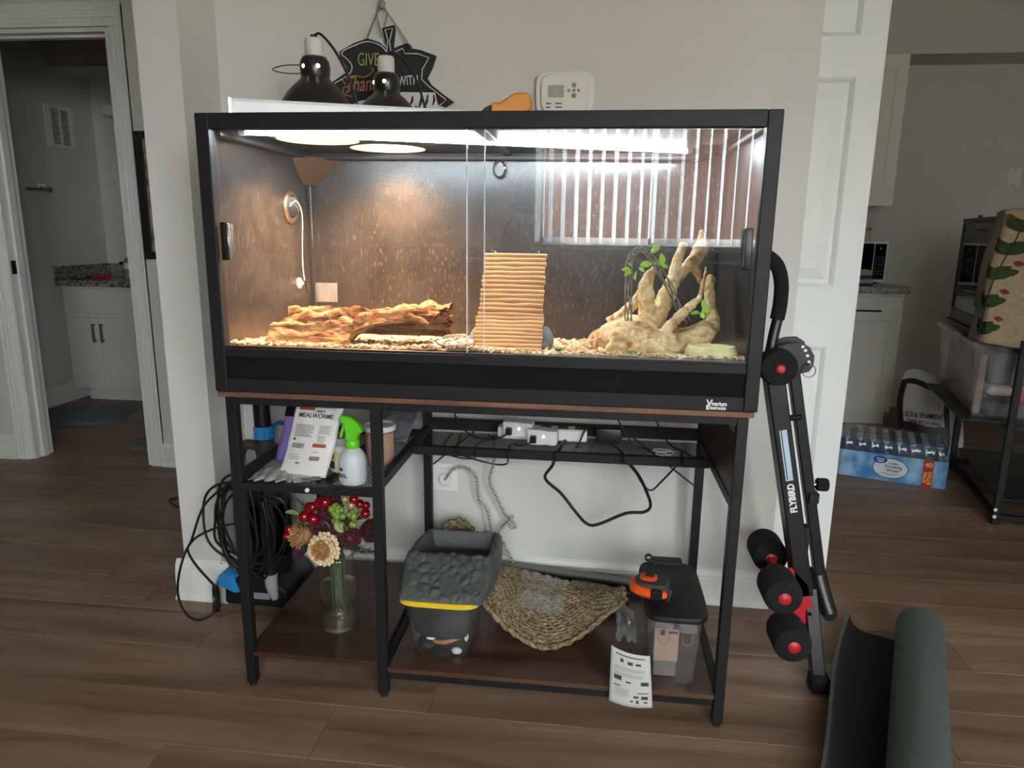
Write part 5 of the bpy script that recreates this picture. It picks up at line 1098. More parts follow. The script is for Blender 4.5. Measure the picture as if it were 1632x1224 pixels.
tag(mk('clear_bag_end', MB().grid(lambda u, v: Vector((0.955 + 0.055 * u, 0.16 + 0.12 * v, 0.12 + 0.07 * (1 - u) * v + 0.03 * mn.noise(Vector((u * 4, v * 5, 4))))), 20, 20), 'film_clear'), 'crumpled end of the clear bag beyond the grass mat', 'plastic bag')
tag(mk('grass_tuft', MB().grid(lambda u, v: Vector((0.43 + 0.10 * u, 0.45 + 0.02 * math.sin(v * 3), 0.10 + (0.165 + 0.028 * math.sin(PI * u) + 0.012 * mn.noise(Vector((u * 20, v * 9, 1)))) * v)), 40, 30, thick=0.012), 'seagrass', smooth='all'), 'bundle of dried grass standing behind the rock dish', 'grass bundle')
# long black and silver profile lying at the back
pm('profile_silver', (120, 120, 120), 0.4, 0.5, var=0.08)
bar = thing('metal_profile', (0.82, 0.53, BZ), 'long black and silver metal profile lying along the back of the bottom board', 'profile')
Mb = T(0.60, 0.556, BZ) @ RZ(-0.15)
mk('channel', MB().box(0, 0.50, -0.03, 0.012, 0, 0.026, 0.002, M=Mb), 'black_plastic', bar); mk('top_edge', MB().box(0, 0.50, -0.022, 0.013, 0.026, 0.034, 0.001, M=Mb), 'profile_silver', bar)
roll = tag(mk('black_sleeve', MB().tube([(0.83, 0.43, BZ + 0.03), (0.92, 0.40, BZ + 0.032), (1.0, 0.38, BZ + 0.03)], [0.022, 0.028, 0.02], 14, 4), 'black_plastic', smooth=True), 'black plastic sleeve between the grass mat and the metal profile', 'sleeve')
# clear box with a black lid
cb = thing('clear_box', (1.09, 0.17, BZ), 'clear plastic box with a flat black lid at the end of the bottom board', 'box')
def rbox(x0, x1, y0, y1, z): return tubring(z, (x1 - x0) / 2, (y1 - y0) / 2, cx=(x0 + x1) / 2, cy=(y0 + y1) / 2)
mk('body', ringloft([rbox(1.035, 1.145, 0.05, 0.29, BZ), rbox(1.022, 1.156, 0.040, 0.30, 0.258)]), 'tub_clear', cb, True)
ld = mk('lid', ringloft([rbox(1.012, 1.164, 0.024, 0.31, 0.256), rbox(1.010, 1.166, 0.022, 0.312, 0.262), rbox(1.012, 1.164, 0.024, 0.31, 0.270), rbox(1.022, 1.154, 0.034, 0.30, 0.271)], True, True), 'black_plastic', cb, True)
mk('lid_tab', MB().box(1.05, 1.13, 0.295, 0.325, 0.262, 0.281, 0.003), 'black_plastic', ld); mk('lid_ring', MB().lathe([(0.006, 0), (0.011, 0), (0.011, 0.008), (0.006, 0.008), (0.006, 0)], 16, M=T(1.04, 0.31, 0.283) @ RX(PI / 2)), 'black_plastic', ld, True)
for xx in (1.06, 1.115):
    mk('latch', MB().box(xx - 0.022, xx + 0.022, 0.036, 0.040, 0.225, 0.256, 0.001).tube([(xx - 0.012, 0.040, 0.226), (xx - 0.012, 0.041, 0.20), (xx, 0.0415, 0.19), (xx + 0.012, 0.041, 0.20), (xx + 0.012, 0.040, 0.226)], 0.0015, 6, 3), 'tub_clear', cb)
pk = thing('paper_packet', (1.075, 0.09, BZ + 0.003), 'pinkish paper packet inside the clear box', 'packet')
mk('packet', MB().box(1.040, 1.100, 0.065, 0.085, BZ + 0.045, 0.215, 0.003), pm('packet_pink', (168, 140, 124), 0.6, var=0.1), pk); mk('dark_print', MB().box(1.075, 1.096, 0.0635, 0.065, 0.205, 0.211).box(1.055, 1.066, 0.0635, 0.065, 0.20, 0.214), 'ink', pk)
mk('lower_part', MB().box(1.042, 1.098, 0.067, 0.10, BZ + 0.004, BZ + 0.045, 0.003), pm('packet_grey2', (112, 106, 102), 0.6, var=0.2), pk)
# tape measure on the lid
pm('tape_orange', (230, 84, 30), 0.35, var=0.04); pm('tape_grey', (60, 60, 60), 0.6, var=0.1)
tm = thing('tape_measure', (1.06, 0.16, 0.272), 'orange and grey tape measure lying on the black lid', 'tape measure')
Mt = T(1.035, 0.135, 0.272) @ RZ(-0.25)
def tring(sx_, sy_, z, ox=0, oy=0): return [Mt @ Vector((ox + sx_ * math.copysign(abs(math.cos(a)) ** 0.7, math.cos(a)), oy + sy_ * math.copysign(abs(math.sin(a)) ** 0.7, math.sin(a)), z)) for a in [2 * PI * i / 36 for i in range(36)]]
mk('case', ringloft([tring(0.040, 0.036, 0.0), tring(0.043, 0.039, 0.006), tring(0.043, 0.039, 0.030), tring(0.036, 0.032, 0.037)], True, True), 'tape_grey', tm, True)
mk('bumper', MB().tube([Mt @ Vector(p) for p in ((-0.038, 0.022, 0.020), (-0.044, 0.0, 0.020), (-0.036, -0.030, 0.020), (-0.01, -0.041, 0.020), (0.025, -0.041, 0.020), (0.040, -0.034, 0.020))], [0.008, 0.012, 0.013, 0.012, 0.012, 0.008], 12, 4), 'tape_orange', tm, True)
mk('top_cap', ringloft([tring(0.022, 0.019, 0.036, -0.010, 0.004), tring(0.022, 0.019, 0.040, -0.010, 0.004), tring(0.018, 0.015, 0.042, -0.010, 0.004)], True, True), 'tape_orange', tm, True)
mk('button', MB().box(-0.018, 0.004, -0.004, 0.012, 0.042, 0.047, 0.002, M=Mt), 'black_plastic', tm); mk('mouth', MB().box(0.006, 0.034, -0.056, -0.040, 0.010, 0.034, 0.003, M=Mt), 'black_plastic', tm); mk('clip', MB().box(0.038, 0.05, -0.04, 0.02, 0.002, 0.006, M=Mt), 'chrome', tm)
# printed leaflet standing against the box
lf = thing('leaflet', (0.985, 0.01, 0.06), 'white printed leaflet hanging over the front edge of the bottom board', 'leaflet')
pm('paper', (186, 186, 182), 0.8, var=0.02)
def leafP(u, v, off=0.0):
    x = 0.936 + 0.092 * u + 0.012 * (1 - v) * u; y = 0.002 - 0.012 * math.sin(PI * u) * 0.8 + 0.010 * v + off
    z = 0.054 + 0.142 * v - 0.022 * u ** 0.7 * (0.65 + 0.35 * v) + 0.004 * u * (1 - v); return Vector((x, y, z))
mk('sheet', MB().grid(leafP, 14, 16, thick=0.0006), 'paper', lf, 'all')
def lp(u0, u1, v0, v1, mat='ink'): mk('print', MB().grid(lambda a, c_: leafP(u0 + (u1 - u0) * a, v0 + (v1 - v0) * c_, -0.0008), 5, 2), mat, lf)
lp(0.12, 0.86, 0.915, 0.935)
for i in range(3): lp(0.10, 0.85, 0.70 - 0.022 * i, 0.706 - 0.022 * i, 'dark_print')
for i in range(3): lp(0.10, 0.80, 0.60 - 0.025 * i, 0.606 - 0.025 * i, 'dark_print')
for (a, b_, c_, d) in ((0.24, 0.32, 0.80, 0.86), (0.42, 0.55, 0.78, 0.84), (0.62, 0.76, 0.79, 0.83), (0.10, 0.28, 0.46, 0.54), (0.38, 0.50, 0.44, 0.47), (0.74, 0.93, 0.42, 0.49), (0.10, 0.26, 0.35, 0.37), (0.56, 0.68, 0.18, 0.22), (0.74, 0.90, 0.16, 0.22), (0.48, 0.55, 0.10, 0.13), (0.62, 0.68, 0.08, 0.14), (0.80, 0.88, 0.09, 0.12), (0.66, 0.92, 0.27, 0.285)): lp(a, b_, c_, d)
for i in range(6): lp(0.10, 0.46, 0.31 - 0.024 * i, 0.315 - 0.024 * i, 'dark_print')
# ================================================================== FOLDED AB BENCH
pm('bench_black', (20, 20, 21), 0.38, var=0.06, scale=40)
pm('foam_black', (15, 15, 16), 0.95, var=0.2, scale=200)
pm('bench_red', (176, 28, 36), 0.45, var=0.05)
pm('print_blue', (176, 196, 214), 0.5, var=0.02)
ab = thing('ab_bench', (1.40, 0.25, 0), 'folded black exercise bench with red foam rollers beside the desk', 'exercise bench')
def obox(p0, p1, wx, wy, bev=0.003):
    """square bar from p0 to p1; width wx across the picture, wy in depth"""
    p0, p1 = Vector(p0), Vector(p1); d = (p1 - p0); L = d.length; z = d.normalized(); yv = Vector((0, 1, 0)); x = yv.cross(z).normalized(); yv = z.cross(x)
    Mx = Matrix(((x.x, yv.x, z.x, p0.x), (x.y, yv.y, z.y, p0.y), (x.z, yv.z, z.z, p0.z), (0, 0, 0, 1)))
    return MB().box(-wx / 2, wx / 2, -wy / 2, wy / 2, 0, L, bev, M=Mx), Mx, L
m1, MX, ML = obox((1.436, 0.262, 0.235), (1.303, 0.262, 0.850), 0.043, 0.06)
beam = mk('main_beam', m1, 'bench_black', ab)
m2, _, _ = obox((1.492, 0.315, 0.265), (1.366, 0.300, 0.830), 0.027, 0.03); mk('rear_rod', m2, 'bench_black', ab)
m3, _, _ = obox((1.479, 0.195, 0.016), (1.452, 0.262, 0.25), 0.034, 0.034); mk('front_foot', m3, 'bench_black', ab)
mk('foot_cap', MB().box(1.456, 1.502, 0.165, 0.218, 0.0, 0.045, 0.006), 'foam_black', ab)
mk('rear_foot', MB().tube([(1.490, 0.335, 0.275), (1.503, 0.31, 0.215), (1.519, 0.285, 0.165)], [0.020, 0.022, 0.021], 16, 3), 'bench_black', ab, True)
mk('foot_plug', MB().lathe([(0.019, 0), (0.019, 0.004), (0.0, 0.006)], 20, M=T(1.519, 0.284, 0.165) @ RX(PI / 2)), 'foam_black', ab, True)
mk('cross_bolt', MB().cyl((1.352, 0.27, 0.70), (1.395, 0.29, 0.70), 0.008, n=12), 'steel_dark', ab, True)
mk('lower_stop', MB().box(1.435, 1.462, 0.285, 0.315, 0.47, 0.50, 0.003).box(1.41, 1.437, 0.25, 0.28, 0.30, 0.42, 0.003), 'bench_black', ab)
jd = mk('joint_disc', MB().lathe([(0.0, 0.030), (0.030, 0.029), (0.042, 0.022), (0.045, 0.010), (0.045, -0.02)], 36, M=T(1.312, 0.230, 0.838) @ RX(PI / 2), cap1=True), 'foam_black', ab, True)
mk('red_cap', MB().lathe([(0.0, 0.036), (0.008, 0.035), (0.0115, 0.031), (0.0115, 0.026)], 24, M=T(1.312, 0.230, 0.838) @ RX(PI / 2)), 'bench_red', jd, True)
mk('bracket', MB().prism([(1.315, 0.882), (1.345, 0.892), (1.372, 0.894), (1.392, 0.883), (1.405, 0.862), (1.405, 0.838), (1.396, 0.822), (1.36, 0.812), (1.33, 0.80)], 0.262, 0.268, bev=0.001), 'bench_black', ab)
mk('bracket', MB().prism([(1.315, 0.890), (1.345, 0.900), (1.372, 0.902), (1.392, 0.890), (1.400, 0.87), (1.36, 0.812), (1.33, 0.80)], 0.31, 0.316, bev=0.001), 'bench_black', ab)
for xx, zz in ((1.382, 0.875), (1.388, 0.862), (1.393, 0.847), (1.375, 0.884)):
    mk('bracket_hole', MB().cyl((xx, 0.2618, zz), (xx, 0.2605, zz), 0.0038, n=12), 'white_print', ab)
mk('pin_ring', MB().tube([(1.393 + 0.016 * math.cos(a * PI / 8), 0.255, 0.826 + 0.016 * math.sin(a * PI / 8)) for a in range(16)], 0.0011, 6, 1, closed=True), 'chrome', ab, True)
mk('pull_pin', MB().cyl((1.393, 0.264, 0.842), (1.393, 0.246, 0.842), 0.004, n=12), 'chrome', ab, True)
mk('handlebar', MB().tube([(1.305, 0.285, 0.86), (1.312, 0.295, 0.905), (1.320, 0.30, 0.95)], 0.013, 14, 4), 'bench_black', ab, True)
mk('foam_grip', MB().tube([(1.318, 0.30, 0.945), (1.322, 0.30, 0.985), (1.320, 0.30, 1.036), (1.305, 0.30, 1.078), (1.275, 0.30, 1.10), (1.24, 0.30, 1.105)], 0.0175, 16, 5), 'foam_black', ab, True)
mk('adjust_knob', MB().lathe([(0.0, 0.0), (0.015, 0.0), (0.017, 0.003), (0.017, 0.024), (0.015, 0.028), (0.0, 0.028)], 20, M=T(1.455, 0.30, 0.52) @ RY(PI / 2)), 'foam_black', ab, True)
mk('knob_shaft', MB().cyl((1.43, 0.30, 0.517), (1.456, 0.30, 0.52), 0.0055, n=12), 'chrome', ab, True)
# stripes and brand along the beam (front face)
def onbeam(u, v, off=-0.0306): return MX @ Vector((u, off, v))
for (u0, u1) in ((-0.0095, -0.0065), (-0.004, 0.0085)):
    mk('stripe', MB().quad(onbeam(u0, 0.325), onbeam(u1, 0.325), onbeam(u1, 0.455), onbeam(u0, 0.455)), 'print_blue', beam)
mk('stripe', MB().quad(onbeam(-0.0095, 0.322), onbeam(0.0085, 0.322), onbeam(0.0085, 0.3255), onbeam(-0.0095, 0.3255)), 'print_blue', beam)
text('lettering', 'FLYBIRD', 0.0225, MX @ T(0.001, -0.0306, 0.275) @ RX(PI / 2) @ RZ(PI / 2), 'white_print', beam, bold=0.0009, sx=0.93)
# rollers: foam sleeves on axles running front to back
pl = mk('red_plate', MB().prism([(1.36, 0.30), (1.395, 0.315), (1.44, 0.27), (1.452, 0.22), (1.475, 0.185), (1.45, 0.165), (1.42, 0.15), (1.39, 0.14), (1.37, 0.16)], 0.232, 0.238, bev=0.001), 'bench_red', ab)
mk('plate_bolt', MB().cyl((1.450, 0.231, 0.192), (1.450, 0.226, 0.192), 0.005, n=10), 'chrome', ab)
def roller(x, z, y0, y1):
    r = mk('foam_roller', MB().lathe([(0.012, 0.0), (0.034, 0.001), (0.044, 0.008), (0.047, 0.02), (0.047, y1 - y0 - 0.02), (0.044, y1 - y0 - 0.008), (0.034, y1 - y0)], 32, M=T(x, y0, z) @ RX(-PI / 2), cap0=True, cap1=True), 'foam_black', ab, True)
    mk('red_end_cap', MB().lathe([(0.0, -0.006), (0.010, -0.005), (0.0155, -0.001), (0.0155, 0.003)], 24, M=T(x, y0, z) @ RX(-PI / 2)), 'bench_red', r, True)
roller(1.352, 0.286, 0.12, 0.228); roller(1.386, 0.158, 0.12, 0.228); roller(1.370, 0.290, 0.33, 0.44)
mk('axle', MB().cyl((1.356, 0.22, 0.286), (1.370, 0.34, 0.289), 0.011, n=14), 'bench_red', ab, True)
# ================================================================== EXERCISE MAT, half rolled
pm('mat_green', (76, 84, 82), 0.85, var=0.08, scale=60, bump=0.1, bscale=300)
pm('mat_inner', (17, 17, 18), 0.95, var=0.2, scale=150)
em = thing('exercise_mat', (1.62, 0.1, 0), 'dark green-grey exercise mat, half unrolled with its black side up', 'exercise mat')
E0, ED = Vector((1.815, 0.420, 0)), Vector((-0.245, -0.57, 0)).normalized(); EX = Vector((ED.y, -ED.x, 0))   # EX points to the free edge
if EX.x > 0: EX = -EX
def matprof():
    P = []; R = 0.068
    for i in range(60):      # spiral roll
        a = -PI / 2 - 4.6 * PI * (1 - i / 59.0); r = R - 0.0105 * (a + PI / 2) / (-2 * PI); P.append((-r * math.cos(a) * -1 * -1, R + r * math.sin(a)))
    return P
prof = []
R = 0.066
for i in range(70):
    t = i / 69.0; a = -PI / 2 + 4.6 * PI * (1 - t); r = R - 0.011 * (a + PI / 2) / (2 * PI); prof.append((-r * math.cos(a), R + r * math.sin(a)))
# prof ends at (0, 0) under the roll; the sheet then runs to the free edge and curls up
for i in range(1, 13):
    t = i / 12.0; prof.append((0.125 * t, 0.0 + 0.0))
for i in range(1, 9):
    a = i / 8.0 * 1.45; prof.append((0.125 + 0.06 * math.sin(a), 0.06 * (1 - math.cos(a))))
TH = 0.0085
def matgrid(off):
    n = len(prof)
    def f(u, v):
        i = int(round(u * (n - 1))); p = prof[i]; q0 = prof[max(i - 1, 0)]; q1 = prof[min(i + 1, n - 1)]
        tx_, tz_ = q1[0] - q0[0], q1[1] - q0[1]; L = math.hypot(tx_, tz_) or 1; nx_, nz_ = -tz_ / L, tx_ / L
        wob = 0.012 * math.sin(v * 5) * max(0, (p[0] - 0.06)) * 6
        return E0 + ED * (v * 0.75) + EX * (p[0] + nx_ * off + wob) + Vector((0, 0, p[1] + nz_ * off + 0.001))
    return MB().grid(f, n, 16)
mk('outer_side', matgrid(0.0), 'mat_green', em, 'all'); mk('inner_side', matgrid(TH), 'mat_inner', em, 'all')
b = MB(); n = len(prof)
def mp(i, off, v):
    p = prof[i]; q0 = prof[max(i - 1, 0)]; q1 = prof[min(i + 1, n - 1)]; tx_, tz_ = q1[0] - q0[0], q1[1] - q0[1]; L = math.hypot(tx_, tz_) or 1
    return E0 + ED * (v * 0.75) + EX * (p[0] - tz_ / L * off) + Vector((0, 0, p[1] + tx_ / L * off + 0.001))
for v in (0, 1):
    for i in range(n - 1): b.quad(mp(i, 0, v), mp(i + 1, 0, v), mp(i + 1, TH, v), mp(i, TH, v))
mk('edge', b, 'mat_green', em)
b = MB()
def mpw(off, v): 
    i = n - 1; p = prof[i]; q0 = prof[i - 1]; tx_, tz_ = p[0] - q0[0], p[1] - q0[1]; L = math.hypot(tx_, tz_); nx_, nz_ = -tz_ / L, tx_ / L; wob = 0.012 * math.sin(v * 5) * (p[0] - 0.06) * 6
    return E0 + ED * (v * 0.75) + EX * (p[0] + nx_ * off + wob) + Vector((0, 0, p[1] + nz_ * off + 0.001))
for j in range(15): b.quad(mpw(0, j / 15), mpw(0, (j + 1) / 15), mpw(TH, (j + 1) / 15), mpw(TH, j / 15))
mk('free_edge', b, 'mat_green', em)

# ================================================================== KITCHEN
pm('cab_white', (240, 238, 228), 0.5, var=0.015)
pm('granite', (196, 190, 180), 0.3, col2=(110, 104, 98), var=0.3, scale=70, contrast=(0.42, 0.66))
pm('pull_black', (40, 38, 36), 0.4, 0.6)
def shaker(name, x0, x1, z0, z1, y, par, fr=0.055, mat='cab_white'):
    b = MB().box(x0, x1, y - 0.010, y, z0, z1)
    b.box(x0, x0 + fr, y - 0.019, y - 0.010, z0, z1, 0.001).box(x1 - fr, x1, y - 0.019, y - 0.010, z0, z1, 0.001).box(x0 + fr, x1 - fr, y - 0.019, y - 0.010, z0, z0 + fr, 0.001).box(x0 + fr, x1 - fr, y - 0.019, y - 0.010, z1 - fr, z1, 0.001)
    return mk(name, b, mat, par)
for k, (x0, x1, lab) in enumerate(((2.02, 2.70, 'cream kitchen base cabinet with a black bar pull, past the white door'),)):
    t = thing('base_cabinet', ((x0 + x1) / 2, 3.2, 0), lab, 'cabinet')
    mk('body', B(x0, x1, 2.92, 3.499, 0.09, 0.820), 'cab_white', t); mk('toe_kick', B(x0, x1 - 0.005, 2.98, 3.499, 0.0, 0.09), 'cab_white', t)
    d = mk('drawer', B(x0 + 0.006, x1 - 0.022, 2.90, 2.92, 0.655, 0.800, 0.002), 'cab_white', t)
    mk('pull', MB().cyl((x0 + 0.20, 2.878, 0.716), (x1 - 0.135, 2.878, 0.716), 0.005, n=10).cyl((x0 + 0.22, 2.9, 0.716), (x0 + 0.22, 2.878, 0.716), 0.004, n=8).cyl((x1 - 0.155, 2.9, 0.716), (x1 - 0.155, 2.878, 0.716), 0.004, n=8), 'pull_black', d, True)
    shaker('door', x0 + 0.006, x1 - 0.022, 0.10, 0.640, 2.92, t)
tag(mk('countertop', B(2.00, 2.715, 2.875, 3.499, 0.8205, 0.858, 0.003), 'granite'), 'speckled granite countertop on the kitchen base cabinets', 'countertop')
for k, (x0, x1, lab) in enumerate(((2.02, 2.675, 'cream wall cabinet above the microwave, past the white door'),)):
    t = thing('wall_cabinet', ((x0 + x1) / 2, 3.35, 1.345), lab, 'cabinet')
    mk('body', B(x0, x1, 3.20, 3.499, 1.345, 2.2045), 'cab_white', t); shaker('door', x0 + 0.006, x1 - 0.018, 1.375, 2.18, 3.20, t)
    mk('light_rail', B(x0, x1, 3.195, 3.215, 1.335, 1.36), 'cab_white', t)
mw = thing('microwave', (2.39, 3.28, 0.8585), 'white microwave with black door and keypad on the kitchen counter', 'microwave')
pm('micro_black', (18, 18, 20), 0.12, var=0.03)
mk('body', B(2.13, 2.648, 3.10, 3.44, 0.8725, 1.117, 0.006, seg=2), 'white_plastic', mw)
for xx in (2.17, 2.61):
    for yy in (3.14, 3.40): mk('foot', MB().cyl((xx, yy, 0.8585), (xx, yy, 0.874), 0.012, n=12), 'black_plastic', mw)
mk('door', B(2.145, 2.562, 3.092, 3.10, 0.890, 1.105, 0.002), 'micro_black', mw)
mk('door_trim', B(2.562, 2.566, 3.090, 3.10, 0.890, 1.105), 'white_plastic', mw)
kp = mk('keypad', B(2.566, 2.634, 3.092, 3.10, 0.890, 1.105, 0.002), 'micro_black', mw)
pm('key_grey', (150, 150, 150), 0.6)
for r in range(8):
    for c_ in range(3): mk('key', B(2.576 + c_ * 0.019, 2.587 + c_ * 0.019, 3.0912, 3.0922, 0.920 + r * 0.0145, 0.9235 + r * 0.0145), 'key_grey', kp)
mk('display_mark', B(2.596, 2.603, 3.0912, 3.0922, 1.07, 1.083), 'key_grey', kp)
jr = thing('salt_jar', (2.56, 3.25, 1.117), 'small jar with a silver cap on top of the microwave', 'jar')
mk('glass', MB().lathe([(0.0, 0.0), (0.026, 0.0), (0.028, 0.004), (0.028, 0.070), (0.025, 0.078)], 24, (2.56, 3.25, 1.1175)), pm('jar_pink', (196, 168, 156), 0.25), jr, True)
mk('copper_band', MB().lathe([(0.0285, 0.068), (0.0295, 0.07), (0.0295, 0.083), (0.028, 0.084)], 24, (2.56, 3.25, 1.1175)), pm('copper', (176, 120, 76), 0.3, 0.8), jr, True)
mk('cap', MB().lathe([(0.030, 0.084), (0.030, 0.10), (0.024, 0.108), (0.0, 0.110)], 24, (2.56, 3.25, 1.1175)), pm('cap_silver', (200, 198, 194), 0.3), jr, True)
bd = thing('bread_bag', (2.42, 2.98, 0.8585), 'bag of sliced bread with a blue label on the kitchen counter', 'bread')
pm('bread_crust', (196, 160, 120), 0.6, var=0.15, scale=30); pm('bread_blue', (44, 58, 130), 0.35, var=0.1)
for i, (z0, z1, m_) in enumerate(((0.8585, 0.875, 'bread_blue'), (0.875, 0.900, 'bread_crust'), (0.900, 0.922, 'bread_blue'), (0.922, 0.952, 'bread_crust'))):
    mk('loaf' if 'crust' in m_ else 'label_band', B(2.30, 2.515 - 0.006 * i, 2.905, 3.02, z0, z1 + 0.002, 0.009, seg=3), m_, bd, True)
# switch plate
sw = thing('wall_switch', (3.507, 3.49, 1.46), 'white switch plate on the kitchen wall', 'switch')
mk('plate', B(3.467, 3.548, 3.494, 3.4995, 1.468, 1.590, 0.002), 'white_plastic', sw); mk('toggle', B(3.500, 3.515, 3.486, 3.494, 1.52, 1.54, 0.002), 'white_plastic', sw)
for zz in (1.485, 1.575): mk('screw', MB().cyl((3.5075, 3.494, zz), (3.5075, 3.4925, zz), 0.0035, n=10), 'steel_dark', sw)
# ================================================================== WATER PACK, RICE BAG
WO, WX_ = Vector((2.089, 1.955, 0)), Vector((0.427, -0.154, 0)).normalized(); WA = math.atan2(WX_.y, WX_.x)
MW = T(*WO) @ RZ(WA)
wp = thing('water_pack', WO + Vector((0.27, 0.05, 0)), 'shrink-wrapped pack of forty water bottles on the floor by the cabinets', 'water pack')
thin_glass('bottle_clear', 1.33, (0.90, 0.93, 0.95), 0.05, haze=0.05)
proto = None
WW, WDp = 0.452, 0.27
for i in range(8):
    for j in range(5):
        x = 0.028 + i * (WW - 0.056) / 7; y = 0.028 + j * (WDp - 0.056) / 4
        if proto is None:
            b_ = mk('bottle', MB().lathe([(0.0, 0.002), (0.024, 0.002), (0.0275, 0.008), (0.0275, 0.13), (0.026, 0.145), (0.014, 0.175), (0.012, 0.185)], 14), 'bottle_clear', at=(0, 0, 0), smooth=True)
            c__ = mk('cap', MB().lathe([(0.0135, 0.183), (0.0140, 0.185), (0.0140, 0.197), (0.0, 0.198)], 12), pm('cap_clear', (150, 158, 164), 0.3), at=(0, 0, 0), smooth=True); c__.parent = b_; proto = (b_, c__)
        else:
            b_ = copyobj(proto[0]); c__ = copyobj(proto[1], b_)
        b_.parent = wp; b_.location = MW @ Vector((x, y, 0)) - wl(wp)
pm('wrap_blue', (74, 132, 190), 0.3, var=0.0, col2=(150, 190, 220), scale=9, contrast=(0.4, 0.62), bump=0.3, bscale=30)
def wrapring(z, n=4, puff=0.0):
    P = []
    for (ax, ay, bx_, by_, nx_, ny_) in ((0, 0, WW, 0, 0, -1), (WW, 0, WW, WDp, 1, 0), (WW, WDp, 0, WDp, 0, 1), (0, WDp, 0, 0, -1, 0)):
        m_ = 32 if ny_ else 20; k_ = 8 if ny_ else 5
        for i in range(m_):
            t = i / m_; s_ = abs(math.sin(PI * t * k_)) ** 0.6; P.append(MW @ Vector((ax + (bx_ - ax) * t + nx_ * 0.006 * s_ + (0.010 if t == 0 and nx_ else 0), ay + (by_ - ay) * t + ny_ * 0.006 * s_, z)))
    return P
mk('printed_wrap', ringloft([wrapring(0.002), wrapring(0.06), wrapring(0.132)], False), 'wrap_blue', wp, 'all')
thin_glass('wrap_clear', 1.5, (0.93, 0.95, 0.97), 0.08, haze=0.10)
mk('clear_wrap', MB().grid(lambda u, v: MW @ Vector((WW * u, WDp * v, 0.199 + 0.003 * mn.noise(Vector((u * 9, v * 7, 1))))), 24, 16), 'wrap_clear', wp, 'all')
mk('clear_wrap', ringloft([wrapring(0.132), [Vector((p.x, p.y, 0.0)) for p in wrapring(0)] and wrapring(0.17), [MW @ Vector((min(max((MW.inverted() @ p).x, 0.014), WW - 0.014), min(max((MW.inverted() @ p).y, 0.014), WDp - 0.014), 0.199)) for p in wrapring(0)]], False), 'wrap_clear', wp, 'all')
def wq(x, z): return MW @ T(x, -0.0085, z) @ FRONT
pm('label_red', (168, 36, 30), 0.45, var=0.05); pm('print_yellow', (226, 186, 60), 0.5); pm('label_white', (206, 214, 222), 0.45, var=0.03); pm('logo_blue', (34, 60, 150), 0.4); pm('ink_navy', (36, 40, 70), 0.6)
mk('red_band', MB().box(0.362, 0.404, -0.0085, -0.004, 0.002, 0.133, M=MW), 'label_red', wp)
text('lettering', '40', 0.032, wq(0.383, 0.108), 'print_yellow', wp, bold=0.0012)
text('lettering', 'VALUE', 0.0215, wq(0.391, 0.046) @ RZ(-PI / 2), 'print_yellow', wp, bold=0.0005)
text('lettering', 'PACK', 0.0215, wq(0.372, 0.046) @ RZ(-PI / 2), 'print_yellow', wp, bold=0.0005)
def oval(cx, cz, rx_, rz_, y0, y1): return MB().prism([(cx + rx_ * math.cos(2 * PI * i / 40), cz + rz_ * math.sin(2 * PI * i / 40)) for i in range(40)], y0, y1, M=MW)
mk('label_border', oval(0.228, 0.068, 0.076, 0.050, -0.0080, -0.004), 'ink_navy', wp); mk('label_oval', oval(0.228, 0.068, 0.073, 0.047, -0.0086, -0.004), 'label_white', wp); mk('logo_oval', oval(0.182, 0.105, 0.030, 0.017, -0.0094, -0.004), 'logo_blue', wp)
text('lettering', 'Great', 0.0135, MW @ T(0.182, -0.0098, 0.110) @ FRONT, 'white_print', wp, bold=0.0003, shear=0.2); text('lettering', 'Value', 0.0125, MW @ T(0.184, -0.0098, 0.099) @ FRONT, 'white_print', wp, bold=0.0003, shear=0.2)
for s_, z_, h_ in (('Purified', 0.092, 0.0125), ('Drinking', 0.076, 0.021), ('Water', 0.058, 0.021)): text('lettering', s_, h_, MW @ T(0.240, -0.0090, z_) @ FRONT, 'ink_navy', wp, bold=0.0003)
mk('print', MB().box(0.185, 0.275, -0.0090, -0.0080, 0.041, 0.0425, M=MW).box(0.20, 0.26, -0.0090, -0.0080, 0.036, 0.0375, M=MW), 'ink_navy', wp)
pm('rice_dark', (44, 24, 32), 0.5, var=0.15, scale=20); pm('rice_white', (190, 188, 184), 0.6, var=0.06, scale=20, bump=0.2, bscale=40)
rb = thing('rice_bag', (2.60, 2.33, 0), 'crumpled dark and white bag of jasmine rice behind the water pack', 'rice bag')
MR = T(2.47, 2.27, 0) @ RZ(-0.42) @ RX(-0.12)
def ricef(s): return lambda u, v: MR @ Vector((0.30 * u + 0.012 * math.sin(v * 7), 0.06 + s * (0.065 * math.sin(PI * min(1, max(0, u))) ** 0.6 * (1 - v) ** 0.45 + 0.004) + 0.01 * mn.noise(Vector((u * 3, v * 4, s))), 0.002 + 0.46 * v + 0.015 * math.sin(u * 9) * v))
mk('front', MB().grid(ricef(-1), 24, 26, thick=0.001), 'rice_dark', rb, 'all'); mk('back', MB().grid(ricef(1), 24, 26, thick=0.001), 'rice_white', rb, 'all')
mk('white_panel', MB().grid(lambda u, v: ricef(-1)(0.10 + 0.62 * u, 0.42 + 0.42 * v) + (MR.to_3x3() @ Vector((0, -0.003, 0))), 14, 14), 'rice_white', rb, 'all')
mk('white_edge', MB().grid(lambda u, v: ricef(-1)(0.80 + 0.2 * u, v) + (MR.to_3x3() @ Vector((0, -0.003, 0))), 6, 20), 'rice_white', rb, 'all'); mk('white_top', MB().grid(lambda u, v: ricef(-1)(u, 0.90 + 0.10 * v) + (MR.to_3x3() @ Vector((0, -0.003, 0))), 20, 4), 'rice_white', rb, 'all')
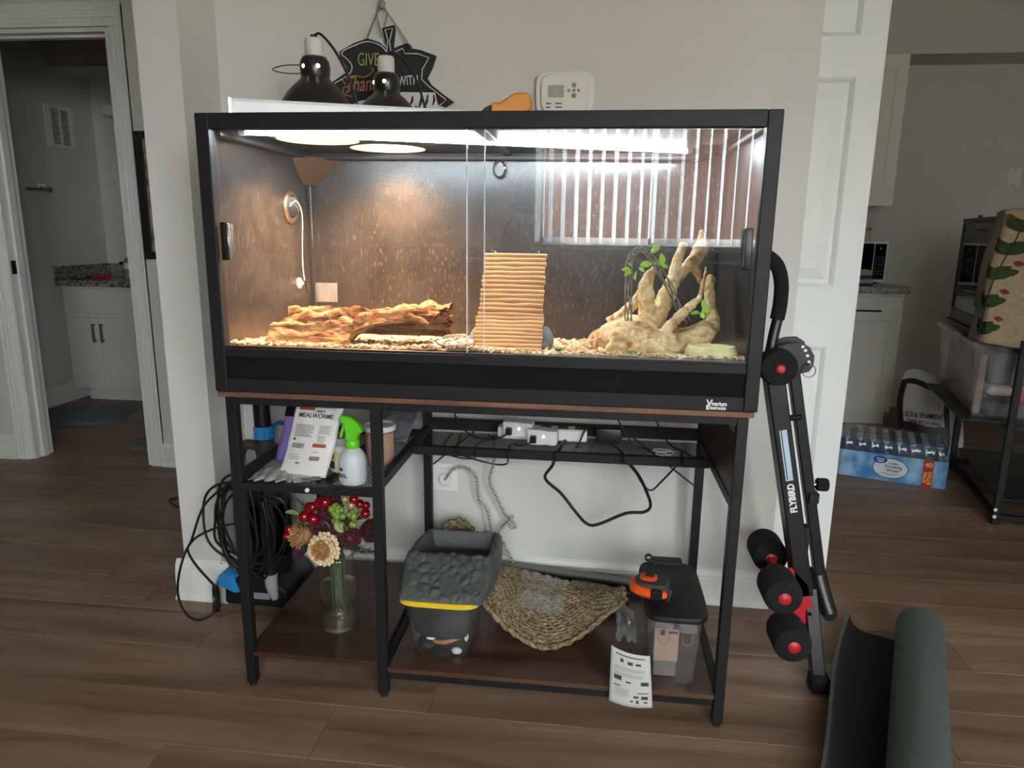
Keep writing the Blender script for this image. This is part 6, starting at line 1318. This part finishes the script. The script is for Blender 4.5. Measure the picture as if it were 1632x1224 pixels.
def rt(u, v): return T(*(ricef(-1)(u, v) + MR.to_3x3() @ Vector((0, -0.006, 0)))) @ RZ(-0.42) @ RX(-0.12) @ FRONT @ RZ(PI)
text('lettering', 'JASMINE RICE', 0.036, rt(0.42, 0.535), 'ink', rb, bold=0.0008, sx=0.78); text('lettering', 'THAI HOM MALI', 0.030, rt(0.42, 0.455), 'ink', rb, bold=0.0006, sx=0.72)
for i in range(4): text('lettering', '- - - - - - - -', 0.012, rt(0.40, 0.63 + 0.035 * i), 'dark_print', rb, sx=1.0)
# ================================================================== RACK, BIN, SECOND TANK, TOWEL
RA = math.atan2(-0.24, 0.97); MK = T(2.52, 1.40, 0) @ RZ(RA)
rack = thing('metal_rack', (3.0, 1.7, 0), 'black metal rack holding a clear bin, seen at the picture edge', 'rack')
for lx in (0.0, 1.0):
    for ly in (0.0, 0.78): mk('leg', MB().box(lx, lx + 0.026, ly, ly + 0.026, 0.0, 0.76, 0.002, M=MK), 'desk_metal', rack)
for z in (0.022, 0.40, 0.735):
    for lx in (0.002, 1.002): mk('side_bar', MB().box(lx, lx + 0.022, 0.026, 0.78, z, z + 0.022, 0.001, M=MK), 'desk_metal', rack)
    for ly in (0.002, 0.782): mk('cross_bar', MB().box(0.026, 1.0, ly, ly + 0.022, z, z + 0.022, 0.001, M=MK), 'desk_metal', rack)
for z in (0.035, 0.065): mk('bolt', MB().cyl(MK @ Vector((0.006, -0.003, z)), MK @ Vector((0.006, 0.0, z)), 0.007, n=12), 'white_plastic', rack)
mk('shelf_board', MB().box(-0.16, 1.02, 0.03, 0.78, 0.4205, 0.4255, M=MK), 'black_plastic', rack); mk('shelf_board', MB().box(-0.12, 1.02, 0.03, 0.79, 0.757, 0.765, M=MK), 'black_plastic', rack); mk('shelf_board', MB().box(0.03, 1.0, 0.03, 0.78, 0.10, 0.106, M=MK), 'black_plastic', rack)
thin_glass('bin_clear', 1.5, (0.86, 0.85, 0.84), 0.15, haze=0.30)
bn = thing('storage_bin', MK @ Vector((0.25, 0.4, 0.426)), 'clear plastic storage bin of folded clothes on the metal rack', 'storage bin')
def binring(z, g): return [MK @ Vector((x, y, z)) for x, y in ((-0.135 + g, 0.07 + g), (0.85 - g, 0.07 + g), (0.85 - g, 0.74 - g), (-0.135 + g, 0.74 - g))]
mk('body', ringloft([binring(0.427, 0.03), binring(0.725, 0.0)]), 'bin_clear', bn); mk('lid', ringloft([binring(0.722, -0.008), binring(0.722, -0.014), binring(0.742, -0.014), binring(0.742, -0.004), binring(0.738, 0.02)], False, True), 'bin_clear', bn)
for (x0, x1, y0, y1, z0, z1, col, lab) in ((-0.100, -0.070, 0.12, 0.68, 0.43, 0.68, (150, 126, 112), 'folded pinkish-tan cloth in the clear bin'), (-0.066, 0.80, 0.105, 0.68, 0.56, 0.70, (44, 62, 66), 'dark teal cloth on top in the clear bin'), (-0.060, 0.030, 0.102, 0.66, 0.515, 0.556, (214, 206, 190), 'cream cloth in the middle of the clear bin'), (0.034, 0.82, 0.102, 0.66, 0.49, 0.556, (176, 34, 60), 'crimson cloth in the clear bin'), (-0.060, 0.82, 0.105, 0.66, 0.43, 0.488, (92, 88, 98), 'grey cloth at the bottom of the clear bin')):
    o = mk('folded_cloth', MB().box(x0, x1, y0, y1, z0, z1, 0.02, M=MK, seg=3), pm('cloth_%d' % int(x0 * 100 + z0 * 1000), col, 0.9, var=0.2, scale=14, bump=0.4, bscale=20), smooth=True); tag(o, lab, 'cloth', 'clothes in the bin')
gt2 = thing('glass_tank', MK @ Vector((0.3, 0.4, 0.766)), 'black-framed glass tank standing on the metal rack', 'glass tank')
thin_glass('tank2_glass', 1.55, (0.55, 0.56, 0.56), 0.02, haze=0.10)
x0, x1, y0, y1, z0, z1 = -0.10, 0.80, 0.06, 0.76, 0.766, 1.235
for lx in (x0, x1 - 0.018):
    for ly in (y0, y1 - 0.018): mk('frame_post', MB().box(lx, lx + 0.018, ly, ly + 0.018, z0, z1, 0.001, M=MK), 'black_plastic', gt2)
for z_ in ((z0, z0 + 0.05), (z1 - 0.024, z1), (0.895, 0.905)):
    mk('frame_rail', MB().box(x0, x0 + 0.018, y0 + 0.018, y1 - 0.018, z_[0], z_[1], M=MK).box(x1 - 0.018, x1, y0 + 0.018, y1 - 0.018, z_[0], z_[1], M=MK).box(x0 + 0.018, x1 - 0.018, y0, y0 + 0.018, z_[0], z_[1], M=MK).box(x0 + 0.018, x1 - 0.018, y1 - 0.018, y1, z_[0], z_[1], M=MK), 'black_plastic', gt2)
mk('pane', MB().box(x0 + 0.006, x0 + 0.010, y0 + 0.018, y1 - 0.018, z0 + 0.05, z1 - 0.024, M=MK), 'tank2_glass', gt2); mk('pane', MB().box(x0 + 0.018, x1 - 0.018, y0 + 0.006, y0 + 0.010, z0 + 0.05, z1 - 0.024, M=MK), 'tank2_glass', gt2); mk('back_panel', MB().box(x0 + 0.018, x1 - 0.018, y1 - 0.012, y1 - 0.006, z0 + 0.05, z1 - 0.024, M=MK), 'tank_panel', gt2); mk('right_panel', MB().box(x1 - 0.012, x1 - 0.006, y0 + 0.018, y1 - 0.018, z0 + 0.05, z1 - 0.024, M=MK), 'tank_panel', gt2); mk('latch', MB().box(x0 - 0.006, x0 + 0.002, 0.30, 0.33, 0.86, 0.92, 0.002, M=MK), 'black_plastic', gt2); mk('top_knob', MB().cyl(MK @ Vector((x0 + 0.01, 0.50, z1)), MK @ Vector((x0 + 0.01, 0.50, z1 + 0.012)), 0.008, n=10), 'black_plastic', gt2)
mk('screen_lid', MB().box(x0 + 0.018, x1 - 0.018, y0 + 0.018, y1 - 0.018, z1 - 0.010, z1 - 0.006, M=MK), 'tank_vent', gt2)
pm('towel_tan', (164, 146, 118), 0.95, var=0.14, scale=60, sheen=0.2, bump=0.4, bscale=150); pm('towel_green', (48, 66, 36), 0.95, var=0.2, scale=80); pm('towel_red', (130, 50, 44), 0.95, var=0.1)
tw = thing('floral_towel', MK @ Vector((-0.12, 0.10, 0.75)), 'tan towel with embroidered green leaves draped over the glass tank', 'towel')
def towP(u, v, off=0.0):
    # u across: from the left side of the tank round its front corner; v: bottom to top
    if u < 0.25: lx, ly = -0.118, 0.155 + 0.03 * (1 - v) - 0.125 * u / 0.25
    else: lx, ly = -0.118 + (u - 0.25) / 0.75 * 0.5, 0.03
    k = 0.03 * (1 - v)
    return MK @ Vector((lx - off - k * (1 - u) + 0.008 * math.sin(v * 8 + u * 3), ly - off - k * 0.5 + 0.008 * math.sin(u * 22 + v * 2), 0.735 + 0.508 * v + 0.010 * math.sin(u * 9)))
mk('cloth', MB().grid(towP, 30, 30, thick=0.004), 'towel_tan', tw, 'all')
mk('top_fold', MB().grid(lambda u, v: towP(u, 1.0) + Vector((0.16 * v, 0.06 * v, 0.006 * math.sin(PI * v) + 0.004)), 20, 8, thick=0.004), 'towel_tan', tw, 'all')
def towleaf(u, v, L, ang, mat='towel_green', w=0.34):
    def f(a, c_):
        t = (c_ - 0.5) * 2 * w * math.sin(PI * min(1, a * 0.97 + 0.03)); du = L * (a * math.cos(ang) - t * math.sin(ang)); dv = L * (a * math.sin(ang) + t * math.cos(ang))
        return towP(min(1, max(0, u + du)), v + dv * 0.9, 0.0035)
    mk('embroidered_leaf', MB().grid(f, 7, 4), mat, tw)
for (u, v) in ((0.22, 0.06), (0.24, 0.27), (0.27, 0.49), (0.30, 0.68), (0.34, 0.86)):
    towleaf(u, v, 0.15, 1.05); towleaf(u, v, 0.14, 2.05); towleaf(u + 0.04, v + 0.05, 0.09, 0.5); towleaf(u - 0.06, v + 0.08, 0.05, 1.6, 'towel_red', 0.5); towleaf(u + 0.10, v + 0.12, 0.05, 1.4, 'towel_red', 0.5)
mk('embroidered_stem', MB().tube([towP(0.22 + 0.13 * t, 0.05 + 0.9 * t, 0.005) for t in [i / 12 for i in range(13)]], 0.0025, 5, 2), 'towel_green', tw)
# ================================================================== UPRIGHT VACUUM
pm('vac_blue', (40, 130, 190), 0.4, var=0.04); pm('vac_black', (24, 24, 26), 0.35, var=0.06); pm('vac_grey', (150, 150, 146), 0.4, var=0.05); pm('hose_grey', (66, 62, 58), 0.5, var=0.1)
vc_ = thing('upright_vacuum', (-0.14, 0.42, 0), 'black and blue upright vacuum cleaner wedged between the wall end and the desk', 'vacuum cleaner')
mk('cleaner_head', MB().prism([(-0.235, 0.012), (-0.02, 0.012), (-0.03, 0.07), (-0.07, 0.105), (-0.18, 0.11), (-0.23, 0.075)], 0.36, 0.56, bev=0.008), 'vac_black', vc_, True)
mk('head_label', B(-0.165, -0.085, 0.3575, 0.3605, 0.040, 0.060), pm('vac_label', (130, 132, 140), 0.4), vc_)
for (yy) in (0.345, 0.53):
    w = mk('wheel', MB().lathe([(0.0, 0.0), (0.030, 0.0), (0.040, 0.004), (0.042, 0.012), (0.040, 0.020), (0.0, 0.022)], 28, M=T(-0.238, yy, 0.0425) @ RZ(0.5) @ RY(-PI / 2)), 'vac_black', vc_, True)
mk('blue_cover', MB().prism([(-0.255, 0.085), (-0.195, 0.055), (-0.178, 0.06), (-0.20, 0.11), (-0.235, 0.118)], 0.352, 0.44, bev=0.003), 'vac_blue', vc_, True)
mk('body', MB().lathe([(0.0, 0.09), (0.060, 0.095), (0.068, 0.12), (0.066, 0.36), (0.056, 0.42), (0.040, 0.45), (0.0, 0.455)], 28, (-0.115, 0.452, 0.0)), 'vac_black', vc_, True)
mk('dirt_cup', MB().lathe([(0.069, 0.16), (0.070, 0.17), (0.070, 0.32), (0.069, 0.33)], 28, (-0.115, 0.452, 0.0)), thin_glass('vac_clear', 1.45, (0.35, 0.35, 0.36), 0.05), vc_, True)
mk('handle_tube', MB().tube([(-0.105, 0.43, 0.50), (-0.108, 0.43, 0.62), (-0.112, 0.43, 0.80), (-0.115, 0.43, 0.95)], [0.026, 0.0245, 0.024, 0.024], 20, 3), 'vac_black', vc_, True)
mk('blue_collar', MB().lathe([(0.026, 0.0), (0.0305, 0.002), (0.0305, 0.036), (0.027, 0.040)], 24, (-0.104, 0.43, 0.532)), 'vac_blue', vc_, True)
mk('collar_clip', B(-0.112, -0.088, 0.395, 0.404, 0.535, 0.565, 0.002), 'vac_blue', vc_)
hz_ = MB()
for i in range(9): hz_.lathe([(0.0255, 0.0), (0.0285, 0.0035), (0.0255, 0.007)], 22, (-0.100 - 0.001 * i, 0.428, 0.455 + 0.0075 * i))
hz_.cyl((-0.108, 0.428, 0.44), (-0.1, 0.428, 0.53), 0.0255, n=20); mk('ribbed_cuff', hz_, 'hose_grey', vc_, True)
hp = []
for i in range(140):
    a = i / 139.0; A = -0.3 + a * 2 * PI * 0.98; c = Vector((-0.050, 0.43, 0.535)) + Vector((0.033 * math.cos(A), 0.008 * math.sin(A * 2), 0.048 * math.sin(A))); b_ = i * 1.35
    hp.append(c + Vector((0.0075 * math.cos(b_) * math.cos(A), 0.0075 * math.sin(b_), 0.0075 * math.cos(b_) * math.sin(A))))
mk('blue_coil', MB().tube(hp, 0.0024, 5, 1), 'vac_blue', vc_, True); mk('coil_core', MB().tube([(-0.050 + 0.033 * math.cos(a * PI / 6), 0.43, 0.535 + 0.048 * math.sin(a * PI / 6)) for a in range(12)], 0.006, 8, 2, closed=True), 'vac_black', vc_, True)
mk('rear_hose', MB().tube([(-0.205, 0.45, 0.12), (-0.215, 0.45, 0.25), (-0.212, 0.45, 0.36), (-0.205, 0.45, 0.44), (-0.18, 0.45, 0.50), (-0.13, 0.445, 0.50)], 0.016, 14, 5), 'hose_grey', vc_, True)
mk('blue_cuff', MB().cyl((-0.213, 0.45, 0.375), (-0.209, 0.45, 0.41), 0.0185, n=18), 'vac_blue', vc_, True)
mk('side_nozzle', MB().tube([(-0.078, 0.362, 0.125), (-0.076, 0.358, 0.09), (-0.066, 0.356, 0.045)], [0.021, 0.019, 0.010], 14, 4), 'vac_grey', vc_, True)
mk('nozzle_pipe', MB().tube([(-0.082, 0.372, 0.36), (-0.082, 0.368, 0.24), (-0.079, 0.364, 0.125)], 0.018, 14, 3), 'vac_black', vc_, True)
mk('red_button', B(-0.168, -0.156, 0.368, 0.375, 0.125, 0.142, 0.002), 'bench_red', vc_)
rr = random.Random(21); cp_ = []
for k in range(9):
    cx, cz = -0.125 + rr.uniform(-0.03, 0.03), 0.29 + rr.uniform(-0.03, 0.03); ax, az = rr.uniform(0.05, 0.105), rr.uniform(0.10, 0.165)
    for i in range(10):
        a = 2 * PI * i / 10 + 1.2; cp_.append((cx + ax * math.cos(a) + rr.uniform(-0.008, 0.008), 0.362 - 0.006 * k + rr.uniform(-0.006, 0.006), cz + az * math.sin(a)))
mk('wound_cord', MB().tube(cp_, 0.0038, 7, 4), 'cable_black', vc_, True)
mk('trailing_cord', MB().tube([(-0.16, 0.33, 0.43), (-0.24, 0.31, 0.36), (-0.285, 0.30, 0.25), (-0.30, 0.30, 0.215), (-0.275, 0.30, 0.165), (-0.23, 0.31, 0.10)], 0.0037, 7, 5).tube([(-0.15, 0.33, 0.30), (-0.22, 0.31, 0.285), (-0.285, 0.30, 0.245), (-0.32, 0.29, 0.17), (-0.335, 0.285, 0.08), (-0.31, 0.28, 0.018), (-0.265, 0.275, 0.006), (-0.225, 0.29, 0.03), (-0.225, 0.30, 0.08)], 0.0037, 7, 5), 'cable_black', vc_, True)
tag(mk('hall_cable', MB().tube([(-0.60, 1.12, 0.005), (-0.80, 1.075, 0.005), (-0.905, 1.135, 0.005), (-0.90, 1.17, 0.005), (-0.78, 1.27, 0.005), (-0.60, 1.32, 0.005)], 0.004, 6, 4), 'cable_black', smooth=True), 'black cable end poking out on the hall floor past the wall end', 'cable')
# ================================================================== HALL AND BATHROOM
pf = thing('framed_picture', (-1.0, 1.57, 1.005), 'dark framed picture beside the bathroom door, mostly hidden by the wall end', 'picture')
mk('frame', B(-1.188, -1.155, DWY - 0.022, DWY - 0.001, 1.005, 1.565, 0.002).box(-0.84, -0.807, DWY - 0.022, DWY - 0.001, 1.005, 1.565, 0.002).box(-1.155, -0.84, DWY - 0.022, DWY - 0.001, 1.532, 1.565, 0.002).box(-1.155, -0.84, DWY - 0.022, DWY - 0.001, 1.005, 1.038, 0.002), pm('frame_dark', (26, 25, 24), 0.5), pf)
mk('print', B(-1.155, -0.84, DWY - 0.012, DWY - 0.008, 1.038, 1.532), pm('art_print', (180, 172, 140), 0.6, col2=(84, 80, 60), scale=25), pf)
pm('van_white', (204, 203, 198), 0.5, var=0.012); pm('nickel', (124, 118, 110), 0.35, 0.8)
vn = thing('bathroom_vanity', (-2.0, 2.98, 0), 'white bathroom vanity with two shaker doors and bar pulls', 'vanity')
mk('body', B(-2.585, -1.35, 2.735, 3.249, 0.085, 0.768), 'van_white', vn); mk('toe_kick', B(-2.52, -1.35, 2.79, 3.249, 0, 0.085), 'van_white', vn)
mk('drawer_front', B(-2.575, -2.09, 2.716, 2.735, 0.592, 0.752, 0.002), 'van_white', vn); mk('drawer_front', B(-2.08, -1.36, 2.716, 2.735, 0.592, 0.752, 0.002), 'van_white', vn)
for (x0, x1, px_) in ((-2.572, -2.347, -2.375), (-2.343, -2.095, -2.318)):
    d = shaker('door', x0, x1, 0.100, 0.568, 2.735, vn, 0.05, 'van_white'); mk('pull', B(px_ - 0.007, px_ + 0.007, 2.690, 2.702, 0.405, 0.530, 0.002).box(px_ - 0.006, px_ + 0.006, 2.70, 2.717, 0.41, 0.422).box(px_ - 0.006, px_ + 0.006, 2.70, 2.717, 0.513, 0.525), 'nickel', d)
d = shaker('door', -2.08, -1.72, 0.100, 0.568, 2.735, vn, 0.05, 'van_white'); d = shaker('door', -1.715, -1.36, 0.100, 0.568, 2.735, vn, 0.05, 'van_white')
pm('granite_dark', (158, 152, 140), 0.3, col2=(66, 62, 56), scale=55, contrast=(0.4, 0.62))
vt = thing('vanity_counter', (-2.0, 2.97, 0.7685), 'speckled granite vanity top with splashback in the bathroom', 'vanity top')
mk('slab', B(-2.612, -1.34, 2.70, 3.249, 0.7685, 0.806, 0.003), 'granite_dark', vt); mk('splashback', B(-2.612, -1.34, 3.232, 3.249, 0.8065, 0.892), 'granite_dark', vt); mk('side_splash', B(-2.619, -2.602, 2.71, 3.232, 0.8065, 0.892), 'granite_dark', vt)
for (x, y, r, h, col, lab) in ((-2.27, 2.98, 0.036, 0.14, (150, 140, 136), 'clear mouthwash bottle with dark liquid on the vanity'), (-2.195, 3.0, 0.028, 0.12, (170, 176, 184), 'pale bottle beside the mouthwash on the vanity'), (-2.15, 2.94, 0.03, 0.085, (34, 52, 120), 'short blue bottle on the vanity by the door casing')):
    t = thing('bottle', (x, y, 0.8065), lab, 'bottle', 'bottles on the vanity')
    mk('body', MB().lathe([(0.0, 0), (r, 0), (r, h * 0.8), (r * 0.5, h), (r * 0.4, h)], 20, (x, y, 0.8065)), pm('bot_%d' % int(h * 1000), col, 0.2, var=0.1), t, True); mk('cap', MB().lathe([(r * 0.45, h), (r * 0.45, h * 1.22), (0.0, h * 1.24)], 16, (x, y, 0.8065)), 'white_plastic', t, True)
    mk('label', MB().lathe([(r + 0.0005, h * 0.45), (r + 0.0005, h * 0.75)], 20, (x, y, 0.8065)), 'white_print', t, True)
t = thing('hair_tool', (-2.40, 2.84, 0.8065), 'red hair tool with black cord lying on the vanity', 'hair tool')
mk('grip', MB().tube([(-2.43, 2.82, 0.822), (-2.38, 2.84, 0.826), (-2.33, 2.85, 0.822)], [0.012, 0.018, 0.010], 12, 4), pm('hair_red', (150, 34, 34), 0.4), t, True); mk('cord', MB().tube([(-2.43, 2.82, 0.822), (-2.48, 2.80, 0.812), (-2.53, 2.79, 0.81), (-2.56, 2.80, 0.81)], 0.004, 6, 4), 'cable_black', t, True)
t = thing('faucet', (-2.34, 3.12, 0.8065), 'dark faucet spout at the back of the vanity', 'faucet')
mk('spout', MB().tube([(-2.30, 3.14, 0.807), (-2.30, 3.14, 0.86), (-2.33, 3.08, 0.90), (-2.37, 3.02, 0.905)], 0.010, 10, 5), 'steel_dark', t, True); mk('base', MB().cyl((-2.30, 3.14, 0.8065), (-2.30, 3.14, 0.815), 0.022, n=16), 'steel_dark', t, True)
# wall vent, hook, mirror with light shelf
wv = thing('air_vent', (-2.615, 2.93, 1.65), 'white louvred air vent on the bathroom side wall', 'vent')
mk('frame', B(-2.6195, -2.608, 2.80, 3.045, 1.645, 1.665).box(-2.6195, -2.608, 2.80, 3.045, 1.885, 1.905).box(-2.6195, -2.608, 2.80, 2.845, 1.665, 1.885).box(-2.6195, -2.608, 3.005, 3.045, 1.665, 1.885).box(-2.6195, -2.608, 2.918, 2.932, 1.665, 1.885), 'trim_white', wv)
for i in range(14):
    z = 1.670 + i * 0.0155
    for (a, c_) in ((2.845, 2.918), (2.932, 3.005)): mk('louvre', MB().box(-0.008, 0.0, a, c_, 0, 0.002, M=T(-2.610, 0, z) @ RY(0.7)), pm('louvre_grey', (120, 118, 112), 0.6) if 'louvre_grey' not in M_ else 'louvre_grey', wv)
hk = thing('wall_hook', (-2.60, 2.70, 1.36), 'chrome towel holder on the bathroom side wall', 'towel holder')
mk('plate', B(-2.6195, -2.61, 2.67, 2.735, 1.345, 1.41, 0.003), pm('brass_old', (140, 130, 100), 0.35, 0.7), hk); mk('post', MB().cyl((-2.61, 2.70, 1.375), (-2.555, 2.70, 1.37), 0.016, 0.018, 16), 'chrome', hk, True)
mk('bar', MB().cyl((-2.565, 2.70, 1.37), (-2.565, 2.52, 1.37), 0.008, n=12), 'chrome', hk, True)
mr_ = thing('mirror', (-1.9, 3.24, 0.95), 'tall framed mirror on the back bathroom wall', 'mirror')
mk('frame', B(-2.44, -2.40, 3.222, 3.249, 0.90, 1.86, 0.002).box(-1.44, -1.40, 3.222, 3.249, 0.90, 1.86, 0.002).box(-2.40, -1.44, 3.222, 3.249, 1.82, 1.86, 0.002).box(-2.40, -1.44, 3.222, 3.249, 0.90, 0.94, 0.002), 'trim_white', mr_)
mk('glass', B(-2.40, -1.44, 3.236, 3.244, 0.94, 1.82), pm('mirror_silver', (200, 204, 204), 0.03, 1.0, var=0.0), mr_)
lb = thing('vanity_light', (-1.9, 3.2, 1.90), 'white light bar above the bathroom mirror, switched off', 'light'); mk('bar', B(-2.46, -1.40, 3.13, 3.249, 1.885, 1.945, 0.004), 'trim_white', lb); mk('lens', B(-2.44, -1.42, 3.14, 3.24, 1.878, 1.885), 'white_plastic', lb)
# mats and leaning bag
pm('rug_grey', (92, 94, 96), 1.0, var=0.3, scale=90, bump=1.0, bscale=220, sheen=0.1)
def rug(cx, cy, w, d, ang, lab):
    def f(u, v):
        x = (u - 0.5) * 2; y = (v - 0.5) * 2; e = 5.0; k = (abs(x) ** e + abs(y) ** e) ** (1 / e); m_ = max(abs(x), abs(y)); s_ = m_ / k if k > 0 else 1
        X, Y = x * s_ * w / 2, y * s_ * d / 2; edge = max(0, 1 - m_) ; z = 0.001 + 0.017 * min(1, edge * 12) ** 0.5 + 0.003 * mn.noise(Vector((X * 60, Y * 60, cx)))
        return T(cx, cy, 0) @ RZ(ang) @ Vector((X, Y, z))
    return tag(mk('bath_mat', MB().grid(f, 60, 50), 'rug_grey', smooth='all'), lab, 'bath mat', 'grey bath mats')
rug(-2.245, 2.36, 0.55, 0.46, 0.34, 'grey bath mat in front of the vanity'); rug(-1.27, 1.985, 0.66, 0.38, 0.12, 'grey bath mat just inside the door casing')
tag(mk('white_bag', MB().grid(lambda u, v: Vector((-2.29 + 0.05 * math.cos(2 * PI * u) * (1 - 0.55 * v), 2.05 + 0.05 * math.sin(2 * PI * u) * (1 - 0.5 * v), 0.002 + 0.36 * v + 0.012 * mn.noise(Vector((u * 6, v * 5, 0))))), 24, 16, closeu=True), pm('bag_white', (190, 188, 184), 0.5, var=0.25, scale=20, bump=0.6, bscale=30), smooth='all'), 'crumpled whitish bag standing just inside the bathroom', 'bag')
# outlet with charger beside the window (seen mirrored)
wo_ = thing('window_outlet', (0.32, WY + 0.01, 1.2), 'white outlet plate with a charger beside the blind, seen mirrored', 'outlet')
mk('plate', B(0.28, 0.40, WY + 0.001, WY + 0.007, 1.20, 1.275, 0.002), 'white_plastic', wo_); mk('charger', B(0.315, 0.355, WY + 0.007, WY + 0.045, 1.215, 1.265, 0.004), 'white_plastic', wo_)
mk('charger_cord', MB().tube([(0.335, WY + 0.03, 1.216), (0.33, WY + 0.035, 1.15), (0.33, WY + 0.035, 1.06)], 0.003, 6, 4).tube([(0.29, WY + 0.02, 1.25), (0.24, WY + 0.04, 1.18), (0.21, WY + 0.045, 1.06)], 0.003, 6, 4), 'cable_black', wo_, True)
